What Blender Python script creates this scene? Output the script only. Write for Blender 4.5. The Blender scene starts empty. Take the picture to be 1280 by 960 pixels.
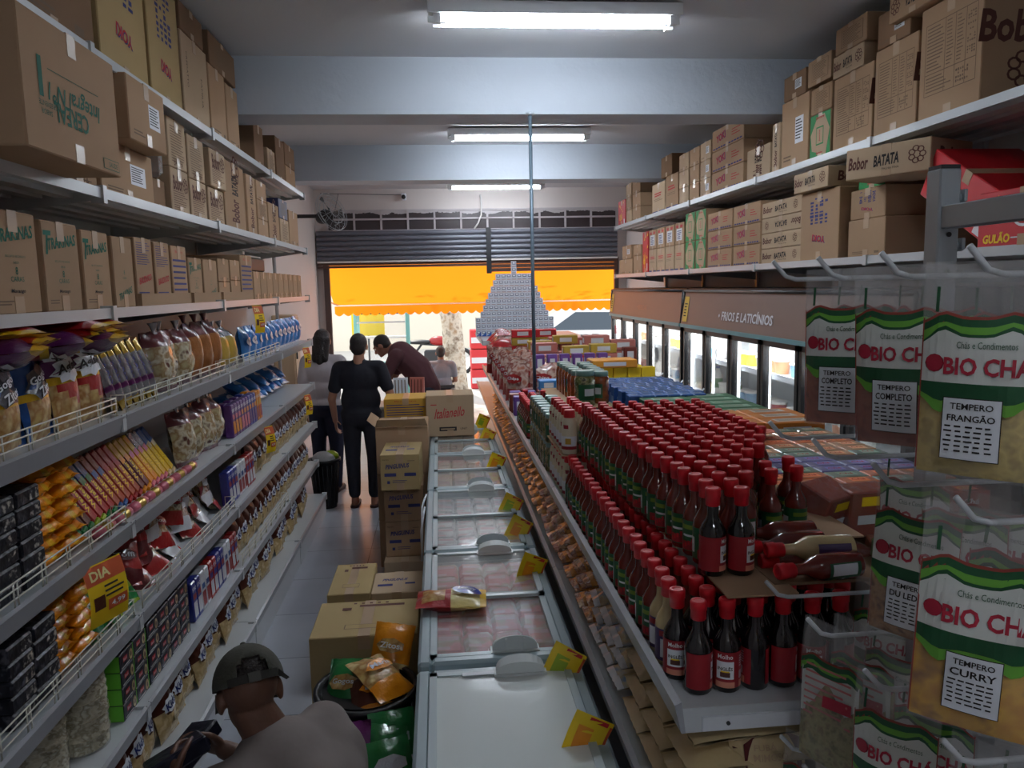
import bpy, bmesh, math, random
from mathutils import Matrix, Vector, noise as mnoise
random.seed(7)
SC = bpy.context.scene
COL = SC.collection
PI = math.pi

# ---------------------------------------------------------------- camera
def camera_basis(yaw, pitch, roll):
    f = Vector((math.sin(yaw)*math.cos(pitch), math.cos(yaw)*math.cos(pitch), -math.sin(pitch)))
    r = Vector((math.cos(yaw), -math.sin(yaw), 0)); u = r.cross(f)
    c, s = math.cos(roll), math.sin(roll)
    return r*c-u*s, r*s+u*c, f
CAM_POS = Vector((0, 0, 2.05))
R_, U_, F_ = camera_basis(math.radians(5.282), math.radians(7.237), math.radians(1.2))
cam_data = bpy.data.cameras.new('camera'); cam = bpy.data.objects.new('camera', cam_data); COL.objects.link(cam)
m = Matrix.Identity(4)
for i in range(3):
    m[i][0] = R_[i]; m[i][1] = U_[i]; m[i][2] = -F_[i]; m[i][3] = CAM_POS[i]
cam.matrix_world = m
cam_data.sensor_fit = 'HORIZONTAL'; cam_data.sensor_width = 36; cam_data.lens = 27.0
cam_data.clip_start = .02; cam_data.clip_end = 200
SC.camera = cam

# ---------------------------------------------------------------- light and exposure
SC.view_settings.view_transform = 'Standard'; SC.view_settings.look = 'None'
SC.view_settings.gamma = 1.0; SC.view_settings.use_curve_mapping = False
SC.view_settings.exposure = 0.15
LAMP_STRENGTH = 84.0
world = bpy.data.worlds.new('sky'); SC.world = world; world.use_nodes = True
bgn = world.node_tree.nodes['Background']; bgn.inputs[0].default_value = (.86, .93, 1, 1); bgn.inputs[1].default_value = 2.0
sd = bpy.data.lights.new('sun', 'SUN'); sun = bpy.data.objects.new('sun', sd); COL.objects.link(sun)
sd.energy = 3.6; sd.angle = .01; sd.color = (1, .94, .84)
sun.rotation_euler = Vector((.25, -.62, -1.0)).to_track_quat('-Z', 'Y').to_euler()

# ---------------------------------------------------------------- materials
def lin(c):
    c = c/255.0
    return c/12.92 if c <= .04045 else ((c+.055)/1.055)**2.4
def rgb(c): return (lin(c[0]), lin(c[1]), lin(c[2]), 1)
_MC = {}
def M(name, c=(200, 200, 200), rough=.6, metal=0.0, spec=.5, var=0.0, vscale=6.0, bump=0.0, bscale=60.0, coat=0.0, emit=0.0, rnd=0.0, sub=None):
    """A procedural Principled material: colour with noise variation, per-object variation and noise bump."""
    if name in _MC: return _MC[name]
    mt = bpy.data.materials.new(name); mt.use_nodes = True; nt = mt.node_tree; b = nt.nodes['Principled BSDF']
    b.inputs['Base Color'].default_value = rgb(c); b.inputs['Roughness'].default_value = rough
    b.inputs['Metallic'].default_value = metal; b.inputs['Specular IOR Level'].default_value = spec
    if coat: b.inputs['Coat Weight'].default_value = coat; b.inputs['Coat Roughness'].default_value = .08
    if emit:
        b.inputs['Emission Color'].default_value = rgb(c); b.inputs['Emission Strength'].default_value = emit
    L = nt.links.new
    tc = None
    if var or bump:
        tc = nt.nodes.new('ShaderNodeTexCoord')
    last = None
    if var:
        n = nt.nodes.new('ShaderNodeTexNoise'); n.inputs['Scale'].default_value = vscale; n.inputs['Detail'].default_value = 4
        L(tc.outputs['Object'], n.inputs['Vector'])
        mp = nt.nodes.new('ShaderNodeMapRange'); mp.inputs[3].default_value = 1-var; mp.inputs[4].default_value = 1+var
        L(n.outputs['Fac'], mp.inputs[0]); last = mp.outputs[0]
    if rnd:
        oi = nt.nodes.new('ShaderNodeObjectInfo')
        mp = nt.nodes.new('ShaderNodeMapRange'); mp.inputs[3].default_value = 1-rnd; mp.inputs[4].default_value = 1+rnd
        L(oi.outputs['Random'], mp.inputs[0])
        if last is None: last = mp.outputs[0]
        else:
            mu = nt.nodes.new('ShaderNodeMath'); mu.operation = 'MULTIPLY'; L(last, mu.inputs[0]); L(mp.outputs[0], mu.inputs[1]); last = mu.outputs[0]
    if last is not None:
        vm = nt.nodes.new('ShaderNodeVectorMath'); vm.operation = 'SCALE'; vm.inputs[0].default_value = rgb(c)[:3]
        L(last, vm.inputs['Scale']); L(vm.outputs[0], b.inputs['Base Color'])
    if bump:
        n = nt.nodes.new('ShaderNodeTexNoise'); n.inputs['Scale'].default_value = bscale; n.inputs['Detail'].default_value = 3
        L(tc.outputs['Object'], n.inputs['Vector'])
        bp = nt.nodes.new('ShaderNodeBump'); bp.inputs['Strength'].default_value = bump; bp.inputs['Distance'].default_value = .01
        L(n.outputs['Fac'], bp.inputs['Height']); L(bp.outputs[0], b.inputs['Normal'])
    _MC[name] = mt
    return mt
def film(name, c=(235, 235, 235), clear=.8, rough=.12, bump=.5, bscale=30, milk=.0):
    """Clear plastic film or thin glass: transparent, with a glossy coat and a little milky body."""
    if name in _MC: return _MC[name]
    mt = bpy.data.materials.new(name); mt.use_nodes = True; nt = mt.node_tree; L = nt.links.new
    nt.nodes.remove(nt.nodes['Principled BSDF']); out = nt.nodes['Material Output']
    tr = nt.nodes.new('ShaderNodeBsdfTransparent'); gl = nt.nodes.new('ShaderNodeBsdfGlossy'); df = nt.nodes.new('ShaderNodeBsdfDiffuse')
    gl.inputs['Roughness'].default_value = rough; df.inputs['Color'].default_value = rgb(c); tr.inputs['Color'].default_value = (1, 1, 1, 1)
    m1 = nt.nodes.new('ShaderNodeMixShader'); m1.inputs[0].default_value = 1-clear; L(tr.outputs[0], m1.inputs[1]); L(df.outputs[0], m1.inputs[2])
    lw = nt.nodes.new('ShaderNodeLayerWeight'); pw = nt.nodes.new('ShaderNodeMath'); pw.operation = 'POWER'; pw.inputs[1].default_value = 5; L(lw.outputs['Facing'], pw.inputs[0])
    ma = nt.nodes.new('ShaderNodeMath'); ma.operation = 'MULTIPLY_ADD'; ma.inputs[1].default_value = .9; ma.inputs[2].default_value = .04; L(pw.outputs[0], ma.inputs[0])
    m2 = nt.nodes.new('ShaderNodeMixShader'); L(ma.outputs[0], m2.inputs[0]); L(m1.outputs[0], m2.inputs[1]); L(gl.outputs[0], m2.inputs[2])
    if bump:
        tc = nt.nodes.new('ShaderNodeTexCoord'); n = nt.nodes.new('ShaderNodeTexNoise'); n.inputs['Scale'].default_value = bscale
        L(tc.outputs['Object'], n.inputs['Vector']); bp = nt.nodes.new('ShaderNodeBump'); bp.inputs['Strength'].default_value = bump; bp.inputs['Distance'].default_value = .01
        L(n.outputs['Fac'], bp.inputs['Height']); L(bp.outputs[0], gl.inputs['Normal']); L(bp.outputs[0], lw.inputs['Normal'])
    L(m2.outputs[0], out.inputs[0]); _MC[name] = mt
    return mt
def speckle(name, cols, scale=40, rough=.35, bump=.6, coat=.3, detail=2):
    """Printed or see-through packet of mixed food colours: noise through a stepped colour ramp."""
    if name in _MC: return _MC[name]
    mt = bpy.data.materials.new(name); mt.use_nodes = True; nt = mt.node_tree; L = nt.links.new; b = nt.nodes['Principled BSDF']
    tc = nt.nodes.new('ShaderNodeTexCoord'); n = nt.nodes.new('ShaderNodeTexNoise'); n.inputs['Scale'].default_value = scale; n.inputs['Detail'].default_value = detail
    oi = nt.nodes.new('ShaderNodeObjectInfo'); ad = nt.nodes.new('ShaderNodeVectorMath'); ad.operation = 'ADD'
    L(tc.outputs['Object'], ad.inputs[0]); L(oi.outputs['Random'], ad.inputs[1]); L(ad.outputs[0], n.inputs['Vector'])
    cr = nt.nodes.new('ShaderNodeValToRGB'); e = cr.color_ramp.elements
    k = len(cols); e[0].position = .32; e[0].color = rgb(cols[0]); e[1].position = .68; e[1].color = rgb(cols[-1])
    for i in range(1, k-1):
        el = e.new(.32+.36*i/(k-1)); el.color = rgb(cols[i])
    L(n.outputs['Fac'], cr.inputs[0]); L(cr.outputs[0], b.inputs['Base Color'])
    b.inputs['Roughness'].default_value = rough; b.inputs['Coat Weight'].default_value = coat; b.inputs['Coat Roughness'].default_value = .1
    if bump:
        bp = nt.nodes.new('ShaderNodeBump'); bp.inputs['Strength'].default_value = bump; bp.inputs['Distance'].default_value = .01
        n2 = nt.nodes.new('ShaderNodeTexNoise'); n2.inputs['Scale'].default_value = scale*.8; L(ad.outputs[0], n2.inputs['Vector'])
        L(n2.outputs['Fac'], bp.inputs['Height']); L(bp.outputs[0], b.inputs['Normal'])
    _MC[name] = mt
    return mt

# ---------------------------------------------------------------- mesh builder
_TX = {}
def text_mesh(s, bold=.0):
    """(vertices, faces) of a line of lettering, scaled to height 1, centred on its box, and its width."""
    k = (s, bold)
    if k in _TX: return _TX[k]
    cu = bpy.data.curves.new('lettering', 'FONT'); cu.body = s; cu.resolution_u = 2; cu.offset = bold; cu.fill_mode = 'FRONT'
    o = bpy.data.objects.new('lettering', cu); COL.objects.link(o)
    dg = bpy.context.evaluated_depsgraph_get(); me = bpy.data.meshes.new_from_object(o.evaluated_get(dg))
    v = [(p.co.x, p.co.y) for p in me.vertices]; f = [tuple(p.vertices) for p in me.polygons]
    bpy.data.objects.remove(o); bpy.data.curves.remove(cu); bpy.data.meshes.remove(me)
    x0 = min(p[0] for p in v); x1 = max(p[0] for p in v); y0 = min(p[1] for p in v); y1 = max(p[1] for p in v)
    h = max(y1-y0, 1e-6); cx, cy = (x0+x1)/2, (y0+y1)/2
    _TX[k] = ([((a-cx)/h, (b-cy)/h) for a, b in v], f, (x1-x0)/h)
    return _TX[k]
class MB:
    def __init__(s): s.v = []; s.f = []; s.mi = []; s.sm = []; s.mats = []
    def m(s, mat):
        if mat not in s.mats: s.mats.append(mat)
        return s.mats.index(mat)
    def add(s, vs, fs, mat, smooth=False, T=None):
        b = len(s.v)
        s.v += [tuple(T @ Vector(p)) for p in vs] if T is not None else [tuple(p) for p in vs]
        i = s.m(mat)
        for f in fs: s.f.append(tuple(b+k for k in f)); s.mi.append(i); s.sm.append(smooth)
    def box(s, x0, x1, y0, y1, z0, z1, mat, T=None, bev=0.0):
        if bev:
            b = bev
            vs = []; 
            for z, e in ((z0, b), (z0+b, 0), (z1-b, 0), (z1, b)):
                X0, X1, Y0, Y1 = x0+e, x1-e, y0+e, y1-e
                c = b
                if e: vs += [(X0, Y0, z)]*0
                vs += [(X0+(0 if e else c), Y0, z), (X1-(0 if e else c), Y0, z), (X1, Y0+(0 if e else c), z), (X1, Y1-(0 if e else c), z), (X1-(0 if e else c), Y1, z), (X0+(0 if e else c), Y1, z), (X0, Y1-(0 if e else c), z), (X0, Y0+(0 if e else c), z)]
            fs = []
            for k in range(3):
                for i in range(8): fs.append((k*8+i, k*8+(i+1) % 8, k*8+8+(i+1) % 8, k*8+8+i))
            fs.append(tuple(range(7, -1, -1))); fs.append(tuple(range(24, 32)))
            s.add(vs, fs, mat, False, T); return
        vs = [(x0, y0, z0), (x1, y0, z0), (x1, y1, z0), (x0, y1, z0), (x0, y0, z1), (x1, y0, z1), (x1, y1, z1), (x0, y1, z1)]
        s.add(vs, [(3, 2, 1, 0), (4, 5, 6, 7), (0, 1, 5, 4), (1, 2, 6, 5), (2, 3, 7, 6), (3, 0, 4, 7)], mat, False, T)
    def quad(s, a, b, c, d, mat): s.add([a, b, c, d], [(0, 1, 2, 3)], mat)
    def prism(s, pts, y0, y1, mat, T=None):
        """outline pts in (x, z), counter-clockwise seen from -Y, swept from y0 to y1"""
        n = len(pts)
        vs = [(p[0], y0, p[1]) for p in pts]+[(p[0], y1, p[1]) for p in pts]
        fs = [tuple(range(n)), tuple(range(2*n-1, n-1, -1))]+[(i, n+i, n+(i+1) % n, (i+1) % n) for i in range(n)]
        s.add(vs, fs, mat, False, T)
    def lathe(s, prof, mat, seg=16, T=None, smooth=True, cap=True, a0=0.0, a1=2*PI, matf=None):
        full = abs(a1-a0-2*PI) < 1e-6; n = seg if full else seg+1
        vs = []
        for r, z in prof:
            for i in range(n):
                a = a0+(a1-a0)*i/seg; vs.append((r*math.cos(a), r*math.sin(a), z))
        fs = []
        for k in range(len(prof)-1):
            for i in range(seg):
                j = (i+1) % n; fs.append((k*n+i, k*n+j, (k+1)*n+j, (k+1)*n+i))
        if matf is None: s.add(vs, fs, mat, smooth, T)
        else:
            b = len(s.v); s.v += [tuple(T @ Vector(p)) for p in vs] if T is not None else vs
            for q, f in enumerate(fs):
                s.f.append(tuple(b+k for k in f)); s.mi.append(s.m(matf(q//seg, q % seg))); s.sm.append(smooth)
        if cap and full:
            t = (len(prof)-1)*n
            ex = []
            if prof[0][0] > 1e-5: ex.append(tuple(range(n-1, -1, -1)))
            if prof[-1][0] > 1e-5: ex.append(tuple(range(t, t+n)))
            if ex: s.add(vs, ex, mat, False, T)
    def tube(s, pts, r, mat, seg=8, cap=True, smooth=True):
        pts = [Vector(p) for p in pts]; vs = []; n = len(pts); up = None
        for i, p in enumerate(pts):
            d = (pts[min(i+1, n-1)]-pts[max(i-1, 0)]).normalized()
            if up is None:
                up = d.orthogonal().normalized()
            up = (up-d*up.dot(d)).normalized(); sd_ = d.cross(up)
            rr = r[i] if isinstance(r, (list, tuple)) else r
            for k in range(seg):
                a = 2*PI*k/seg; vs.append(p+up*(rr*math.cos(a))+sd_*(rr*math.sin(a)))
        fs = [(i*seg+k, i*seg+(k+1) % seg, (i+1)*seg+(k+1) % seg, (i+1)*seg+k) for i in range(n-1) for k in range(seg)]
        if cap: fs += [tuple(range(seg-1, -1, -1)), tuple(range((n-1)*seg, n*seg))]
        s.add(vs, fs, mat, smooth)
    def ball(s, c, r, mat, seg=14, rings=9, T=None):
        rx, ry, rz = r if isinstance(r, (list, tuple)) else (r, r, r)
        prof = [(math.sin(PI*k/rings), -math.cos(PI*k/rings)) for k in range(rings+1)]
        vs = []
        for a, z in prof:
            for i in range(seg):
                t = 2*PI*i/seg; vs.append((c[0]+rx*a*math.cos(t), c[1]+ry*a*math.sin(t), c[2]+rz*z))
        fs = [(k*seg+i, k*seg+(i+1) % seg, (k+1)*seg+(i+1) % seg, (k+1)*seg+i) for k in range(rings) for i in range(seg)]
        s.add(vs, fs, mat, True, T)
    def text(s, t, mat, h, T, w=None, bold=.0, shear=0.0, wrap=None):
        """lettering of height h in the local XY plane of T (or wrapped round a cylinder of radius wrap)"""
        v, f, wd = text_mesh(t, bold)
        sx = h if w is None else w/wd
        if wrap is None: vs = [(a*sx+b*h*shear, b*h, 0) for a, b in v]
        else: vs = [(wrap*math.sin(a*sx/wrap), b*h, wrap*math.cos(a*sx/wrap)-wrap) for a, b in v]
        s.add(vs, f, mat, False, T)
    def rect(s, cx, cy, w, h, mat, T):
        s.add([(cx-w/2, cy-h/2, 0), (cx+w/2, cy-h/2, 0), (cx+w/2, cy+h/2, 0), (cx-w/2, cy+h/2, 0)], [(0, 1, 2, 3)], mat, False, T)
    def lines(s, x0, x1, y0, y1, n, mat, T, fill=.45, rag=.3):
        """n lines of small print"""
        for i in range(n):
            y = y1-(y1-y0)*(i+.5)/n; w = (x1-x0)*(1-random.random()*rag)
            s.rect(x0+w/2, y, w, (y1-y0)/n*fill, mat, T)
    def build(s, name, parent=None, loc=None, rot=None):
        me = bpy.data.meshes.new(name); me.from_pydata(s.v, [], s.f)
        for mt in s.mats: me.materials.append(mt)
        me.polygons.foreach_set('material_index', s.mi); me.polygons.foreach_set('use_smooth', s.sm)
        me.update()
        o = bpy.data.objects.new(name, me); COL.objects.link(o)
        if parent is not None: o.parent = parent
        if loc is not None: o.location = loc
        if rot is not None: o.rotation_euler = rot
        return o
# print planes on a thing whose front looks to local -Y: T maps text XY to that face
def front(y=0.0, x=0.0, z=0.0, rot=0.0): return Matrix.Translation((x, y, z)) @ Matrix.Rotation(PI/2, 4, 'X') @ Matrix.Rotation(rot, 4, 'Z')
def side_pos(xx, y=0.0, z=0.0, rot=0.0): return Matrix.Translation((xx, y, z)) @ Matrix.Rotation(PI/2, 4, 'Z') @ Matrix.Rotation(PI/2, 4, 'X') @ Matrix.Rotation(rot, 4, 'Z')
def side_neg(xx, y=0.0, z=0.0, rot=0.0): return Matrix.Translation((xx, y, z)) @ Matrix.Rotation(-PI/2, 4, 'Z') @ Matrix.Rotation(PI/2, 4, 'X') @ Matrix.Rotation(rot, 4, 'Z')
def top_pl(zz, x=0.0, y=0.0, rot=0.0): return Matrix.Translation((x, y, zz)) @ Matrix.Rotation(rot, 4, 'Z')

def tag(o, label=None, cat=None, group=None, kind=None):
    if label: o['label'] = label
    if cat: o['category'] = cat
    if group: o['group'] = group
    if kind: o['kind'] = kind
    return o
def empty(name, loc=(0, 0, 0), rz=0.0):
    o = bpy.data.objects.new(name, None); COL.objects.link(o); o.location = loc; o.rotation_euler = (0, 0, rz); o.empty_display_size = .05
    return o
def dup(root):
    r = root.copy(); COL.objects.link(r)
    for ch in root.children:
        c = ch.copy(); COL.objects.link(c); c.parent = r
        for g in ch.children:
            d = g.copy(); COL.objects.link(d); d.parent = c
    return r
_PROTO = {}
def put(key, builder, loc, rot=(0, 0, 0), label=None, cat=None, group=None):
    """the first thing of a kind is built, every later one is a copy with copies of its parts"""
    if key not in _PROTO: _PROTO[key] = o = builder()
    else: o = dup(_PROTO[key])
    o.location = loc; o.rotation_euler = rot
    o['label'] = label; o['category'] = cat
    if group: o['group'] = group
    elif 'group' in o: del o['group']
    return o
def struct(mb, name, loc=None, rot=None):
    o = mb.build(name, None, loc, rot); o['kind'] = 'structure'; return o
ORD = 'first second third fourth fifth sixth seventh eighth ninth tenth eleventh twelfth thirteenth fourteenth fifteenth sixteenth seventeenth eighteenth nineteenth twentieth'.split()
def nth(i):
    if i < 20: return ORD[i]
    t = ['twenty', 'thirty', 'forty', 'fifty', 'sixty'][(i+1)//10-2]; u = (i+1) % 10
    if u == 0: return {'twenty': 'twentieth', 'thirty': 'thirtieth', 'forty': 'fortieth', 'fifty': 'fiftieth', 'sixty': 'sixtieth'}[t]
    return t+'-'+ORD[u-1]
def U(a, b): return random.uniform(a, b)

# shared materials
CARD = M('cardboard', (172, 142, 113), .85, spec=.2, var=.06, vscale=5, rnd=.08)
CARD2 = M('yellow_cardboard', (177, 154, 110), .8, spec=.2, var=.06, vscale=5, rnd=.06)
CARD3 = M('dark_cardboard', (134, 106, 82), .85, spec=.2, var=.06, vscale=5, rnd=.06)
CARDP = M('pale_cardboard', (188, 164, 136), .85, spec=.2, var=.05, vscale=5, rnd=.06)
TAPE = M('packing_tape', (178, 150, 120), .32, spec=.5)
INKB = M('brown_ink', (92, 52, 44), .8); INKG = M('green_ink', (22, 104, 84), .8); INKR = M('red_ink', (186, 44, 52), .8)
INKK = M('black_ink', (40, 36, 36), .8); INKV = M('blue_ink', (58, 62, 120), .8); INKW = M('white_ink', (232, 232, 232), .6)
INKGREY = M('grey_ink', (120, 98, 78), .8); GREENP = M('green_print', (46, 140, 78), .7); REDP = M('red_print', (196, 30, 40), .45)
YEL = M('yellow_print', (244, 206, 30), .5); LABELW = M('white_label', (226, 230, 236), .5)
WHITE = M('white_paint', (206, 206, 202), .5, var=.03); SHELFM = M('shelf_metal', (198, 203, 206), .32, metal=.0, spec=.6, var=.03)
RAILM = M('grey_price_rail', (158, 160, 166), .28, spec=.6); STEEL = M('galvanized_steel', (176, 184, 190), .38, metal=.55)
WIRE = M('white_wire', (222, 220, 208), .35); BLACK = M('black_plastic', (24, 24, 27), .4); DARK = M('dark_metal', (40, 42, 46), .45)
FILM = film('clear_film', clear=.88, rough=.1, bump=.7, bscale=24); GLASS = film('door_glass', clear=.96, rough=.02, bump=0)
# ================================================================ the room
def tile_mat():
    mt = bpy.data.materials.new('floor_tiles'); mt.use_nodes = True; nt = mt.node_tree; L = nt.links.new; b = nt.nodes['Principled BSDF']
    tc = nt.nodes.new('ShaderNodeTexCoord'); br = nt.nodes.new('ShaderNodeTexBrick'); br.offset = 0
    br.inputs['Scale'].default_value = 1; br.inputs['Brick Width'].default_value = .6; br.inputs['Row Height'].default_value = .6
    br.inputs['Mortar Size'].default_value = .003; br.inputs['Color1'].default_value = rgb((176, 180, 188)); br.inputs['Color2'].default_value = rgb((168, 172, 182)); br.inputs['Mortar'].default_value = rgb((90, 92, 98))
    L(tc.outputs['Object'], br.inputs['Vector'])
    n = nt.nodes.new('ShaderNodeTexNoise'); n.inputs['Scale'].default_value = 3; n.inputs['Detail'].default_value = 6; L(tc.outputs['Object'], n.inputs['Vector'])
    mp = nt.nodes.new('ShaderNodeMapRange'); mp.inputs[3].default_value = .82; mp.inputs[4].default_value = 1.1; L(n.outputs['Fac'], mp.inputs[0])
    vm = nt.nodes.new('ShaderNodeVectorMath'); vm.operation = 'SCALE'; L(br.outputs['Color'], vm.inputs[0]); L(mp.outputs[0], vm.inputs['Scale']); L(vm.outputs[0], b.inputs['Base Color'])
    b.inputs['Roughness'].default_value = .28
    return mt
PLASTER = M('plaster_ceiling', (206, 208, 212), .8, var=.05, vscale=1.2, bump=.12, bscale=60)
WALLM = M('wall_paint', (214, 206, 202), .75, var=.06, vscale=1.0)
BEAMM = M('beam_paint', (176, 184, 194), .7, var=.05, vscale=2, bump=.3, bscale=25)
STREETM = M('street_concrete', (186, 182, 176), .9, var=.1, vscale=.7)
XL, XR, Y0, Y1, ZC = -1.76, 2.86, -1.7, 11.6, 3.5
b = MB(); b.box(XL, XR, Y0, Y1+.3, -.08, 0, tile_mat()); struct(b, 'floor')
b = MB(); b.box(XL-.15, XR+.15, Y0, Y1+.15, ZC, ZC+.15, PLASTER); struct(b, 'ceiling')
b = MB(); b.box(XL-.15, XL, Y0, Y1+.15, -.08, ZC, WALLM); struct(b, 'wall_left')
b = MB(); b.box(XR, XR+.15, Y0, Y1+.15, -.08, ZC, WALLM); struct(b, 'wall_right')
b = MB(); b.box(XL-.15, XR+.15, Y0-.15, Y0, -.08, ZC, WALLM); struct(b, 'wall_back')
b = MB(); b.box(XL, XR, Y1, Y1+.15, 2.46, ZC, WALLM); b.box(XL, -1.6, Y1, Y1+.15, 0, 2.46, WALLM); b.box(2.7, XR, Y1, Y1+.15, 0, 2.46, WALLM); struct(b, 'wall_street')
for k, y in enumerate((5.1, 8.12)):
    b = MB(); b.box(XL, XR, y, y+.32, 3.15, ZC, BEAMM); struct(b, 'ceiling_beam')
# band of small painted-over panes above the shutters
PANE = M('dirty_pane', (62, 54, 56), .35, var=.25, vscale=4); PAINTD = M('smeared_paint', (188, 182, 184), .7, var=.1)
w = MB(); n = 11; x0, x1, z0, z1 = -1.58, 2.7, 2.9, 3.19
for i in range(n+1):
    x = x0+(x1-x0)*i/n; w.box(x-.014, x+.014, Y1-.045, Y1, z0, z1, PAINTD)
for z in (z0, (z0+z1)/2+.02, z1): w.box(x0, x1, Y1-.045, Y1, z-.012, z+.012, PAINTD)
win = struct(w, 'window_1')
p = MB(); p.box(x0, x1, Y1-.02, Y1, z0, z1, PANE)
random.seed(3)
for i in range(n):                                     # paint runs along the top of the panes
    xa = x0+(x1-x0)*i/n+.014; xb = x0+(x1-x0)*(i+1)/n-.014; k = 16
    for j in range(k):
        xx = xa+(xb-xa)*j/k; h = .012+.045*abs(mnoise.noise(Vector((xx*3.1, 2, 0))))*2+U(0, .012)
        p.box(xx, xx+(xb-xa)/k, Y1-.024, Y1-.018, z1-.012-h, z1-.012, PAINTD)
p.build('pane', win)
# roller shutters, partly lowered
SLAT = M('shutter_slat', (104, 106, 116), .42, metal=.2, var=.1, vscale=2); SLATB = M('shutter_bottom_bar', (92, 66, 58), .5, metal=.2); LITBAR = M('pale_bar', (222, 220, 214), .5)
def shutter(xa, xb, zb, lab):
    m = MB(); zt = 2.9; ns = 6; h = (zt-2.46)/ns
    for i in range(ns):
        z = zt-h*i
        pts = [(0, z), (-.022, z-h*.2), (-.03, z-h*.5), (-.022, z-h*.8), (0, z-h)]
        for (ya, za), (yb, zb2) in zip(pts, pts[1:]): m.quad((xa, Y1-.07+ya, za), (xa, Y1-.07+yb, zb2), (xb, Y1-.07+yb, zb2), (xb, Y1-.07+ya, za), SLAT)
    m.box(xa, xb, Y1-.07, Y1-.012, 2.47, 2.9, SLAT)
    o = m.build('roller_shutter'); tag(o, lab, 'shutter', 'roller shutters')
    q = MB(); q.box(xa, xb, Y1-.11, Y1-.05, 2.44, 2.465, LITBAR); q.build('guide_strip', o)
    q = MB(); k = max(1, round((2.44-zb)/.05))
    for i in range(k): q.box(xa, xb, Y1-.085, Y1-.05, zb+(2.44-zb)*i/k+.004, zb+(2.44-zb)*(i+1)/k, SLATB)
    q.build('bottom_bar', o)
shutter(-1.74, .73, 2.36, 'grey roller shutter rolled up higher, on the cabinet side of the shop front')
shutter(.79, 2.7, 2.27, 'grey roller shutter hanging a little lower, behind the pyramid of packs')
b = MB(); b.box(.725, .795, Y1-.12, Y1, 2.25, 2.92, DARK); struct(b, 'trim_1')
b = MB(); b.box(-1.66, -1.58, Y1-.08, Y1, 0, 2.46, M('door_jamb', (74, 58, 54), .6)); struct(b, 'trim_2')
b = MB(); b.box(2.66, 2.72, Y1-.08, Y1, 0, 2.46, M('door_jamb')); struct(b, 'trim_3')

# ---------------------------------------------------------------- ceiling lamps
TUBE = M('lamp_tube', (238, 246, 255), .5, emit=LAMP_STRENGTH); HOUS = M('lamp_housing', (222, 226, 228), .4)
TUBE_FILL = M('fill_lamp_tube', (238, 246, 255), .5, emit=LAMP_STRENGTH*.45)  # dimmer glow for the added fill lamp behind the camera
def lamp(x, y, z, lab, tube=None):
    e = empty('fluorescent_lamp', (x, y, z)); tag(e, lab, 'ceiling lamp', 'fluorescent lamps')
    m = MB(); m.prism([(-.66, 0), (.66, 0), (.66, .06), (-.66, .06)], -.07, .07, HOUS)
    m.prism([(-.66, -.03), (.66, -.03), (.66, 0), (-.66, 0)], -.012, .012, HOUS); m.build('housing', e)
    for s in (-1, 1):
        t = MB(); t.tube([(-.59, s*.042, -.022), (.59, s*.042, -.022)], .013, tube or TUBE, 10); t.build('tube', e)
        c = MB()
        for q in (-1, 1): c.box(q*.615-.02, q*.615+.02, s*.042-.018, s*.042+.018, -.045, .003, HOUS)
        c.build('tube_holder', e)
lamp(.6, -1.0, 3.43, 'added twin tube fill lamp above and behind the camera position', TUBE_FILL)  # lamp added out of view to keep the near shelves lit
lamp(.65, 4.16, 3.43, 'twin tube fluorescent lamp before the first ceiling beam, largest of the three')
lamp(.79, 7.3, 3.43, 'twin tube fluorescent lamp on the ceiling between the two beams')
lamp(.82, 10.6, 3.40, 'twin tube fluorescent lamp behind the second beam, by the shutters')
# ---------------------------------------------------------------- conduit, cable, camera, fan
b = MB(); b.tube([(.62, 5.06, 3.15), (.62, 5.06, 1.25)], .0125, M('conduit', (96, 112, 124), .4, metal=.2), 10); o = b.build('conduit_pole'); tag(o, 'thin grey conduit pole from the ceiling beam down to the gondola', 'pole')
c = MB(); c.tube([(.62, 5.06, 3.15), (.62, 5.06, 3.135)], .03, STEEL, 10); c.build('flange', o)
b = MB(); pts = [(.66, Y1-.03, 3.4), (.67, Y1-.06, 3.25), (.66, Y1-.11, 3.1), (.61, Y1-.14, 2.98), (.55, Y1-.13, 2.9)]
b.tube(pts, .012, M('white_cable', (216, 214, 212), .5), 8); tag(b.build('hanging_cable'), 'white flexible cable hanging from the wall over the shutters', 'cable')
b = MB(); b.tube([(-1.66, Y1-.02, 3.44), (-1.2, Y1-.02, 3.43), (-.5, Y1-.02, 3.41)], .004, DARK, 6); b.tube([(-1.4, Y1-.02, 3.44), (-1.46, Y1-.02, 3.2), (-1.52, Y1-.02, 3.0)], .004, DARK, 6)
tag(b.build('thin_wire'), 'thin dark wire running along the wall to the security camera', 'wire')
e = empty('security_camera', (-.46, Y1, 3.36)); tag(e, 'small white security camera on the wall above the shutters', 'camera')
b = MB(); b.box(-.035, .035, -.1, 0, -.03, .07, LABELW, bev=.012); b.build('body', e)
b = MB(); b.lathe([(.03, 0), (.03, .03), (.0, .034)], BLACK, 14, Matrix.Translation((0, -.1, .01)) @ Matrix.Rotation(PI/2, 4, 'X')); b.build('lens', e)
e = empty('wall_fan', (-1.28, 9.2, 2.9)); tag(e, 'black wall fan with a round wire cage, by the shop front corner', 'fan')
T = Matrix.Rotation(math.radians(55), 4, 'Z') @ Matrix.Rotation(math.radians(70), 4, 'X')
FANM = M('fan_plastic', (40, 36, 38), .5)
b = MB(); b.box(-.48, 0, -.02, .02, -.02, .02, FANM); b.lathe([(.05, -.1), (.075, -.06), (.075, .04), (.04, .08)], FANM, 14, T); b.build('motor', e)
b = MB()
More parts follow.
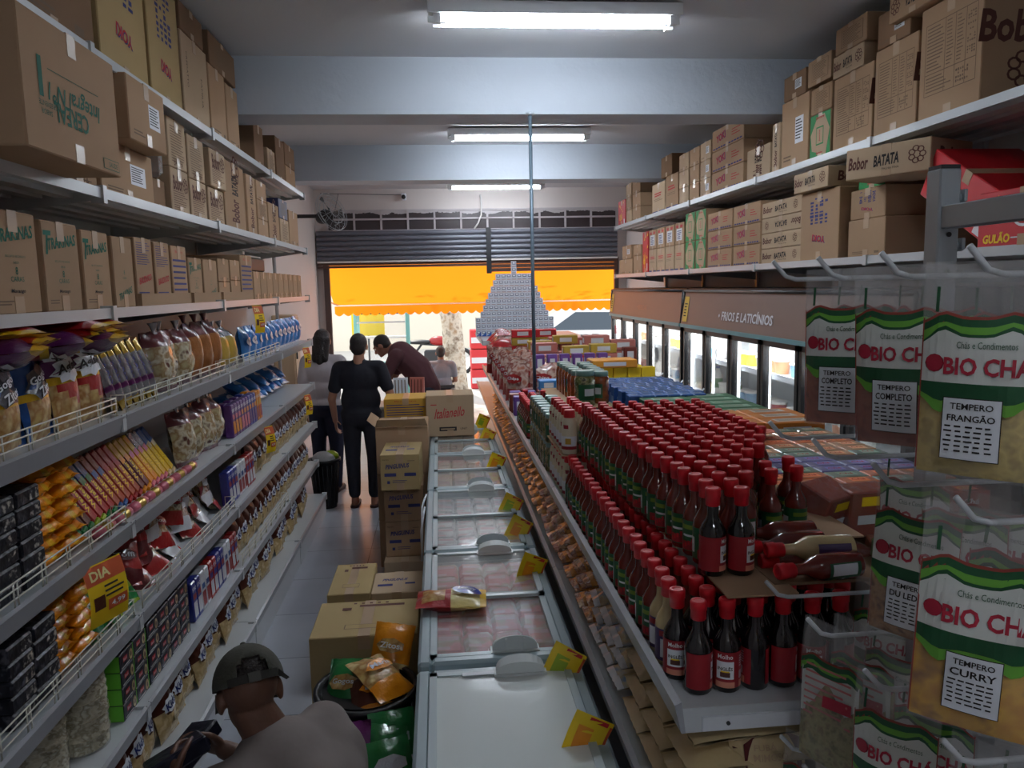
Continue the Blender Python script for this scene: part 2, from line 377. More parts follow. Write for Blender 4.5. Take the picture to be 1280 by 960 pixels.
for r, z in ((.22, .1), (.225, .13), (.15, .15), (.15, .08), (.07, .16)):
    b.tube([T @ Vector((r*math.cos(2*PI*k/28), r*math.sin(2*PI*k/28), z)) for k in range(29)], .003, STEEL, 5)
for k in range(18):
    a = 2*PI*k/18; b.tube([T @ Vector((r*math.cos(a), r*math.sin(a), z)) for r, z in ((.05, .165), (.15, .15), (.22, .12), (.15, .08), (.06, .07))], .0016, STEEL, 4)
b.build('cage', e)
for k in range(3):
    b = MB(); a0 = 2*PI*k/3; vs = []; 
    for i in range(7):
        for j in range(4):
            a = a0+(j-1.5)*.22*(.5+.5*i/6); r = .03+.17*i/6; vs.append(T @ Vector((r*math.cos(a), r*math.sin(a), .11+.012*(j-1.5))))
    b.add(vs, [(i*4+j, i*4+j+1, i*4+j+5, i*4+j+4) for i in range(6) for j in range(3)], FANM, True); b.build('blade', e)
# pipes and cabinet on the pier by the shop front
for k, x in enumerate((-1.70, -1.655)):
    b = MB(); b.tube([(x, 7.6+.5*k, 0), (x, 7.6+.5*k, 3.1)], .018, M('grey_pipe', (150, 146, 144), .5), 10)
    tag(b.build('wall_pipe'), ('grey pipe running up the wall just past the shelving', 'grey pipe running up the wall close to the meter cabinet')[k], 'pipe')
e = empty('meter_cabinet', (-1.68, 8.3, .95)); tag(e, 'tall beige metal meter cabinet on the wall behind the woman in white', 'cabinet')
b = MB(); b.box(-.08, .14, 0, .3, 0, .85, M('beige_metal', (198, 172, 140), .5), bev=.01); b.build('body', e)
b = MB(); b.box(.14, .15, .02, .28, .03, .82, M('beige_metal')); d = b.build('door', e)
b = MB(); b.box(.15, .165, .04, .06, .38, .46, DARK); b.build('handle', d)

# ================================================================ street side
b = MB(); b.box(-12, 14, Y1+.3, 40, -.2, -.06, STREETM); struct(b, 'street_ground')
b = MB(); b.box(-12, 14, 27, 27.4, -.1, 6, M('street_wall', (224, 214, 196), .8, var=.08, vscale=.5)); struct(b, 'street_wall')
# awning: sheet with a scalloped valance
def awning_mat():
    mt = bpy.data.materials.new('awning_canvas'); mt.use_nodes = True; nt = mt.node_tree; L = nt.links.new
    nt.nodes.remove(nt.nodes['Principled BSDF']); out = nt.nodes['Material Output']
    d = nt.nodes.new('ShaderNodeBsdfDiffuse'); t = nt.nodes.new('ShaderNodeBsdfTranslucent'); mx = nt.nodes.new('ShaderNodeMixShader'); mx.inputs[0].default_value = .55
    tc = nt.nodes.new('ShaderNodeTexCoord'); n = nt.nodes.new('ShaderNodeTexNoise'); n.inputs['Scale'].default_value = .8
    L(tc.outputs['Object'], n.inputs['Vector']); cr = nt.nodes.new('ShaderNodeValToRGB')
    cr.color_ramp.elements[0].color = rgb((251, 137, 26)); cr.color_ramp.elements[1].color = rgb((251, 139, 30)); L(n.outputs['Fac'], cr.inputs[0])
    L(cr.outputs[0], d.inputs[0]); L(cr.outputs[0], t.inputs[0]); L(d.outputs[0], mx.inputs[1]); L(t.outputs[0], mx.inputs[2]); L(mx.outputs[0], out.inputs[0])
    return mt
AWN = awning_mat()
b = MB(); nx, ny = 60, 10; xa, xb = -1.75, 3.3; vs = []
for j in range(ny+1):
    t = j/ny
    for i in range(nx+1):
        x = xa+(xb-xa)*i/nx; sag = .02*math.sin(PI*t)*math.sin(x*2.3)+.012*math.sin(7*x)*(1-t)
        vs.append((x, 11.8+1.4*t, 2.47-.68*t+sag))
b.add(vs, [(j*(nx+1)+i, j*(nx+1)+i+1, (j+1)*(nx+1)+i+1, (j+1)*(nx+1)+i) for j in range(ny) for i in range(nx)], AWN, True)
aw = b.build('awning'); tag(aw, 'orange canvas awning hanging outside over the pavement', 'awning')
b = MB(); k = 34; wd = (xb-xa)/k
for i in range(k):
    x = xa+wd*i; pts = [(x, 1.79), (x+wd, 1.79)]
    lo = [(x+wd*(1-q/8), 1.655-.045*math.sin(PI*q/8)) for q in range(9)]
    pts2 = [(p[0], 13.215, p[1]) for p in [(x, 1.79)]+lo[::-1]+[(x+wd, 1.79)]]
    b.add(pts2, [tuple(range(len(pts2)))], AWN)
b.build('valance', aw)
b = MB(); b.tube([(xa, 13.2, 1.795), (xb, 13.2, 1.795)], .02, M('awning_bar', (250, 240, 226), .5), 8); b.build('front_bar', aw)
for x in (-1.7, 3.2):
    b = MB(); b.tube([(x, 11.78, 1.9), (x, 13.18, 1.8)], .015, STEEL, 8); b.build('arm', aw)
# tree by the kerb
def bark():
    return speckle('tree_bark', [(120, 100, 82), (206, 196, 180), (160, 134, 106)], 7, .9, .8, 0, 6)
b = MB(); prof = []
random.seed(5); pts = []; rs = []
for k in range(14):
    z = -.06+k*.45; pts.append((.22+.05*math.sin(k*.9), 15.3+.03*math.cos(k)+1.5*(max(0, z)/6)**2.5, z)); rs.append(.23-.004*k+.02*math.sin(k*1.7)+(.1 if k == 0 else 0))
b.tube(pts, rs, bark(), 18); tr = b.build('street_tree'); tag(tr, 'pale barked tree trunk on the pavement beyond the awning', 'tree')
b = MB(); LEAFM = M('tree_leaf', (70, 110, 50), .7, var=.3, vscale=2)
for k in range(500):
    c = Vector((.3+random.gauss(0, 1.5), 16.4+abs(random.gauss(0, 1.3)), 6.8+random.gauss(0, .8))); a = Matrix.Rotation(U(0, 6), 3, Vector((U(-1, 1), U(-1, 1), U(-1, 1))))
    b.add([c+a @ Vector(q) for q in ((-.1, 0, 0), (0, -.05, 0), (.13, 0, 0), (0, .05, 0))], [(0, 1, 2, 3)], LEAFM)
b.build('foliage', tr)
# parked car
CARP = M('car_paint', (226, 230, 234), .25, coat=.6); CARG = M('car_glass', (60, 72, 84), .1)
e = empty('parked_car', (4.0, 18.5, -.06)); tag(e, 'white car parked across the street behind the coolers', 'car')
b = MB(); pr = [(-2.1, .35), (2.1, .35), (2.12, .75), (1.9, .98), (1.15, 1.03), (.55, 1.52), (-.9, 1.55), (-1.7, 1.1), (-2.1, .95)]
b.prism(pr, -.8, .8, CARP); b.build('body', e)
for sy in (-.81, .78):
    b = MB(); b.prism([(-1.45, 1.08), (.95, 1.05), (.48, 1.46), (-.85, 1.49)], sy, sy+.03, CARG); b.build('side_window', e)
for x in (-1.3, 1.3):
    for sy in (-.82, .62):
        b = MB(); b.lathe([(.18, 0), (.33, .01), (.34, .1), (.33, .19), (.18, .2)], BLACK, 20, Matrix.Translation((x, sy+.2, .34)) @ Matrix.Rotation(PI/2, 4, 'X')); q = b.build('wheel', e)
        b = MB(); b.lathe([(.0, .0), (.18, .02), (.18, .18), (0, .2)], STEEL, 14, Matrix.Translation((x, sy+.2, .34)) @ Matrix.Rotation(PI/2, 4, 'X')); b.build('hub', q)
# motorcycle beyond the tree
e = empty('motorcycle', (-.15, 19.0, -.06)); tag(e, 'dark motorcycle parked beside the tree across the street', 'motorcycle')
for x in (-.65, .65):
    b = MB(); b.tube([(x+.3*math.cos(2*PI*k/24), 0, .3+.3*math.sin(2*PI*k/24)) for k in range(25)], .05, BLACK, 8); q = b.build('wheel', e)
    b = MB()
    for k in range(10): b.tube([(x, 0, .3), (x+.27*math.cos(2*PI*k/10), 0, .3+.27*math.sin(2*PI*k/10))], .006, STEEL, 4)
    b.build('spoke', q)
b = MB(); b.tube([(-.65, 0, .3), (-.3, 0, .75), (.3, 0, .7), (.65, 0, .3)], .03, DARK, 8); b.tube([(.65, 0, .3), (.45, 0, 1.0)], .025, STEEL, 8); b.box(-.25, .25, -.13, .13, .3, .6, DARK, bev=.04); b.build('frame', e)
b = MB(); b.ball((.12, 0, .82), (.25, .14, .12), M('red_tank', (150, 30, 30), .3), 14, 8); b.build('tank', e)
b = MB(); b.ball((-.35, 0, .8), (.32, .13, .06), BLACK, 14, 8); b.build('seat', e)
b = MB(); b.tube([(.45, -.32, 1.02), (.42, 0, 1.05), (.45, .32, 1.02)], .014, STEEL, 8); b.build('handlebar', e)
# display cabinet, yellow board and red crates on the pavement
TEAL = M('teal_frame', (120, 190, 186), .4)
e = empty('street_display_cabinet', (-1.02, 13.9, -.06)); tag(e, 'glass display cabinet with teal posts on the pavement under the awning', 'display cabinet')
b = MB()
for sx in (-.45, .45):
    for sy in (-.25, .25): b.box(sx-.025, sx+.025, sy-.025, sy+.025, 0, 1.7, TEAL)
b.box(-.47, .47, -.27, .27, .75, .8, TEAL); b.box(-.47, .47, -.27, .27, 0, .75, M('cabinet_white', (226, 232, 232), .5)); b.build('frame', e)
b = MB(); b.box(-.44, .44, -.24, .24, 1.25, 1.27, M('cabinet_white')); b.box(-.44, .44, -.24, .24, 1.52, 1.53, M('cabinet_white')); b.build('shelf', e)
b = MB(); b.box(-.47, .47, -.27, .27, 1.68, 1.73, DARK); b.build('roof', e)
b = MB(); b.box(-.44, .44, -.255, -.25, .8, 1.68, GLASS); b.build('glass', e)
b = MB(); b.box(-1.62, -1.02, 14.45, 14.49, 1.2, 1.72, YEL); s = b.build('yellow_board'); tag(s, 'bright yellow sign board hanging behind the display cabinet', 'sign')
b = MB(); b.tube([(-1.32, 14.47, 1.72), (-1.32, 14.47, 2.6)], .01, DARK, 6); b.tube([(-1.32, 14.47, 1.2), (-1.32, 14.47, -.06)], .02, DARK, 6); b.build('post', s)
for k in range(3):
    b = MB(); z = -.06+.42*k
    b.box(.62, 1.1, 15.9, 16.3, z, z+.4, M('red_crate', (214, 60, 66), .5), bev=.02)
    o = b.build('red_crate'); tag(o, nth(k)+' red crate from the ground in the stack beyond the tree', 'crate', 'red crates beyond the tree')
    b = MB(); b.box(.64, 1.08, 15.892, 15.9, z+.12, z+.24, LABELW); b.build('white_band', o)
# ================================================================ cartons
def flakes(m, T, cx, cy, r, ink):
    """the little swirl of crisps printed on the snack cartons"""
    for k in range(7):
        a = 2*PI*k/7; x, y = cx+r*.62*math.cos(a), cy+r*.62*math.sin(a)
        pts = [(x+r*.33*math.cos(t)*1.2, y+r*.33*math.sin(t)) for t in [2*PI*q/10 for q in range(10)]]
        inn = [(x+r*.22*math.cos(t)*1.2, y+r*.22*math.sin(t)) for t in [2*PI*q/10 for q in range(10)]]
        m.add([(p[0], p[1], 0) for p in pts+inn], [(q, (q+1) % 10, 10+(q+1) % 10, 10+q) for q in range(10)], ink, False, T)
def code_grid(m, T, cx, cy, w, h, ink, nx=5, ny=6):
    for i in range(nx):
        for j in range(ny):
            if random.random() < .8: m.rect(cx+w*((i+.5)/nx-.5), cy+h*((j+.5)/ny-.5), w/nx*U(.45, .85), h/ny*U(.4, .8), ink, T)
def table_print(m, T, x0, x1, y0, y1, ink):
    t = .0035; w = x1-x0; h = y1-y0
    for f in (0, .3, 1): m.rect((x0+x1)/2, y0+h*f, w, t, ink, T)
    for f in (0, .4, .6, .8, 1): m.rect(x0+w*f, (y0+y1)/2, t, h, ink, T)
    m.lines(x0+w*.03, x0+w*.38, y0+h*.33, y1-.01, 13, ink, T, .35, .4)
    for a, c in ((.43, .57), (.63, .77)): m.lines(x0+w*a, x0+w*c, y0+h*.33, y1-.01, 13, ink, T, .3, .5)
    for q in range(4): code_grid(m, T, x0+w*.9, y0+h*(.42+.15*q), w*.16, h*.11, ink, 4, 3)
    m.lines(x0+w*.03, x0+w*.56, y0+.01, y0+h*.27, 5, ink, T, .35, .4); code_grid(m, T, x0+w*.75, y0+h*.14, w*.25, h*.2, ink, 6, 4)
def carton(w, d, h, style='plain', mat=None, flap=True):
    """cardboard carton; front to -Y, origin at the middle of its base"""
    mat = mat or CARD
    b = MB(); b.box(-w/2, w/2, -d/2, d/2, 0, h, mat, bev=min(.004, h*.03)); o = b.build('cardboard_carton')
    yf = -d/2-.0012
    if flap:                                              # tape over the top seam, down the front
        t = MB(); tw = min(.05, w*.2)
        t.box(-tw/2, tw/2, -d/2-.001, d/2+.001, h-.001, h+.001, TAPE)
        t.box(-tw/2, tw/2, -d/2-.0014, -d/2+.001, h-min(.06, h*.25), h+.001, TAPE)
        t.box(-tw/2, tw/2, -d/2-.0014, -d/2+.001, 0.001, min(.05, h*.2), TAPE); t.build('packing_tape', o)
    m = MB(); F = front(yf, 0, h/2)
    if style == 'plain':
        m.lines(-w*.36, w*.1, -h*.42, -h*.34, 2, INKGREY, F)
        m.rect(w*.3, -h*.38, w*.12, h*.06, INKGREY, F)
    elif style == 'label':
        m.rect(w*.18, h*.02, w*.3, h*.38, LABELW, F); m.lines(w*.05, w*.3, -h*.12, h*.18, 7, INKK, front(yf-.0005, 0, h/2), .4); m.lines(-w*.4, -w*.1, -h*.4, -h*.3, 2, INKGREY, F)
    elif style == 'cereal':
        R = front(yf, 0, h*.46, PI)
        m.text('CEREAL', INKG, .052, front(yf, -.03, h*.335, PI), .2, .02); m.text('Integral Nº1', INKG, .062, front(yf, .0, h*.49, PI), .3, .012, .2)
        m.text('1', INKG, .1, front(yf, -.19, h*.55, PI), None, .03); m.rect(0, h*.13, .3, .002, INKG, F)
        m.text('SABOR', INKG, .013, front(yf, -.17, h*.30, PI)); m.text('INGREDIENTE', INKG, .013, front(yf, -.15, h*.36, PI))
        m.rect(w*.37, -h*.42, w*.2, h*.09, INKG, F); m.rect(w*.37, -h*.42, w*.19, h*.08, mat, front(yf-.0004, 0, h/2)); m.text('SAUDE', INKG, .014, front(yf-.0008, w*.39, h*.08))
        S = side_neg(-w/2-.0012, 0, h/2); m.rect(-d*.1, h*.35, d*.3, h*.16, INKGREY, S); m.rect(-d*.1, h*.35, d*.28, h*.14, mat, side_neg(-w/2-.0016, 0, h/2)); m.text('Nutri', INKGREY, .03, side_neg(-w/2-.002, d*.1, h*.85))
        m.lines(-d*.3, d*.1, -h*.1, 0, 3, INKGREY, S, .25); m.text('LOTE:', INKGREY, .014, side_neg(-w/2-.0014, -d*.3, h*.08))
    elif style == 'biscuit':
        m.text('TRAKINAS', INKG, h*.13, front(yf, w*.02, h*.78, .12), w*.8, .03, .15); m.text('T', INKG, h*.26, front(yf, -w*.38, h*.76), w*.2, .03, .15)
        m.text('BISCOITO RECHEADO', INKG, h*.022, front(yf, 0, h*.56), w*.42); m.text('SABOR', INKG, h*.024, front(yf, 0, h*.5))
        m.text('8', INKG, h*.075, front(yf, 0, h*.42), None, .01); m.text('CARAS', INKG, h*.05, front(yf, 0, h*.34), w*.28)
        m.text('Morango', INKK, h*.05, front(yf, 0, h*.22), w*.3, .02, .3); m.lines(-w*.42, -w*.08, -h*.42, -h*.36, 2, INKGREY, F)
    elif style == 'biscuit_plain':
        m.text('8', INKG, h*.06, front(yf, 0, h*.5)); m.text('CARAS', INKG, h*.03, front(yf, 0, h*.42)); m.text('TRAKINAS', INKG, h*.1, front(yf, 0, h*.2, .25), w*.7, .02, .2)
    elif style == 'wafer':
        m.lines(-w*.42, w*.42, h*.1, h*.44, 10, INKV, F, .3, .5); m.text('BAUDUCO', INKR, h*.1, front(yf, 0, h*.4, .15), w*.72, .03, .15); m.lines(-w*.42, w*.42, -h*.44, -h*.28, 4, INKV, F, .45, .3)
    elif style == 'lines':
        m.text('Biscoito', INKR, h*.05, front(yf, 0, h*.9), w*.5); m.lines(-w*.44, w*.44, -h*.4, h*.3, 7, INKV, F, .35, .15)
    elif style == 'popcorn':
        m.text('YOKI', INKV, h*.1, front(yf-.0002, w*.01, h*.31, PI-.12), w*.34, .04); m.text('YOKI', INKR, h*.095, front(yf-.0006, 0, h*.315, PI-.12), w*.33, .02)
        code_grid(m, F, 0, h*.22, w*.5, h*.4, INKV, 4, 8)
    elif style == 'words':
        m.text('CREDATTO', INKK, w*.05, front(yf, -w*.32, h*.6, -PI/2), h*.4); m.text('FAMILIA', INKK, w*.05, front(yf, w*.22, h*.45, -PI/2), h*.34)
    elif style == 'crisps_tall':
        m.text('Bobor', INKB, w*.26, front(yf, -w*.12, h*.68), w*.52, .03); flakes(m, F, w*.3, h*.18, w*.15, INKB); m.lines(-w*.4, w*.4, -h*.42, h*.02, 9, INKB, F, .25, .4)
    elif style == 'crisps_list':
        m.lines(-w*.36, w*.36, -h*.4, h*.36, 14, INKGREY, F, .3, .3); m.text('BATATA', INKB, w*.14, front(yf, 0, h*.12), w*.5)
    elif style == 'crisps':
        m.text('Bobor', INKB, h*.42, front(yf, -w*.34, h*.52), w*.24, .03, .1); m.text('BATATA', INKK, h*.36, front(yf, 0, h*.52, .04), w*.3, .035, .1); m.text('PALHA FINA', INKK, h*.07, front(yf, w*.05, h*.24), w*.2)
        flakes(m, F, w*.35, h*.03, h*.3, INKB); m.text('Bobor', INKB, h*.5, side_pos(w/2+.0012, 0, h*.5), min(d*.6, h*1.6), .03, .1)
    elif style == 'crisps_turned':
        m.text('Bobor', INKB, h*.42, front(yf, w*.36, h*.5, PI), w*.22, .03, .1); m.text('BATATA', INKK, h*.36, front(yf, 0, h*.5, PI), w*.3, .035, .1); flakes(m, F, -w*.36, 0, h*.3, INKB)
    elif style == 'crisps_up':
        m.text('Bobor', INKB, w*.38, front(yf, -w*.02, h*.3, PI/2), h*.34, .03); m.text('BATATA', INKK, w*.3, front(yf, 0, h*.68, PI/2), h*.3, .03); flakes(m, F, w*.05, h*.4, w*.2, INKB)
    elif style == 'popcorn_wide':
        m.text('YOKI', INKV, h*.36, front(yf-.0002, -w*.2, h*.56, .1), w*.3, .04); m.text('YOKI', INKR, h*.35, front(yf-.0006, -w*.205, h*.565, .1), w*.29, .02)
        m.lines(w*.14, w*.4, -h*.15, h*.2, 3, INKR, F, .3, .5); m.rect(0, -h*.4, w*.94, h*.07, INKV, F)
        for k in range(12): m.rect(-w*.46+w*.92*k/11, -h*.4, w*.02, h*.08, mat, front(yf-.0008, 0, h/2))
    elif style == 'green':
        m.rect(0, 0, w*.98, h*.98, GREENP, F); q = front(yf-.0005, 0, h/2)
        m.add([(-w*.38, -h*.3, 0), (w*.3, -h*.46, 0), (w*.46, h*.1, 0), (w*.2, h*.46, 0), (-w*.2, h*.36, 0), (-w*.46, h*.05, 0)], [(0, 1, 2, 3, 4, 5)], CARDP, False, q)
        m.rect(0, 0, w*.36, h*.4, GREENP, front(yf-.001, 0, h/2)); m.rect(0, 0, w*.3, h*.34, CARDP, front(yf-.0015, 0, h/2)); m.text('Jasmine', INKR, w*.08, front(yf-.002, 0, h*.9), w*.4, .03, .2); m.text('Jasmine', INKR, w*.07, front(yf-.002, 0, h*.12), w*.3, .03, .2); m.text('Jasmine', INKR, w*.07, front(yf-.002, 0, h*.5, PI/2), h*.25, .03, .2)
    elif style == 'table':
        table_print(m, F, -w*.4, w*.42, -h*.28, h*.34, INKGREY); m.text('Bobor', INKB, .13, side_pos(w/2+.0012, -d*.1, h*.62), .36, .03, .1); flakes(m, side_pos(w/2+.0012, 0, h/2), -d*.05, -h*.22, .08, INKB)
        m.text('BATATA', INKK, .04, side_pos(w/2+.0012, -d*.12, h*.86), .2)
    elif style == 'list':
        m.rect(w*.05, 0, w*.7, h*.7, INKGREY, F); m.rect(w*.05, 0, w*.67, h*.67, mat, front(yf-.0005, 0, h/2)); m.lines(-w*.25, w*.35, -h*.3, h*.3, 10, INKGREY, front(yf-.001, 0, h/2), .4, .3); m.text('Bobor', INKB, h*.5, side_pos(w/2+.0012, 0, h*.5), min(d*.6, h*1.6), .03, .1)
    elif style == 'small_label':
        m.rect(0, -h*.05, w*.6, h*.55, LABELW, F); m.lines(-w*.22, w*.22, -h*.28, h*.16, 5, INKV, front(yf-.0005, 0, h/2), .5); m.rect(0, h*.33, w*.7, h*.12, INKR, F)
    elif style == 'quinoa':
        m.lines(-w*.3, w*.3, h*.05, h*.2, 2, INKR, F, .5, .2); m.lines(-w*.36, w*.36, -h*.1, 0, 2, INKGREY, F, .3); m.rect(0, -h*.45, w*.96, h*.06, INKV, F)
    elif style == 'red':
        m.text('GULÃO', YEL, h*.3, front(yf, -w*.12, h*.36), w*.36, .04, .1); m.text('TIRAS', YEL, h*.12, front(yf, -w*.1, h*.16), w*.2)
        for k in range(7):
            x, y, s = U(-w*.45, w*.4), U(-h*.4, h*.4), h*.1; m.add([(x, y, 0), (x+s, y+s*.3, 0), (x+s*.4, y+s, 0)], [(0, 1, 2)], YEL, False, F)
        m.rect(w*.36, -h*.36, w*.14, h*.18, LABELW, F)
    elif style == 'red_swirl':
        m.text('GULÃO', YEL, h*.2, front(yf, -w*.28, h*.16), w*.3, .04, .1); m.lines(-.06, w*.2, -h*.38, -h*.33, 1, LABELW, F)
        for r0, r1, mm in ((.3, .25, LABELW), (.14, .0, LABELW)):
            n = 20; vs = [(h*r0*math.cos(2*PI*k/n), h*.12+h*r0*math.sin(2*PI*k/n), 0) for k in range(n)]+[(h*r1*math.cos(2*PI*k/n), h*.12+h*r1*math.sin(2*PI*k/n), 0) for k in range(n)]
            m.add(vs, [(k, (k+1) % n, n+(k+1) % n, n+k) for k in range(n)], mm, False, F)
        for x, y in ((-.42, .2), (-.3, .32), (.36, .1), (.42, .3), (.3, .36)):
            m.add([(w*x, h*y, 0), (w*x+h*.1, h*y-.01, 0), (w*x+h*.06, h*y+h*.1, 0)], [(0, 1, 2)], YEL, False, F)
        m.rect(w*.42, -h*.32, w*.12, h*.2, LABELW, F)
    elif style == 'penguin':
        m.text('PINGUINUS', INKV, h*.13, front(yf, -w*.06, h*.68, .06), w*.6, .03, .2); m.text('PREPARO', INKK, h*.03, front(yf, -w*.36, h*.86)); m.rect(-w*.25, -h*.06, w*.3, h*.09, INKV, F); m.rect(w*.26, -h*.06, w*.3, h*.09, INKV, F)
        m.rect(-w*.3, -h*.27, w*.07, h*.08, INKV, F); m.lines(-w*.2, w*.2, -h*.3, -h*.2, 2, INKV, F, .3); m.lines(w*.2, w*.4, h*.3, h*.34, 1, INKGREY, F)
        Tp = top_pl(h+.0012); m.text('PINGUINUS', INKV, d*.12, top_pl(h+.0012, -w*.06, d*.1), w*.5, .03, .2); m.rect(-w*.25, -d*.15, w*.3, d*.1, INKV, Tp); m.rect(w*.25, -d*.1, w*.2, d*.08, INKV, Tp)
    elif style == 'script':
        m.text('Italianello', INKR, h*.24, front(yf, 0, h*.58, .08), w*.62, .01, .3); m.lines(-w*.4, -w*.25, h*.25, h*.3, 1, INKR, F); m.rect(-w*.05, -h*.32, w*.36, h*.1, INKK, F); m.lines(-w*.2, w*.12, -h*.35, -h*.29, 1, CARDP, front(yf-.0005, 0, h/2)); m.text('UNIT', INKK, h*.05, front(yf, w*.28, h*.18))
    elif style == 'marks':
        Tp = top_pl(h+.0012); m.lines(-w*.1, w*.35, d*.3, d*.38, 1, INKB, Tp, .8); m.rect(-w*.22, d*.26, w*.09, d*.08, INKB, Tp); m.rect(0, -d*.25, w*.4, d*.12, INKGREY, Tp); m.rect(0, -d*.25, w*.38, d*.1, mat, top_pl(h+.0016))
        for k in range(5): m.rect(-w*.15+w*.08*k, d*.42, w*.03, d*.04, INKB, Tp)
    if m.f: m.build('printing', o)
    return o
LROT, RROT = PI/2, -PI/2
def lcart(y0, y1, z, h, style, label, group=None, mat=None, xf=-1.2, d=.4, rz=0.0, seed=None):
    random.seed(int(y0*100)+int(z*977))
    g = .004; o = carton(y1-y0-2*g, d, h-.003, style, mat); o.location = (xf-d/2, (y0+y1)/2, z+.001); o.rotation_euler = (0, 0, LROT+rz)
    return tag(o, label, 'carton', group)
def rcart(y0, y1, z, h, style, label, group=None, mat=None, xf=2.24, d=.42, rz=0.0):
    random.seed(int(y0*100)+int(z*977))
    g = .004; o = carton(y1-y0-2*g, d, h-.003, style, mat); o.location = (xf+d/2, (y0+y1)/2, z+.001); o.rotation_euler = (0, 0, RROT+rz)
    return tag(o, label, 'carton', group)

# ================================================================ wall shelving by the snacks
LZ = [2.89, 2.415, 2.0, 1.61, 1.215, .86, .50, .19]
LY = [1.45, 2.87, 4.29, 5.71, 7.05]
FENCE = {3: [1, 1, 1], 4: [1, 0, 0], 5: [1, 1, 0], 6: [1, 0, 1]}
FENCES = {(3, 0), (3, 1), (3, 2), (4, 0), (5, 0), (5, 1), (6, 2)}
def fence(y0, y1, z, x):
    w = MB(); h = .075
    for zz in (z+.03, z+h-.02, z+h): w.tube([(x, y0+.01, zz), (x, y1-.01, zz)], .0026, WIRE, 6)
    n = 9
    for i in range(n+1):
        yy = y0+.012+(y1-y0-.024)*i/n
        for q in ((0, .02) if i not in (0, n) else (0,)): w.tube([(x, yy+q, z+.004), (x, yy+q, z+h)], .0024, WIRE, 6)
    for yy in (y0+.012, y1-.012): w.tube([(x, yy, z+h), (x-.05, yy, z+h), (x-.05, yy, z+.004)], .0024, WIRE, 6)
    return w
def bracket(m, y, z, xa, xb, mat, s=1):
    """tapered cantilever bracket under a shelf, from the wall upright xa out to xb"""
    t = .0025
    pts = [(xa, z-.005), (xa, z-.10), (xa+(xb-xa)*.15, z-.09), (xb, z-.035), (xb, z-.005)]
    vs = [(p[0], y-t, p[1]) for p in pts]+[(p[0], y+t, p[1]) for p in pts]; n = 5
    m.add(vs, [tuple(range(n)), tuple(range(2*n-1, n-1, -1))]+[(i, n+i, n+(i+1) % n, (i+1) % n) for i in range(n)], mat)
SNM = ['first', 'second', 'third', 'fourth']
for k in range(4):
    ya, yb = LY[k], LY[k+1]
    e = empty('shelving_unit', (-1.7, (ya+yb)/2, 0)); tag(e, nth(k)+' bay of the tall white wall shelving for snacks, counted from the camera end', 'shelving', 'bays of snack shelving')
    off = Matrix.Translation((1.7, -(ya+yb)/2, 0))
    def loc(mb):
        mb.v = [(p[0]+1.7, p[1]-(ya+yb)/2, p[2]) for p in mb.v]; return mb
    m = MB(); m.box(-1.72, -1.70, ya+.02, yb-.02, .1, 3.1, WHITE); loc(m).build('back_panel', e)
    for y in ((ya, yb) if k == 3 else (ya,)):
        m = MB(); yy = y+.022 if y == ya else y-.022; m.box(-1.745, -1.72, yy-.02, yy+.02, 0, 3.1, WHITE); loc(m).build('upright', e)
    m = MB(); m.box(-1.66, -1.10, ya+.01, yb-.01, 0, .15, SHELFM); loc(m).build('plinth', e)
    for i, z in enumerate(LZ):
        xf = -1.155 if i < 7 else -1.10
        s = MB(); s.box(-1.69, xf, ya+.003, yb-.003, z-.012, z, SHELFM)
        for q in range(4): s.box(-1.6+.1*q, -1.55+.1*q, ya+.02, yb-.02, z-.03, z-.012, SHELFM)
        for y in (ya+.006, yb-.006): bracket(s, y, z, -1.69, xf-.03, SHELFM)
        so = loc(s).build('shelf', e)
        r = MB()
        if i < 3: r.box(xf-.004, xf+.006, ya+.003, yb-.003, z-.032, z+.004, SHELFM)
        else:
            r.add([(xf+.002, ya+.003, z-.052), (xf+.002, yb-.003, z-.052), (xf+.016, yb-.003, z+.006), (xf+.016, ya+.003, z+.006), (xf-.008, ya+.003, z-.052), (xf-.008, yb-.003, z-.052), (xf+.004, yb-.003, z+.012), (xf+.004, ya+.003, z+.012)],
                  [(0, 1, 2, 3), (5, 4, 7, 6), (3, 2, 6, 7), (1, 0, 4, 5), (0, 3, 7, 4), (2, 1, 5, 6)], RAILM)
        loc(r).build('price_rail', so)
        c = MB(); c.box(xf-.03, xf+.014, yb-.034, yb-.003, z-.05, z+.012, SHELFM); loc(c).build('end_clip', so)
        if (i, k) in FENCES: loc(fence(ya+.03, yb-.03, z, xf-.002)).build('wire_fence', so)
B1 = 'tall brown cartons on the top snack shelf'
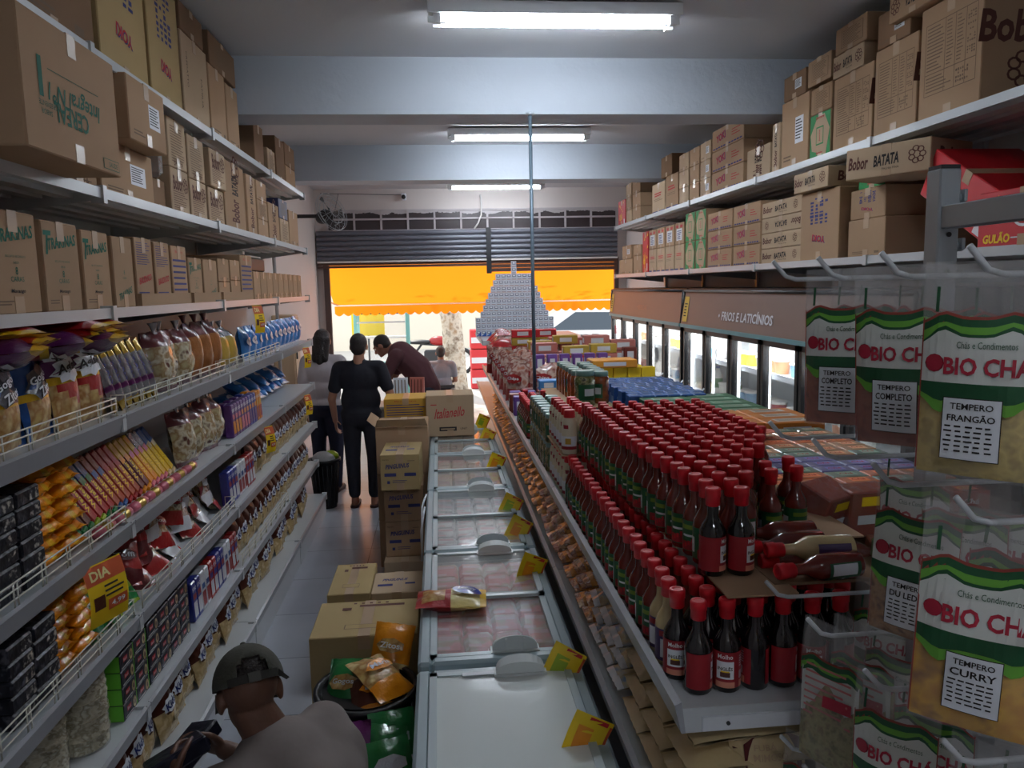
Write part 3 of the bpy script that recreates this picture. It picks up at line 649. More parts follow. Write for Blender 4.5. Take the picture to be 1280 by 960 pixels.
for y0, y1, h, st, mt, lb in [
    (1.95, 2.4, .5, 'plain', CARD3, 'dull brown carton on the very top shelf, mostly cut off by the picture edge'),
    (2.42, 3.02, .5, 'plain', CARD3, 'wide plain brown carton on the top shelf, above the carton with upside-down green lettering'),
    (3.06, 3.54, .54, 'popcorn', CARD2, 'yellowish tall carton with small red logo, beside the wide plain brown one'),
    (3.57, 3.98, .54, 'popcorn', CARD2, 'yellowish tall carton with code grid and red logo, next to the grey-taped carton'),
    (4.01, 4.44, .43, 'words', CARDP, 'tall carton with black words running down its front'),
    (4.46, 4.78, .40, 'plain', CARD, 'tall carton with shiny tape, beside the one with vertical black words'),
    (4.80, 5.07, .38, 'plain', CARD, 'last tall taped carton before the ceiling beam on the snack side'),
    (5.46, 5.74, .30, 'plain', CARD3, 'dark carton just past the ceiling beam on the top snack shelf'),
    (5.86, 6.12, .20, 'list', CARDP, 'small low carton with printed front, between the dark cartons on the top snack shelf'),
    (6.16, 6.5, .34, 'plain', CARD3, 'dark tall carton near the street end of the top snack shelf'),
    (6.52, 6.95, .18, 'plain', CARD, 'lower carton of the pair at the street end of the top snack shelf')]:
    lcart(y0, y1, LZ[0], h, st, lb, B1, mt)
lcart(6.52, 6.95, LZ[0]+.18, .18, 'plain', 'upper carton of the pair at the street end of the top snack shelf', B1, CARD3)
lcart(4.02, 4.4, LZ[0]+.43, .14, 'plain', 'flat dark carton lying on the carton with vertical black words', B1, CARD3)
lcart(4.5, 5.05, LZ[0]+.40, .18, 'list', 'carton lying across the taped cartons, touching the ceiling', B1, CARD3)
B2 = 'cartons on the second snack shelf'
lcart(2.03, 2.6, LZ[1], .345, 'cereal', 'big carton with upside-down green cereal lettering, sticking out over the shelf edge', B2, CARD, -.985, .5)
for y0, y1, zz, h, st, mt, lb, xf, d in [
    (2.66, 2.94, 0, .22, 'crisps_list', CARD, 'lower small carton just behind the big cereal carton', -1.2, .4),
    (2.66, 2.94, .22, .19, 'list', CARD, 'upper small carton just behind the big cereal carton', -1.2, .4),
    (2.97, 3.5, 0, .21, 'label', CARD, 'wide low carton with a white sticker, under the stickered carton', -1.2, .4),
    (3.06, 3.46, .21, .24, 'label', CARD, 'carton with a white sticker lying on the wide low carton', -1.12, .4),
    (3.72, 3.98, 0, .215, 'crisps_tall', CARDP, 'lower carton with brown logo, first of the paired columns on the second shelf', -1.2, .4),
    (3.72, 3.98, .215, .225, 'crisps_list', CARDP, 'upper carton with small print, first of the paired columns on the second shelf', -1.2, .4),
    (4.0, 4.27, 0, .20, 'crisps_tall', CARDP, 'lower carton with brown logo, second of the paired columns on the second shelf', -1.2, .4),
    (4.0, 4.27, .20, .215, 'crisps_list', CARDP, 'upper carton with small print, second of the paired columns on the second shelf', -1.2, .4),
    (4.3, 4.6, 0, .2, 'crisps_tall', CARDP, 'lower carton with brown logo, third of the paired columns on the second shelf', -1.2, .4),
    (4.3, 4.6, .2, .2, 'crisps_tall', CARDP, 'upper carton with brown logo, third of the paired columns on the second shelf', -1.18, .4),
    (4.63, 5.1, 0, .4, 'crisps_up', CARD, 'tall carton with a dark sideways logo beside the paired columns', -1.2, .4),
    (5.16, 5.4, 0, .39, 'crisps_up', CARD, 'narrow tall carton next to the one with a dark sideways logo', -1.2, .4),
    (5.44, 5.74, 0, .13, 'plain', CARD, 'bottom carton of three stacked ones on the second snack shelf', -1.2, .4),
    (5.44, 5.74, .13, .13, 'list', CARD, 'middle carton of three stacked ones on the second snack shelf', -1.2, .4),
    (5.44, 5.74, .26, .13, 'plain', CARD, 'top carton of three stacked ones on the second snack shelf', -1.2, .4),
    (5.78, 6.14, 0, .28, 'crisps_up', CARD, 'tall carton under the end of the second snack shelf, left open on top'.replace(', left open on top', ', beside three stacked ones'), -1.2, .4),
    (6.18, 6.52, 0, .2, 'list', CARDP, 'low printed carton under the navy pack on the second snack shelf', -1.2, .4),
    (6.55, 6.95, 0, .3, 'plain', CARD, 'last carton at the street end of the second snack shelf', -1.2, .4)]:
    lcart(y0, y1, LZ[1]+zz, h, st, lb, B2, mt, xf, d)
o = lcart(6.16, 6.5, LZ[1]+.2, .15, 'list', 'navy printed pack lying on the low carton of the second snack shelf', None, M('navy_pack', (42, 46, 84), .5)); o.name = 'navy_pack'; o['category'] = 'pack'
B3 = 'biscuit cartons on the third snack shelf'
rows3 = [(1.94, 2.2, .29, 'biscuit'), (2.215, 2.475, .295, 'biscuit'), (2.5, 2.745, .285, 'biscuit'), (2.765, 2.985, .275, 'biscuit'), (3.01, 3.205, .27, 'biscuit_plain'), (3.225, 3.42, .28, 'wafer'), (3.44, 3.63, .275, 'wafer'),
         (3.65, 3.865, .27, 'lines'), (3.885, 4.1, .225, 'biscuit'), (4.12, 4.37, .225, 'biscuit_plain')]
desc3 = {'biscuit': 'carton with big green biscuit logo', 'biscuit_plain': 'carton with small green print low down', 'wafer': 'carton with a red slanted logo and blue print', 'lines': 'carton with blue printed bars across the front'}
for i, (y0, y1, h, st) in enumerate(rows3): lcart(y0, y1, LZ[2], h, st, f'{desc3[st]}, {nth(i)} along the third snack shelf', B3)
for y0, y1, zz, h, st, lb in [(4.39, 4.62, 0, .11, 'plain', 'low carton under another one, beside the plain green-printed biscuit carton'), (4.39, 4.62, .11, .13, 'plain', 'carton on a low one, beside the plain green-printed biscuit carton'),
                        (4.64, 4.86, 0, .12, 'plain', 'low carton under a tilted-looking one next to the tall printed carton'), (4.64, 4.86, .12, .12, 'plain', 'carton on a low one next to the tall printed carton'), (4.88, 5.18, 0, .28, 'lines', 'tall printed carton before the row of small taped ones')]:
    lcart(y0, y1, LZ[2]+zz, h, st, lb, B3)
for i in range(9):
    a = 5.2+i*.196; lcart(a, a+.19, LZ[2], .185, 'plain', f'small taped carton, {nth(i)} past the tall printed one on the third snack shelf', B3)
for k, (a, c) in enumerate(((3.23, 3.84), (3.9, 4.36), (4.42, 5.1))):
    b = MB(); b.box(-1.192, -1.186, a, c, 0, .05, CARD); b.box(-1.24, -1.192, a, a+.004, 0, .05, CARD); b.box(-1.24, -1.192, c-.004, c, 0, .05, CARD)
    tag(b.build('cardboard_tray_edge', None, (0, 0, LZ[2]+.002)), ('low cut cardboard strip in front of the red-logo cartons', 'low cut cardboard strip in front of the green-printed cartons', 'low cut cardboard strip in front of the doubled cartons')[k], 'cardboard strip', 'cardboard tray edges')
e = empty('black_printer', (-1.42, 5.7, LZ[2]+.19)); tag(e, 'black box-shaped device with white lid on the small taped cartons', 'device')
b = MB(); b.box(-.14, .14, -.22, .22, 0, .1, BLACK, bev=.012); b.build('body', e)
b = MB(); b.box(-.13, .12, -.2, .2, .1, .115, LABELW, bev=.004); b.build('lid', e)
# wrapped parcel on the second shelf
b = MB(); b.box(-.12, .12, -.13, .13, 0, .22, CARD3, bev=.015); o = b.build('wrapped_parcel', None, (-1.34, 3.6, LZ[1]+.14), (0, 0, .5)); tag(o, 'dark parcel wrapped in shiny film between stickered carton and paired columns', 'parcel')
b = MB(); b.box(-.124, .124, -.134, .134, -.003, .225, film('wrap_film', clear=.7, bscale=22, bump=.8), bev=.02); b.build('film_wrap', o)
lcart(3.54, 3.7, LZ[1], .14, 'plain', 'small dark carton under the film-wrapped parcel', B2, CARD3, -1.22, .3)

# ================================================================ wall shelving above the coolers
RZ = [2.755, 2.165]
RY = [1.0, 2.42, 3.84, 5.26, 6.68, 8.1, 9.52]
for k in range(6):
    ya, yb = RY[k], RY[k+1]; cy = (ya+yb)/2
    e = empty('overhead_shelving', (2.8, cy, 2.0)); tag(e, nth(k)+' bay of the two-tier wall shelf above the coolers, counted from the camera end', 'shelving', 'bays of shelf above the coolers')
    def loc(mb):
        mb.v = [(p[0]-2.8, p[1]-cy, p[2]-2.0) for p in mb.v]; return mb
    for y in ((ya, yb) if k == 5 else (ya,)):
        m = MB(); yy = y+.022 if y == ya else y-.022; m.box(2.83, 2.855, yy-.02, yy+.02, 0, 3.1, SHELFM); loc(m).build('upright', e)
    for i, z in enumerate(RZ):
        s = MB(); s.box(2.21, 2.83, ya+.003, yb-.003, z-.012, z, SHELFM)
        for q in range(4): s.box(2.28+.13*q, 2.35+.13*q, ya+.02, yb-.02, z-.035, z-.012, SHELFM)
        for y in (ya+.006, yb-.006): bracket(s, y, z, 2.82, 2.23, SHELFM)
        so = loc(s).build('shelf', e)
        r = MB(); r.box(2.2, 2.212, ya+.003, yb-.003, z-.035, z+.004, SHELFM); loc(r).build('front_rail', so)
        c = MB(); c.box(2.19, 2.23, yb-.034, yb-.003, z-.045, z+.008, SHELFM); loc(c).build('end_clip', so)
R1 = 'cartons on the top shelf above the coolers'
for y0, y1, zz, h, st, mt, lb in [
    (3.08, 3.5, 0, .5, 'table', CARD, 'largest carton with a printed table, at the rack end of the top cooler-side shelf'),
    (3.51, 3.87, 0, .43, 'table', CARD, 'carton with a printed table, standing beside the largest such carton'),
    (3.58, 3.86, .43, .17, 'label', CARD3, 'dark carton with white sticker on the second printed-table carton'),
    (3.98, 4.3, .403, .12, 'crisps', CARDP, 'snack carton with brown logo lying over the carton next to the green one'),
    (3.96, 4.28, .524, .14, 'list', CARD, 'printed carton on top of a snack carton, touching the ceiling'),
    (4.3, 4.55, 0, .26, 'green', CARD, 'green and tan carton with red lettering on the top cooler-side shelf'),
    (4.3, 4.55, .26, .15, 'list', CARD, 'small printed carton on the green carton of the top cooler-side shelf'),
    (4.57, 4.94, 0, .42, 'label', CARD, 'plain tall carton with a small white sticker beside the green carton'),
    (4.96, 5.08, 0, .32, 'crisps_up', CARDP, 'narrow carton with sideways snack logo beside the tall stickered carton'),
    (5.1, 5.5, 0, .22, 'crisps_up', CARDP, 'shorter carton with sideways snack logo, below the ceiling beam'),
    (4.62, 4.92, .42, .15, 'label', CARD3, 'dark flat carton lying on the tall stickered carton'),
    (4.32, 4.6, .43, .15, 'list', CARD, 'printed snack carton lying over the green carton, close to the ceiling')]:
    rcart(y0, y1, RZ[0]+zz, h, st, lb, R1, mt)
rcart(3.88, 4.28, RZ[0], .40, 'table', 'third carton with a printed table, against the green carton', R1)
rcart(3.32, 3.7, RZ[0]+.505, .13, 'crisps_turned', 'snack carton with upside-down logo resting on the largest printed-table carton', R1, None, 2.2)
o = rcart(3.08, 3.3, RZ[0]+.505, .2, 'red', 'red carton on the largest printed-table carton', R1, REDP)
for i, (y0, y1, n, hh, st) in enumerate([(5.56, 6.22, 3, .165, 'popcorn_wide'), (6.24, 6.5, 3, .15, 'label'), (6.52, 6.78, 3, .15, 'plain'), (6.8, 7.08, 3, .15, 'plain'), (7.1, 7.5, 1, .32, 'quinoa'), (7.52, 7.98, 1, .3, 'quinoa'), (8.45, 8.8, 3, .15, 'plain'), (8.84, 9.1, 3, .15, 'plain')]):
    for j in range(n): rcart(y0, y1, RZ[0]+hh*j, hh, st, f'{("lowest","second","top")[j] if n > 1 else "single tall"} carton of the {nth(i)} column past the ceiling beam, top cooler-side shelf', R1, (CARD, CARDP)[i % 2])
rcart(7.3, 7.66, RZ[0]+.321, .2, 'plain', 'dark carton lying on two tall printed cartons of the top cooler-side shelf', R1, CARD3)
rcart(9.14, 9.5, RZ[0], .3, 'red', 'red carton at the street end of the top cooler-side shelf', R1, REDP)
R2 = 'cartons on the lower shelf above the coolers'
for j in range(4): rcart(4.62, 5.22, RZ[1]+.103*j, .103, 'crisps_turned' if j == 2 else 'crisps', f'flat snack carton with {"upside-down " if j == 2 else ""}brown logo, {("lowest","second","third","top")[j]} of its stack of four', R2, CARDP)
rcart(4.14, 4.6, RZ[1], .40, 'popcorn', 'open tall carton with blue code grid beside the stack of four snack cartons', R2, CARD, 2.22)
rcart(4.2, 4.62, RZ[1]+.405, .115, 'crisps', 'snack carton lying on the open tall carton', R2, CARDP, 2.18, .3)
rcart(3.72, 4.08, RZ[1], .2, 'plain', 'plain tan carton at the bottom, below a code-grid carton and a tilted snack carton', R2, CARD, 2.24, .5)
rcart(3.76, 4.1, RZ[1]+.2, .16, 'popcorn', 'small carton with code grid on the plain tan carton', R2, CARD, 2.26, .5)
rcart(3.8, 4.06, RZ[1]+.36, .2, 'green', 'green and tan carton under the top shelf near the spice rack', R2, CARD, 2.28, .45)
o = rcart(3.42, 3.86, RZ[1]+.37, .15, 'crisps', 'snack carton pulled out and tilted over the shelf edge by the green carton', R2, CARDP, 2.12, .34, .45)
for c, (y0, y1) in enumerate(((5.24, 5.74), (5.76, 6.3))):
    for j in range(3): rcart(y0, y1, RZ[1]+.148*j, .148, 'popcorn_wide', f'carton with red logo, {("lowest","middle","top")[j]} of the {("near","far")[c]} stack of three on the lower cooler-side shelf', R2)
for c, (y0, y1) in enumerate(((6.34, 6.6), (6.62, 6.88))):
    for j in range(2): rcart(y0, y1, RZ[1]+.25*j, .25, 'green', f'green and tan carton, {("lower","upper")[j]} one of the {("near","far")[c]} pair on the lower cooler-side shelf', R2)
for i in range(4):
    rcart(6.92+.3*i, 7.2+.3*i, RZ[1], .24, 'quinoa', f'tan carton with small print, {nth(i)} in the row past the green cartons', R2, CARDP)
    rcart(6.92+.3*i, 7.2+.3*i, RZ[1]+.24, .2, 'small_label', f'small carton with white label, {nth(i)} in the upper row past the green cartons', R2, CARD)
rcart(8.14, 8.36, RZ[1], .44, 'red', 'narrow red carton at the end of the row of small labelled cartons', R2, REDP)
for j, (y0, y1, zz, h, st) in enumerate([(8.4, 8.75, 0, .2, 'plain'), (8.8, 9.45, 0, .18, 'plain'), (8.85, 9.3, .18, .16, 'label'), (8.42, 8.74, .2, .12, 'plain')]):
    rcart(y0, y1, RZ[1]+zz, h, st, f'{("tan carton beside the narrow red one", "wide tan carton at the very street end", "stickered carton on the wide tan one at the street end", "flat carton on the tan one beside the narrow red one")[j]}, lower cooler-side shelf', R2)
o = rcart(2.5, 3.0, RZ[1], .22, 'red_swirl', 'red carton with white swirl and yellow triangles standing square on the shelf', 'red snack cartons', REDP, 2.2)
o = rcart(2.96, 3.5, RZ[1], .22, 'red', 'red snack carton with yellow logo tipped over on its edge', 'red snack cartons', REDP, 2.22, .4)
o.rotation_euler = (0, .52, RROT); o.location = (2.45, 3.24, RZ[1]+.14)
rcart(2.3, 2.75, RZ[1]+.235, .2, 'red', 'red carton lying on the swirl carton', 'red snack cartons', REDP, 2.24)
# ================================================================ glass-door coolers
HEADM = M('cooler_header', (124, 106, 98), .42, spec=.35); TEALS = M('teal_strip', (96, 150, 158), .4); FRM = M('cooler_frame', (22, 22, 25), .4); INW = M('cooler_inside', (222, 226, 228), .5)
LED = M('led_strip', (240, 248, 255), .5, emit=3.0)
TUBS = []
def cooler(ya, yb, nd, lab, sign):
    cy = (ya+yb)/2; e = empty('glass_door_cooler', (2.2, cy, 0)); tag(e, lab, 'cooler', 'glass-door coolers')
    L = yb-ya; a, c = -L/2, L/2
    m = MB(); m.box(.57, .62, a, c, .12, 1.98, INW); m.box(.02, .62, a, a+.04, .12, 1.98, FRM); m.box(.02, .62, c-.04, c, .12, 1.98, FRM); m.box(.02, .62, a, c, .02, .14, FRM); m.box(.02, .62, a, c, 1.94, 2.0, FRM)
    m.box(.04, .57, a+.041, a+.044, .14, 1.94, INW); m.box(.04, .57, c-.044, c-.041, .14, 1.94, INW); m.build('body', e)
    h = MB(); h.add([(-.05, a, 1.69), (-.05, c, 1.69), (-.01, c, 1.975), (-.01, a, 1.975), (.03, a, 1.69), (.03, c, 1.69), (.03, c, 1.975), (.03, a, 1.975)], [(1, 0, 3, 2), (4, 5, 6, 7), (0, 4, 7, 3), (5, 1, 2, 6), (3, 7, 6, 2), (0, 1, 5, 4)], HEADM); ho = h.build('header', e)
    q = MB(); q.box(-.055, .03, a, c, 1.66, 1.69, TEALS); q.build('light_strip', ho)
    q = MB(); q.tube([(-.015, a, 1.98), (-.015, c, 1.98)], .012, FRM, 8); q.tube([(-.035, c, 1.69), (-.015, c, 1.98)], .012, FRM, 8); q.tube([(-.035, a, 1.69), (-.015, a, 1.98)], .012, FRM, 8); q.build('header_trim', ho)
    tilt = math.atan2(.04, .285)
    T = Matrix.Translation((-.036, 0, 1.80)) @ Matrix.Rotation(tilt, 4, 'Y') @ Matrix.Rotation(-PI/2, 4, 'Z') @ Matrix.Rotation(PI/2, 4, 'X')
    q = MB()
    if sign: q.text('• FRIOS E LATICÍNIOS', LABELW, .085, T @ Matrix.Translation((-.28, -.0, .004)), .98, .022)
    else: q.text('• BEBIDAS', M('faint_ink', (170, 120, 96), .5), .05, T @ Matrix.Translation((.1, 0, .004)), .4)
    q.build('sign_lettering', ho)
    q = MB(); q.rect(-c+.1, .02, .12, .22, M('yellow_sticker', (206, 176, 70), .5), T @ Matrix.Translation((0, 0, .003))); q.lines(-c+.06, -c+.14, -.05, .08, 5, INKK, T @ Matrix.Translation((0, 0, .0035)), .4); q.build('energy_sticker', ho)
    for k in range(nd):
        y0 = a+L*k/nd+.012; y1 = a+L*(k+1)/nd-.012
        d = MB(); f = .035
        d.box(-.03, .015, y0, y0+f, .16, 1.655, FRM); d.box(-.03, .015, y1-f, y1, .16, 1.655, FRM); d.box(-.03, .015, y0, y1, .16, .16+f, FRM); d.box(-.03, .015, y0, y1, 1.655-f, 1.655, FRM); do = d.build('door', e)
        g = MB(); g.box(-.012, -.006, y0+f, y1-f, .16+f, 1.655-f, GLASS); g.build('glass', do)
        g = MB(); g.tube([(-.035, y1-f/2, .75), (-.06, y1-f/2, .78), (-.06, y1-f/2, 1.15), (-.035, y1-f/2, 1.18)], .008, STEEL, 8); g.build('handle', do)
    for z in (.45, .78, 1.1, 1.4):
        s = MB(); s.box(.08, .55, a+.05, c-.05, z-.012, z, INW); s.box(.07, .08, a+.05, c-.05, z-.02, z+.02, LABELW); s.build('shelf', e)
    for k in range(nd):
        ld = bpy.data.lights.new('cooler_fill_light', 'AREA'); ld.shape = 'RECTANGLE'; ld.size = .4; ld.size_y = .05; ld.energy = 5; ld.color = (.95, .98, 1); lo = bpy.data.objects.new('cooler_fill_light', ld); COL.objects.link(lo); lo.parent = e; lo.location = (.075, a+L*(k+.5)/nd, 1.66); lo.rotation_euler = Vector((.35, 0, -1)).to_track_quat('-Z', 'Y').to_euler()  # area light without a fixture, added per door to brighten the inside
    for k in range(nd+1):
        y = a+.06+(L-.12)*k/nd; s = MB(); s.box(.03, .045, y-.01, y+.01, .3, 1.6, LED); s.build('led_strip', e)
cooler(3.36, 6.72, 6, 'glass-door cooler whose header reads about cold cuts and dairy', True)
cooler(6.76, 9.62, 5, 'glass-door cooler at the street end, next to the dairy cooler', False)
# goods in the coolers
TCOL = [(214, 150, 110), (230, 226, 214), (232, 206, 80), (190, 70, 70), (240, 240, 240), (120, 160, 190)]
def tub(i):
    def f():
        c = TCOL[i]; b = MB(); b.lathe([(.045, 0), (.055, .085), (.056, .09)], M(f'tub_{i}', c, .4), 16); o = b.build('dairy_tub')
        q = MB(); q.lathe([(.059, .088), (.059, .1), (.05, .102)], M('tub_lid', (226, 222, 214), .4), 16); q.build('lid', o); return o
    return f
def milk_bottle():
    b = MB(); b.lathe([(.04, 0), (.042, .02), (.042, .15), (.016, .2), (.016, .22)], M('milk_plastic', (232, 230, 222), .4), 14); o = b.build('milk_bottle')
    q = MB(); q.lathe([(.018, .215), (.018, .235)], M('blue_cap', (50, 90, 170), .4), 12); q.build('cap', o)
    q = MB(); q.lathe([(.0425, .05), (.0425, .13)], M('milk_label', (90, 150, 90), .4), 14, cap=False); q.build('label', o); return o
random.seed(21)
SHN = {.78: 'second lowest', 1.1: 'middle', 1.4: 'top'}
for di, y in enumerate([3.92+.28, 4.48+.28, 5.04+.28, 5.6+.28, 6.16+.28, 7.05, 7.6, 8.2, 8.75]):
    for z in (.78, 1.1, 1.4):
        n = 4 if di < 5 else 2
        for j in range(n):
            yy = y-.2+.4*(j+.5)/n; tall = (z == .78 or (di+j) % 5 == 0) and z != 1.4
            where = f'{nth(j)} from the camera side behind the {nth(di)} visible cooler door, {SHN[z]} shelf'
            if tall: put('milk_bottle', milk_bottle, (2.36+U(0, .05), yy, z), (0, 0, U(0, 6)), f'white bottle, {where}', 'bottle', 'goods in the coolers')
            else:
                i = (di*2+int(z*10)+j//2) % 6; put(f'tub{i}', tub(i), (2.36+U(0, .05), yy, z), (0, 0, 0), f'small tub, {where}', 'tub', 'goods in the coolers')

# ================================================================ chest freezers
FBODY = M('freezer_body', (206, 212, 214), .35, coat=.2); FRIM = M('freezer_rim', (160, 178, 184), .3, spec=.6); FLID = M('lid_frame', (186, 200, 204), .3)
LGLASS = film('lid_glass', (222, 232, 230), .84, .05, bump=.03, bscale=5); FROST = film('frosted_lid', (240, 247, 245), .03, .12, bump=.05, bscale=9)
GRIP = M('grip_plastic', (216, 222, 222), .35)
FX0, FX1 = -.105, .41
def grip(x, y, flip):
    """arched moulded grip with two ribs"""
    b = MB(); w = .15; n = 12; out = []
    for k in range(n+1):
        a = PI*k/n; out.append((-w/2*math.cos(a), .05*math.sin(a)**.7))
    for k in range(n):
        (x0, h0), (x1, h1) = out[k], out[k+1]
        for y0, y1 in ((0, .016),):
            b.add([(x0, 0, 0), (x1, 0, 0), (x1, 0, h1), (x0, 0, h0), (x0, .03, 0), (x1, .03, 0), (x1, .03, h1*.75), (x0, .03, h0*.75)], [(0, 1, 2, 3), (5, 4, 7, 6), (3, 2, 6, 7)], GRIP)
    for xx in (-.03, .03): b.box(xx-.003, xx+.003, -.006, 0, 0, .042, GRIP)
    b.box(-w/2-.005, w/2+.005, -.012, .035, -.006, .002, GRIP)
    s = -1 if flip else 1
    b.v = [(x+p[0], y+s*p[1], p[2]) for p in b.v]
    if flip: b.f = [tuple(reversed(f)) for f in b.f]
    return b
FY = [(.86, 2.29), (2.33, 3.37), (3.39, 4.44), (4.47, 5.42), (5.44, 6.4)]
FLAB = ['white chest freezer with frosted lids, closest to the camera', 'chest freezer with red packs inside and a snack bag on its lid', 'chest freezer with grey frost, behind the one with red packs', 'chest freezer beside the stack of penguin-blue lettered cartons', 'last chest freezer, up against the carton with red script']
FLAB[0] = 'white chest freezer with frosted lids, at the camera end of the row'; FLAB[3] = 'fourth chest freezer of the row, beside the tall carton stack'
freez = []
for i, (ya, yb) in enumerate(FY):
    e = empty('chest_freezer', ((FX0+FX1)/2, (ya+yb)/2, 0)); tag(e, FLAB[i], 'freezer', 'chest freezers'); cx, cy = e.location.x, e.location.y; L = yb-ya; a, c = -L/2, L/2; x0, x1 = FX0-cx, FX1-cx
    m = MB(); t = .05
    m.box(x0+.01, x1-.01, a+.005, c-.005, .06, .56, FBODY, bev=.01)
    for q in ((x0+.01, x0+t, a+.005, c-.005), (x1-t, x1-.01, a+.005, c-.005), (x0+t, x1-t, a+.005, a+t), (x0+t, x1-t, c-t, c-.005)): m.box(*q, .56, .83, FBODY)
    m.build('body', e)
    for sx in (x0+.06, x1-.06):
        for sy in (a+.08, c-.08):
            q = MB(); q.lathe([(.025, 0), (.025, .06)], BLACK, 10, Matrix.Translation((sx, sy, 0))); q.build('foot', e)
    m = MB(); r = .045
    for q in ((x0, x0+r, a, c), (x1-r, x1, a, c), (x0+r, x1-r, a, a+r), (x0+r, x1-r, c-r, c)): m.box(*q, .82, .865, FRIM, bev=.01)
    m.build('rim', e)
    for k, (la, lb, z) in enumerate(((a+.04, .03, .852), (-.03, c-.04, .862))):
        d = MB(); f = .022; xx0, xx1 = x0+.04, x1-.04
        for q in ((xx0, xx0+f, la, lb), (xx1-f, xx1, la, lb), (xx0, xx1, la, la+f), (xx0, xx1, lb-f, lb)): d.box(*q, z, z+.012, FLID)
        do = d.build('lid', e)
        g = MB(); g.box(xx0+f, xx1-f, la+f, lb-f, z+.004, z+.007, FROST if i == 0 else LGLASS); g.build('glass', do)
        gy = la+.012 if k == 0 else lb-.012
        gb = grip(.06, gy, k == 1); gb.v = [(p[0], p[1], p[2]+z+.014) for p in gb.v]; gb.build('grip', do)
    if i == 0:
        q = MB(); q.box(x0+.14, x0+.29, c-.075, c-.055, .876, .8765, LABELW); q.build('sticker', e)
    if i == 2:
        q = MB(); q.tube([(x0-.005, c-.02, .85), (x0-.03, c-.1, .8), (x0-.035, c-.3, .55), (x0-.03, c-.4, .75), (x0-.01, c-.25, .84)], .006, LABELW, 8); q.build('cable', e)
    freez.append(e)
# frozen goods seen through the lids
REDPK = speckle('frozen_red_print', [(190, 50, 60), (226, 110, 116), (180, 140, 110), (236, 216, 210)], 9, .5, .4, .2); GREYPK = speckle('frozen_grey_print', [(160, 152, 154), (206, 202, 202), (232, 232, 232)], 12, .5, .4, .2); FROSTM = M('frost', (206, 216, 212), .8, var=.06, vscale=5, bump=.4, bscale=20)
TANPK = speckle('frozen_tan_print', [(206, 166, 136), (232, 212, 190), (190, 150, 136)], 9, .5, .4, .2)
def frozen_pack(key, mat):
    def f():
        b = MB(); b.box(-.052, .052, -.075, .075, 0, .05, mat, bev=.015); o = b.build('frozen_pack')
        q = MB(); q.rect(0, .03, .07, .03, M('pack_panel', (214, 160, 160), .6), top_pl(.0512)); q.rect(-.02, -.045, .045, .02, M('pack_panel'), top_pl(.0512)); q.build('printing', o); return o
    return f
for i, mat, key in ((1, REDPK, 'red'), (2, GREYPK, 'grey'), (3, TANPK, 'tan'), (4, TANPK, 'tan')):
    ya, yb = FY[i]; n = 6
    for r in range(n):
        for q in range(4):
            random.seed(i*100+r*10+q); cname = {'red': 'red', 'grey': 'frosty grey', 'tan': 'tan'}[key]
            put('frozen_'+key, frozen_pack(key, mat), (FX0+.1+.105*q, ya+.12+(yb-ya-.24)*(r+.5)/n, .79+U(0, .008)), (U(-.05, .05), U(-.05, .05), U(-.06, .06)), f'{cname} frozen pack, {nth(q)} from the aisle in the {nth(r)} row of the {nth(i)} freezer', 'frozen pack', f'{key} frozen packs in freezer {i}')
b = MB(); b.box(FX0+.05, FX1-.05, .92, 2.24, .57, .72, FROSTM, bev=.03); tag(b.build('frost_layer'), 'pale frost covering the contents of the frosted-lid freezer', 'frost', None, 'stuff')

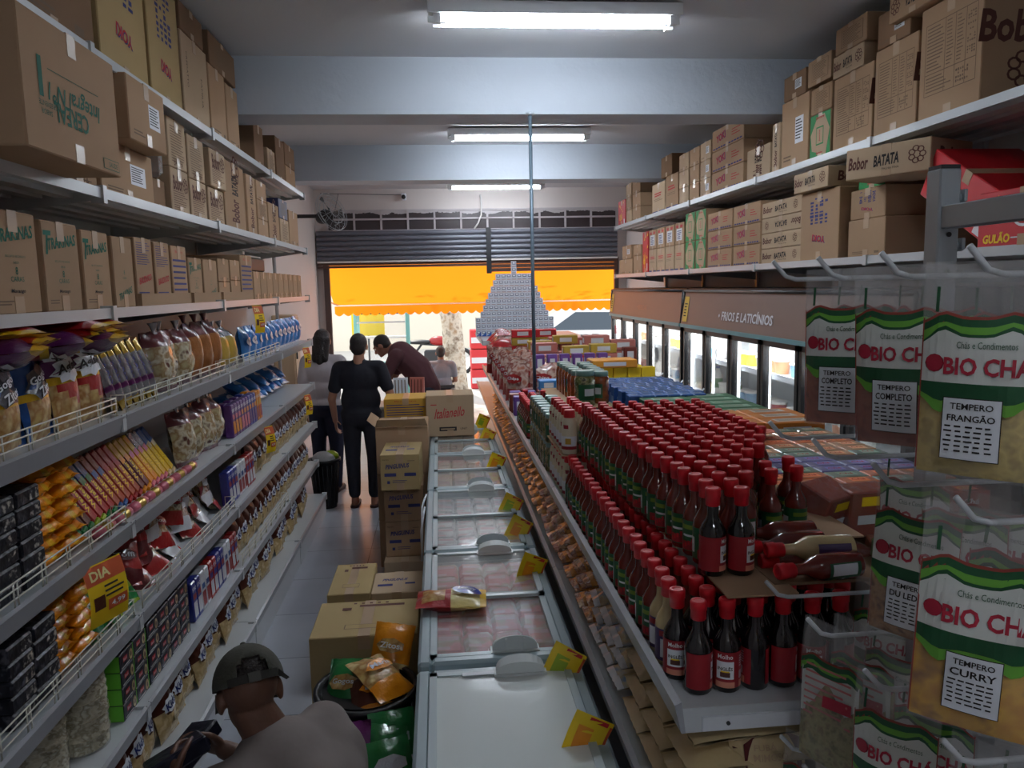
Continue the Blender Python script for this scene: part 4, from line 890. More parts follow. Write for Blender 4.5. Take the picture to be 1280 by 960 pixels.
# ================================================================ gondola shelf in the middle
GX0, GX1 = .425, 1.56
GYS = [1.335, 2.95, 4.6, 6.25, 7.9, 9.25]
GZ, GZL = 1.245, .915
for k in range(5):
    ya, yb = GYS[k], GYS[k+1]; cy = (ya+yb)/2; e = empty('gondola_shelving', (1.0, cy, 0)); tag(e, nth(k)+' bay of the low double gondola, counted from the camera end', 'shelving', 'bays of the middle gondola')
    def loc(mb):
        mb.v = [(p[0]-1.0, p[1]-cy, p[2]) for p in mb.v]; return mb
    m = MB(); m.box(GX0+.12, GX1-.05, ya+.003, yb-.003, 0, .14, SHELFM); loc(m).build('base', e)
    m = MB(); m.box(.96, 1.0, ya+.003, yb-.003, .14, GZ-.02, WHITE); loc(m).build('back_panel', e)
    zt = GZ if k < 4 else 1.50
    for nm, z, xa, xb in (('top_shelf', zt, GX0, GX1), ('lower_shelf', GZL, GX0, .96), ('bottom_shelf', .5, GX0+.05, .96), ('rear_shelf', .8, 1.0, GX1)):
        m = MB(); m.box(xa+.012, xb, ya+.003, yb-.003, z-.014, z, SHELFM); m.box(xa+.012, xb, ya+.003, ya+.012, z-.05, z-.014, SHELFM); m.box(xa+.012, xb, yb-.012, yb-.003, z-.05, z-.014, SHELFM); so = loc(m).build(nm, e)
        m = MB(); m.add([(xa+.01, ya+.002, z-.05), (xa+.01, yb-.002, z-.05), (xa-.004, yb-.002, z+.008), (xa-.004, ya+.002, z+.008), (xa+.018, ya+.002, z-.05), (xa+.018, yb-.002, z-.05), (xa+.01, yb-.002, z+.014), (xa+.01, ya+.002, z+.014)], [(1, 0, 3, 2), (4, 5, 6, 7), (2, 3, 7, 6), (0, 1, 5, 4), (3, 0, 4, 7), (1, 2, 6, 5)], RAILM); loc(m).build('price_rail', so)
        if nm == 'top_shelf' and k == 0:
            q = MB(); q.box(xa+.05, xa+.3, ya-.002, ya+.003, z-.046, z-.018, LABELW); q.lathe([(.004, 0), (.004, .003)], DARK, 8, Matrix.Translation((xa+.1, ya-.002, z-.032)) @ Matrix.Rotation(PI/2, 4, 'X')); loc(q).build('end_bracket', so)
    for y in ((ya+.02,) if k < 4 else (ya+.02, yb-.02)):
        m = MB(); m.box(.95, 1.01, y-.015, y+.015, 0, zt, SHELFM); loc(m).build('upright', e)

# ================================================================ spice rack with hooks
RX = .90
e = empty('hook_rack', (RX, .8, 0)); tag(e, 'grey square-tube rack with long prong hooks holding spice bags', 'rack'); rack = e
m = MB(); m.box(-.02, .02, .50, .54, 0, 2.24, STEEL, bev=.003); po = m.build('post', e)
m = MB(); m.box(-.018, .018, .502, .538, 2.238, 2.246, DARK); m.build('end_cap', po)
m = MB()
for z in (2.125, 2.06):
    m.lathe([(.0045, 0), (.0045, .002)], DARK, 10, Matrix.Translation((-.0, .4995, z)) @ Matrix.Rotation(PI/2, 4, 'X'))
m.build('bolt_hole', po)
for z in (2.19, 2.105):
    m = MB(); m.lathe([(.009, 0), (.009, .02)], STEEL, 8, Matrix.Translation((.02, .52, z)) @ Matrix.Rotation(PI/2, 4, 'Y')); m.box(.03, .036, .505, .535, z-.006, z+.014, STEEL); m.build('wing_nut', po)
m = MB(); m.box(-.016, .016, -.75, .50, 2.135, 2.175, STEEL, bev=.002); m.build('crossbar', e)
m = MB(); m.box(-.02, .02, -.75, -.71, 0, 2.24, STEEL, bev=.003); m.build('post', e)
HZ = [2.052, 1.752, 1.437, 1.165]; HY = [1.38, 1.21, 1.03, .85, .67]
for r, z in enumerate(HZ):
    m = MB(); m.box(.03, .042, -.72, .62 if r < 3 else .52, z-.012, z+.012, STEEL); m.build('hook_rail', e)
    for y in HY:
        m = MB(); yy = (y if (r, y) != (3, 1.38) else 1.30)-.8; m.tube([(.03, yy, z), (-.24, yy, z), (-.26, yy, z+.006), (-.285, yy, z+.034)], .0042, M('hook_wire', (196, 200, 204), .35, spec=.6), 8); m.build('hook', e)
# ---- bags of spice
SPRED = speckle('red_spice', [(132, 60, 42), (160, 80, 56), (146, 68, 48)], 60, .7, .3, 0); SPYEL = speckle('yellow_spice', [(186, 160, 80), (206, 182, 100), (170, 146, 76)], 50, .7, .3, 0); SPCUR = speckle('curry_spice', [(206, 146, 36), (224, 170, 44), (150, 100, 34)], 30, .7, .4, 0); SPHERB = speckle('herb_spice', [(120, 116, 74), (168, 158, 110), (134, 118, 84)], 70, .8, .5, 0); SPBRN = speckle('brown_spice', [(130, 84, 50), (172, 124, 78), (110, 70, 46)], 60, .8, .5, 0)
GRN1 = M('bag_green', (24, 84, 50), .4); GRN2 = M('bag_light_green', (104, 168, 60), .4); BAGR = M('bag_red', (178, 36, 60), .4); BAGW = M('bag_white', (216, 220, 214), .4); EDGER = M('bag_edge_red', (150, 60, 50), .4)
def bulge(x, z, w, h, t):
    u = min(1, abs(2*x/w)); v = min(1, max(0, -z/h)); return t/2*(1-u**2.6)*max(0, (1-(1-v)**2.2))*(1-max(0, v-.9)*9)+.0006
def spice_bag(name, l1, l2, powder, fill=.55, w=.122, h=.235, back=False, tone=SPRED):
    def f():
        random.seed(name); t = .034; b = MB(); nx, nz = 12, 16; fl = FILM; warp = U(0, 6)
        def pt(i, j, s):
            x = -w/2+w*i/nx; z = .025-(h+.025)*j/nz; return (x, s*(bulge(x, z, w, h, t)+.0015)+.004*math.sin(x*40+z*25+warp)*(1-j/nz), z)
        for s in (-1, 1):
            vs = [pt(i, j, s) for j in range(nz+1) for i in range(nx+1)]
            fs = [(j*(nx+1)+i, (j+1)*(nx+1)+i, (j+1)*(nx+1)+i+1, j*(nx+1)+i+1) for j in range(nz) for i in range(nx)]
            if s > 0: fs = [tuple(reversed(q)) for q in fs]
            b.add(vs, fs, fl, True)
        o = b.build('spice_bag')
        p = MB(); n2 = 8; vs = []; zt = [-(h*(1-fill))+.025*math.sin(i*.9+warp) for i in range(nx+1)]
        for s in (-1, 1):
            vs = [(-w/2*.96+w*.96*i/nx, s*bulge(-w/2*.96+w*.96*i/nx, zt[i]-(h*.985+zt[i])*j/n2, w, h, t)*(.9 if j else .15), zt[i]-(h*.985+zt[i])*j/n2) for j in range(n2+1) for i in range(nx+1)]
            fs = [(j*(nx+1)+i, (j+1)*(nx+1)+i, (j+1)*(nx+1)+i+1, j*(nx+1)+i+1) for j in range(n2) for i in range(nx)]
            if s > 0: fs = [tuple(reversed(q)) for q in fs]
            p.add(vs, fs, powder, True)
        p.build('spice', o)
        def onface(mb, eps):
            mb.v = [(q[0], -bulge(q[0], q[2], w, h, t)-.0022-eps+.004*math.sin(q[0]*40+q[2]*25+warp)*(1-min(1, max(0, (.025-q[2])/(h+.025)))), q[2]) for q in mb.v]; return mb
        def band(mb, f0, f1, mat):
            n = 14; vs = []
            for i in range(n+1):
                x = -w/2*.97+w*.97*i/n; u = 2*i/n-1; vs += [(x, 0, f0(u)), (x, 0, f1(u))]
            mb.add(vs, [(2*i, 2*i+2, 2*i+3, 2*i+1) for i in range(n)], mat)
        g = h/.27; wave = lambda u: g*.010*math.exp(-((abs(u)-.62)*4)**2)-.006*u*u
        T0 = -h*.18
        m = MB(); band(m, lambda u: T0-g*.012+wave(u), lambda u: T0+g*.002+wave(u), EDGER); onface(m, 0)
        layers = [m]
        m = MB(); band(m, lambda u: T0-g*.03+wave(u), lambda u: T0-g*.002+wave(u), GRN1); layers.append(onface(m, .0003))
        m = MB(); band(m, lambda u: T0-g*.022+wave(u)*1.6, lambda u: T0-g*.012+wave(u), GRN2); layers.append(onface(m, .0006))
        m = MB(); band(m, lambda u: T0-g*.092, lambda u: T0-g*.026+wave(u)*1.4, BAGW); layers.append(onface(m, .0009))
        m = MB(); band(m, lambda u: T0-g*.108-wave(u)*.8, lambda u: T0-g*.088, GRN1); layers.append(onface(m, .0012))
        m = MB(); band(m, lambda u: T0-g*.118-wave(u)*1.6, lambda u: T0-g*.108-wave(u)*.8, GRN2); layers.append(onface(m, .0014))
        m = MB(); m.text('BIO CHÁ', BAGR, .03*g, front(0, .012, T0-g*.062), w*.74, .03); m.ball((-w*.36, 0, T0-g*.062), (.011, .0003, .011), BAGR, 10, 6); m.text('Chás e Condimentos', GRN1, .008, front(0, .01, T0-g*.036), w*.5); layers.append(onface(m, .0018))
        m = MB(); m.box(-w/2*.98, -w/2*.955, -.0005, .0005, -h*.97, T0, EDGER); m.box(w/2*.955, w/2*.98, -.0005, .0005, -h*.97, T0, EDGER); m.box(-w*.38, -w*.35, 0, .0004, -.035, -.005, GRN1); layers.append(onface(m, .0005))
        allm = MB()
        for q in layers:
            bse = len(allm.v); allm.v += q.v
            for fc, mi, sm in zip(q.f, q.mi, q.sm): allm.f.append(tuple(bse+k for k in fc)); allm.mi.append(allm.m(q.mats[mi])); allm.sm.append(sm)
        if not back:
            allm.build('header_print', o)
            cz = -h*.735
            def grid(hw, hh, mat):
                q = MB(); k = 8; q.add([(-hw+2*hw*i/k, 0, cz-hh+2*hh*j/k) for j in range(k+1) for i in range(k+1)], [(j*(k+1)+i, j*(k+1)+i+1, (j+1)*(k+1)+i+1, (j+1)*(k+1)+i) for j in range(k) for i in range(k)], mat); return q
            m = onface(grid(.031, .037, INKK), .0022); m2 = onface(grid(.03, .036, LABELW), .0027)
            m3 = MB(); m3.text(l1, INKK, .0075, front(0, 0, cz+.027), .045, .012); m3.text(l2, INKK, .0095, front(0, 0, cz+.014), .05, .018); [m3.rect(-.023+.0105*q+U(-.001, .001), .003-.0058*r_, U(.005, .009), .002, INKK, front(0, 0, cz)) for r_ in range(6) for q in range(5)]; onface(m3, .0034)
            a = MB()
            for q in (m, m2, m3):
                bse = len(a.v); a.v += q.v
                for fc, mi, sm in zip(q.f, q.mi, q.sm): a.f.append(tuple(bse+k for k in fc)); a.mi.append(a.m(q.mats[mi])); a.sm.append(sm)
            a.build('sticker', o)
        else:
            m = MB(); m.box(-w*.45, w*.45, 0, .0003, -h*.62, T0-.02, BAGW); onface(m, .0007); m3 = MB(); m3.lines(-w*.38, w*.38, -.05, .05, 8, M('pale_red_ink', (196, 110, 110), .6), front(0, 0, -h*.42), .3, .3); m3.rect(w*.15, -.01, .05, .02, BAGR, front(0, 0, -h*.42)); onface(m3, .001)
            a = MB()
            for q in (layers[0], layers[1], layers[2], m, m3):
                bse = len(a.v); a.v += q.v
                for fc, mi, sm in zip(q.f, q.mi, q.sm): a.f.append(tuple(bse+k for k in fc)); a.mi.append(a.m(q.mats[mi])); a.sm.append(sm)
            a.build('back_print', o)
        return o
    return f
SB = {'completo': spice_bag('completo', 'TEMPERO', 'COMPLETO', SPRED, .42), 'frango': spice_bag('frango', 'TEMPERO', 'FRANGÃO', SPYEL, .62), 'curry': spice_bag('curry', 'TEMPERO', 'CURRY', SPCUR, .6, .14, .265), 'ledes': spice_bag('ledes', 'TEMPERO', 'DU LEDES', SPBRN, .5), 'herb': spice_bag('herb', 'ERVAS', 'FINAS', SPHERB, .6, back=True), 'herb2': spice_bag('herb2', 'GANGORRA', 'OREGANO', SPHERB, .6)}
GR = 'spice bags on the hook rack'
# (kind, hook y index, row, x along the prong, turn, label)
def ang(normal_deg): return math.radians(-normal_deg)     # turn from facing the camera wall (-Y) towards -X
for kind, hy, row, x, turn, lb in [
    ('completo', 1, 0, .660, 50, 'foremost red-brown spice bag on the second prong of the top row, little powder'), ('completo', 1, 0, .70, 62, 'red-brown spice bag just behind the foremost one on the second top prong'), ('completo', 1, 0, .735, 70, 'red-brown spice bag deepest on the second top prong'),
    ('completo', 2, 0, .645, 52, 'foremost red-brown spice bag on the third prong of the top row'), ('ledes', 2, 0, .685, 78, 'brown spice bag seen edge-on behind the foremost bag of the third top prong'), ('completo', 2, 0, .725, 72, 'red-brown spice bag deepest on the third top prong'),
    ('frango', 3, 0, .635, 46, 'yellow chicken seasoning bag hanging at the front of the fourth top prong'), ('frango', 3, 0, .68, 66, 'yellow seasoning bag just behind the front one on the fourth top prong'), ('ledes', 3, 0, .72, 74, 'brown spice bag behind the yellow seasoning bags'),
    ('herb2', 1, 1, .80, 60, 'dark herb bag hanging deep on the second prong of the second row'), ('ledes', 2, 1, .69, 52, 'brown spice bag with white sticker on the third prong of the second row'), ('completo', 2, 1, .76, 60, 'red-brown spice bag behind the stickered brown one, second row'), ('completo', 2, 1, .82, 64, 'red-brown spice bag deepest on the third prong of the second row'),
    ('curry', 3, 1, .66, 40, 'large orange curry bag, the closest one at the rack corner'.replace('the closest one at the rack corner', 'hanging lowest-front on the fourth prong of the second row')), ('curry', 3, 1, .72, 62, 'orange curry bag behind the large front curry bag'),
    ('herb2', 0, 2, .865, 50, 'green-headed herb bag on the first prong of the third row'), ('herb', 1, 2, .665, 62, 'herb bag turned to its printed back on the second prong of the third row'), ('herb', 1, 2, .72, 62, 'herb bag turned backwards, behind the other backward one'), ('completo', 1, 2, .79, 58, 'red-brown spice bag deep on the second prong of the third row'),
    ('herb2', 2, 2, .67, 50, 'green-headed herb bag in front on the third prong of the third row'), ('herb2', 2, 2, .73, 60, 'green-headed herb bag behind another one on the third prong of the third row'), ('ledes', 3, 2, .70, 50, 'brown spice bag on the fourth prong of the third row'), ('herb2', 3, 2, .76, 58, 'herb bag deepest on the fourth prong of the third row'),
    ('herb', 0, 3, .68, 58, 'backward herb bag on the first prong of the bottom row'), ('herb2', 1, 3, .70, 55, 'green-headed herb bag on the second prong of the bottom row')]:
    random.seed(lb); o = put('sb_'+kind, SB[kind], (x, HY[hy] if (hy, row) != (0, 3) else 1.30, HZ[row]-.0085), (U(-.04, .04), U(-.05, .05), ang(turn)), lb, 'spice bag', GR)
# ================================================================ packets and bottles
def pillow(w, h, t, mat, zone=None, seal=.022, seed=1, wr=.006, nx=10, nz=12, b=None):
    """filled packet standing on its base, front to -Y; zone(u, v) gives another material to part of the front"""
    b = b or MB(); o = Vector((seed*3.1, seed*1.7, 0))
    def pt(i, j, s):
        u = 2*i/nx-1; v = j/nz; sv = seal/h
        k = 0 if v < sv*.6 or v > 1-sv*.6 else max(0, 1-abs(2*(v-sv*.6)/(1-1.2*sv)-1)**3.2)
        bl = t/2*(1-abs(u)**2.4)*k**.75
        n = mnoise.noise(Vector((u*2.2, v*3.1, s*1.5))+o)*wr*(1 if k else .6); n2 = mnoise.noise(Vector((u*5, v*6, s*2.5))+o)*wr*.5
        return (u*w/2*(1-.04*k), s*bl+n+n2+(0.0007*s), v*h+(.002*(i % 2) if j in (0, nz) else 0))
    for s in (-1, 1):
        base = len(b.v); b.v += [pt(i, j, s) for j in range(nz+1) for i in range(nx+1)]
        for j in range(nz):
            for i in range(nx):
                f = (base+j*(nx+1)+i, base+j*(nx+1)+i+1, base+(j+1)*(nx+1)+i+1, base+(j+1)*(nx+1)+i)
                mm = mat
                if zone:
                    z = zone(2*(i+.5)/nx-1, (j+.5)/nz, s); mm = z or mat
                b.f.append(f if s < 0 else tuple(reversed(f))); b.mi.append(b.m(mm)); b.sm.append(True)
    def surf(x, z):
        u = 2*x/w; v = z/h; sv = seal/h; k = max(0, 1-abs(2*(v-sv*.6)/(1-1.2*sv)-1)**3.2); return -t/2*max(0, (1-abs(u)**2.4))*k**.75-wr*1.2-.001
    return b, surf
def decal(fn, surf):
    """print laid on the swelling front of a packet"""
    m = MB(); fn(m); m.v = [(p[0], surf(p[0], p[2])+p[1], p[2]) for p in m.v]; return m
def oval(m, cx, cz, rx, rz, mat, y=0.0, n=16, jag=0.0, rot=0.0):
    vs = [(cx, y, cz)]
    for k in range(n):
        a = 2*PI*k/n; q = 1+jag*(1 if k % 2 else -1); x, z = rx*q*math.cos(a), rz*q*math.sin(a); vs.append((cx+x*math.cos(rot)-z*math.sin(rot), y, cz+x*math.sin(rot)+z*math.cos(rot)))
    m.add(vs, [(0, 1+k, 1+(k+1) % n) for k in range(n)], mat)
def P(name, c=(128, 128, 128), rough=.28, coat=.4, bump=.5, var=.12, bs=28): return M(name, c, rough, coat=coat, bump=bump, bscale=bs, var=var, vscale=14)
BLUEB = P('blue_foil', (36, 84, 150)); PURP = P('purple_foil', (96, 30, 92)); REDF = P('red_foil', (164, 28, 30)); YELF = P('yellow_foil', (226, 180, 30)); ORNF = P('orange_foil', (232, 146, 20)); NAVY = P('navy_foil', (20, 22, 42), .35, .15); LIME = P('lime_foil', (150, 176, 30)); BRNF = P('brown_foil', (86, 42, 32)); CREAM = speckle('cream_biscuit', [(214, 190, 140), (190, 160, 110), (228, 208, 166)], 26, .35, .5, .4); SILV = M('silver_foil', (190, 190, 196), .22, metal=.7, bump=.4, bscale=40); GOLD = M('gold_foil', (196, 164, 70), .25, metal=.5, bump=.4, bscale=40); MARO = P('maroon_film', (96, 30, 36)); TEALF = P('sky_foil', (50, 120, 190)); WHTF = P('white_foil', (220, 222, 228)); GRNF = P('green_foil', (30, 120, 60)); PINKF = P('pink_foil', (214, 110, 130))
CRUNCH = speckle('crisps_window', [(206, 176, 110), (170, 120, 60), (228, 206, 150)], 22, .35, .6, .4); COOK = speckle('clear_cookies', [(186, 172, 130), (150, 120, 80), (216, 208, 180), (96, 60, 50)], 20, .2, .7, .6); CLEARW = speckle('clear_sweets', [(170, 140, 110), (208, 200, 190), (130, 86, 66), (190, 60, 60)], 24, .18, .7, .7)
def b_blue():
    b, s = pillow(.19, .29, .085, BLUEB, lambda u, v, q: CRUNCH if q < 0 and v < .42 and abs(u) < .8 else (YELF if q < 0 and .42 < v < .5 else None), seed=1); o = b.build('crisps_bag')
    def f(m): oval(m, 0, .175, .075, .05, NAVY, .0, 14, .1, .3); m.text('Gogó', LABELW, .03, front(-.0015, -.01, .185, .3), .1, .02); m.text('Zitos', LABELW, .03, front(-.0015, .012, .152, .3), .09, .02)
    decal(f, s).build('logo_print', o); return o
def b_purple():
    b, s = pillow(.2, .30, .085, PURP, lambda u, v, q: (CRUNCH if (v+u*.2) < .3 else REDF if v < .5 else YELF if .5 < v < .56 or v > .9 else None) if q < 0 else (YELF if v > .88 else None), seed=2); o = b.build('crisps_bag')
    def f(m): oval(m, 0, .2, .085, .045, LABELW, .0, 18, .12, .2); m.text('Aglago', INKK, .04, front(-.0015, 0, .2, .15), .14, .03, .3)
    decal(f, s).build('logo_print', o); return o
def b_redyel():
    b, s = pillow(.2, .28, .07, REDF, lambda u, v, q: YELF if v < .16 or v > .88 else (CRUNCH if q < 0 and .3 < v < .5 else None), seed=3); o = b.build('crisps_bag')
    def f(m): oval(m, .0, .19, .07, .035, YELF, 0, 14, .1); m.text('Aglago', INKR, .03, front(-.0015, 0, .19), .1, .02, .3)
    decal(f, s).build('logo_print', o); return o
def b_stick():
    b, s = pillow(.05, .27, .04, SILV, lambda u, v, q: PURP if .3 < v < .45 else (GOLD if v < .2 or v > .85 else None), seed=4, nx=6); o = b.build('stick_snack_bag'); 
    def f(m): m.text('STICK', INKV, .02, front(-.001, 0, .16, PI/2), .09)
    decal(f, s).build('logo_print', o); return o
def clearbag(key, body, top, w, h, t, seed):
    def f():
        b, s = pillow(w, h, t, body, lambda u, v, q: top if v > .78 or v < .12 else None, seed=seed, wr=.012); o = b.build('biscuit_bag')
        m = MB(); pts = 9; vs = []                         # twisted neck
        for k in range(4):
            r = (.03, .012, .02, .034)[k]; vs += [(r*math.cos(2*PI*i/pts), r*.6*math.sin(2*PI*i/pts), h-.02+.02*k) for i in range(pts)]
        m.add(vs, [(k*pts+i, k*pts+(i+1) % pts, (k+1)*pts+(i+1) % pts, (k+1)*pts+i) for k in range(3) for i in range(pts)], SILV if seed % 2 else top, True); m.build('twisted_neck', o)
        return o
    return f
b_clear1 = clearbag('c1', COOK, MARO, .2, .27, .11, 5); b_bread = clearbag('br', P('brown_rusks', (150, 92, 44), var=.3), MARO, .18, .29, .12, 6); b_yelbag = clearbag('yb', P('yellow_rusks', (178, 148, 60), var=.25), SILV, .16, .24, .1, 7); b_dim = clearbag('dm', P('brown_rings', (110, 84, 60), var=.35), BRNF, .2, .2, .1, 8)
def b_bluebag():
    b, s = pillow(.15, .22, .08, TEALF, lambda u, v, q: WHTF if q < 0 and v < .12 else None, seed=9); o = b.build('blue_snack_bag')
    def f(m): oval(m, 0, .12, .045, .028, WHTF, 0); m.text('Lup', INKV, .022, front(-.0015, 0, .12), .05)
    decal(f, s).build('logo_print', o); return o
def packbox(name, w, h, d, mat, txt=None, band=None, ink=LABELW, seed=1):
    def f():
        b = MB(); b.box(-w/2, w/2, -d/2, d/2, 0, h, mat, bev=min(.006, h*.14)); o = b.build(name); m = MB(); F = front(-d/2-.0012, 0, h/2)
        if band: m.rect(w*.22, 0, w*.42, h*.62, band, F)
        if txt: m.text(txt, ink, h*.42, front(-d/2-.0018, -w*.12, h/2), w*.55, .02, .15)
        if m.f: m.build('printing', o)
        return o
    return f
b_dark = packbox('dark_biscuit_pack', .13, .046, .16, speckle('dark_pack_print', [(10, 11, 22), (14, 16, 30), (18, 20, 36), (90, 90, 100)], 34, .5, .7, .05), None, speckle('dark_picture', [(14, 15, 26), (24, 24, 36), (196, 190, 180)], 60, .5, .3, .05))
def b_orange():
    b = MB(); bb, s = pillow(.15, .13, .055, ORNF, wr=.013, zone=lambda u, v, q: YELF if q < 0 and abs(u) < .25 else None, seed=11, b=b); o = b.build('orange_biscuit_pack')
    def f(m): m.rect(.0, 0, .05, .03, LABELW, front(-.0004, 0, .075)); m.text('Piraquê', INKR, .014, front(-.0012, 0, .075), .044)
    decal(f, s).build('logo_print', o); return o
def b_long(key, c1, c2, c3):
    def f():
        b = MB(); w, h, d = .046, .26, .026; b.box(-w/2, w/2, -d/2, d/2, .02, h*.7, c1, bev=.005); b.box(-w/2, w/2, -d/2, d/2, h*.7, h, c2, bev=.005); b.box(-w/2, w/2, -d/2, d/2, 0, .02, c3, bev=.004); o = b.build('long_wafer_pack')
        m = MB(); m.text('Wafer', YEL, .026, front(-d/2-.001, 0, h*.42, PI/2), .1, .02); m.rect(0, h*.66, w*.8, .03, c3, front(-d/2-.0006, 0, 0)); m.build('printing', o); return o
    return f
LONGS = [b_long('l%d' % i, *c) for i, c in enumerate([(BRNF, LIME, GRNF), (REDF, GRNF, LIME), (REDF, BLUEB, GRNF), (P('brick_foil', (170, 70, 40)), P('rust_foil', (140, 60, 44)), BLUEB), (P('brick_foil'), REDF, REDF), (MARO, YELF, ORNF), (ORNF, YELF, PINKF), (YELF, SILV, PINKF), (YELF, BLUEB, CREAM)])]
def b_roll():
    b = MB(); b.tube([(-.075, 0, .02), (-.06, 0, .021), (.06, 0, .021), (.075, 0, .02)], [.006, .02, .02, .006], PINKF, 10); o = b.build('roll_biscuit_pack'); m = MB(); m.tube([(-.02, 0, .021), (.035, 0, .021)], .0206, GOLD, 10, cap=False); m.build('gold_band', o); return o
def b_tall(c1, c2, c3):
    def f():
        b = MB(); w, h, d = .062, .19, .05; b.box(-w/2, w/2, -d/2, d/2, 0, h, c1, bev=.006); o = b.build('filled_biscuit_pack'); m = MB(); F = front(-d/2-.001, 0, 0); m.rect(0, h*.3, w*.8, h*.38, c2, F); m.rect(0, h*.62, w*.7, h*.14, c3, F); m.text('BONO', LABELW, .02, front(-d/2-.0018, 0, h*.82), w*.8, .02); m.build('printing', o); return o
    return f
TALLS = [b_tall(P('violet_foil', (88, 44, 120)), ORNF, PINKF), b_tall(P('violet_foil'), PINKF, ORNF), b_tall(P('royal_foil', (50, 60, 150)), P('violet_foil'), ORNF), b_tall(ORNF, REDF, YELF)]
BLUW = [b_tall(P('royal_foil'), WHTF, REDF), b_tall(WHTF, REDF, BLUEB), b_tall(REDF, WHTF, P('royal_foil'))]
def b_cookie():
    b, s = pillow(.165, .24, .08, BRNF, lambda u, v, q: CREAM if v < .42 or (v < .52 and abs(u) > .45) else None, seed=13); o = b.build('cookie_bag')
    def f(m): oval(m, 0, .14, .052, .03, LABELW, 0, 16, .1, .25); m.text('Kids', P('logo_blue', (40, 54, 120)), .032, front(-.0015, 0, .14, .25), .075, .03, .2); m.rect(.02, .07, .05, .03, M('cream_panel', (216, 196, 150), .5), front(-.0008)); m.lines(0, .04, .06, .08, 3, BRNF, front(-.0014), .4)
    decal(f, s).build('logo_print', o); return o
def b_pretz(side):
    def f():
        b = MB(); w, h, d = .12, .062, .17; b.box(-w/2, w/2, -d/2, d/2, 0, h, NAVY, bev=.003); o = b.build('cracker_box'); m = MB(); F = front(-d/2-.001, 0, h/2)
        m.rect(-w*.12, h*.05, w*.3, h*.3, REDP, F); m.text('Bauli', LABELW, h*.16, front(-d/2-.0016, -w*.12, h*.55), w*.24); oval(m, w*.3, h*.45, w*.12, h*.34, CREAM, -d/2-.0014, 12); oval(m, w*.3, h*.45, w*.06, h*.16, BRNF, -d/2-.0018, 10); m.rect(-w*.1, -h*.36, w*.6, h*.06, INKW, F)
        for xx in (-w/2-.001,): m.rect(0, 0, d*.98, h*.96, side, side_neg(xx, 0, h/2))
        m.rect(w*.47, 0, w*.05, h*.98, side, front(-d/2-.0013, 0, h/2)); m.build('printing', o); return o
    return f
b_pretz_g = b_pretz(M('bright_green_side', (110, 200, 60), .4)); b_pretz_d = b_pretz(NAVY)
def b_crackers():
    random.seed(4); b = MB(); prof = []
    for k in range(34):
        z = .008*k; prof.append((.082+(.006 if k % 2 else -.004)+U(-.004, .004), z))
    prof.append((.05, .008*34)); b.lathe(prof, speckle('rice_cracker', [(214, 202, 166), (236, 228, 200), (170, 156, 120), (244, 240, 216)], 30, .5, .8, .2), 24); o = b.build('rice_cracker_stack')
    q = MB(); q.lathe([(.088, 0), (.09, .1), (.089, .2), (.086, .27), (.03, .29)], FILM, 24); q.build('clear_wrap', o); return o
def pouch(key, c, c2, txt, w=.17, h=.2, t=.05, seed=20):
    def f():
        b, s = pillow(w, h, t, c, lambda u, v, q: c2 if q < 0 and v < .3 else None, seed=seed, wr=.01); o = b.build('sweets_pouch')
        def g(m): oval(m, 0, h*.6, w*.34, h*.12, c2, 0, 14, .06); m.text(txt, LABELW, h*.1, front(-.0015, 0, h*.6), w*.5, .02)
        decal(g, s).build('logo_print', o); return o
    return f
b_redp = pouch('r', REDF, MARO, 'Toffi'); b_grnp = pouch('g', LIME, GRNF, 'Mint', seed=21); b_clrp = pouch('c', CLEARW, WHTF, 'Doce', .16, .2, .06, 22); b_clrp2 = pouch('c2', COOK, REDF, 'Doce', .16, .2, .06, 23); b_green = pouch('gg', GRNF, WHTF, 'Verde', .17, .24, .07, 24)

# ---- snacks on the wall shelving
SHN = {3: 'uppermost fenced snack shelf', 4: 'second snack shelf down', 5: 'third snack shelf down', 6: 'fourth snack shelf down', 7: 'lowest snack shelf near the floor'}
def L(key, bd, lv, y, lab, cat='packet', dz=0.0, back=0.0, depth=.1, tilt=0.0, rz=0.0, roll=0.0, group=None):
    """put a packet on a wall shelf with its front to the aisle; tilt leans it back, lying packets use tilt = -90 degrees"""
    xf = -1.19 if lv < 7 else -1.135
    m = Matrix.Rotation(PI/2+rz, 3, 'Z') @ Matrix.Rotation(tilt, 3, 'X') @ Matrix.Rotation(roll, 3, 'Y')
    return put(key, bd, (xf-depth/2-back, y, LZ[lv]+.003+dz), m.to_euler(), lab, cat, group or 'snacks on the '+SHN[lv])
random.seed(11)
for r in range(2):
    for i in range(3): L('blue', b_blue, 3, 2.1+.185*i+.03*r, f'blue crisps bag, {nth(i)} from the camera end in the {("front","back")[r]} row', 'crisps bag', back=.11*r, depth=.1, tilt=-.18, rz=U(-.12, .12))
for i in range(3): L('blue', b_blue, 3, 2.12+.16*i, f'blue crisps bag lying on top of the standing ones, {nth(i)} from the camera end', 'crisps bag', dz=.275, back=.02, depth=.2, tilt=-1.45, rz=U(-.3, .3))
for i in range(2): L('purple', b_purple, 3, 2.66+.19*i, f'purple and red crisps bag with white splash logo, standing {nth(i)} from the blue bags', 'crisps bag', depth=.1, tilt=-.15, rz=U(-.1, .1), back=.01*i)
for i in range(2): L('purple', b_purple, 3, 2.66+.2*i, f'purple crisps bag in the back row, {nth(i)} from the blue bags', 'crisps bag', depth=.1, back=.14, tilt=-.1, rz=U(-.1, .1))
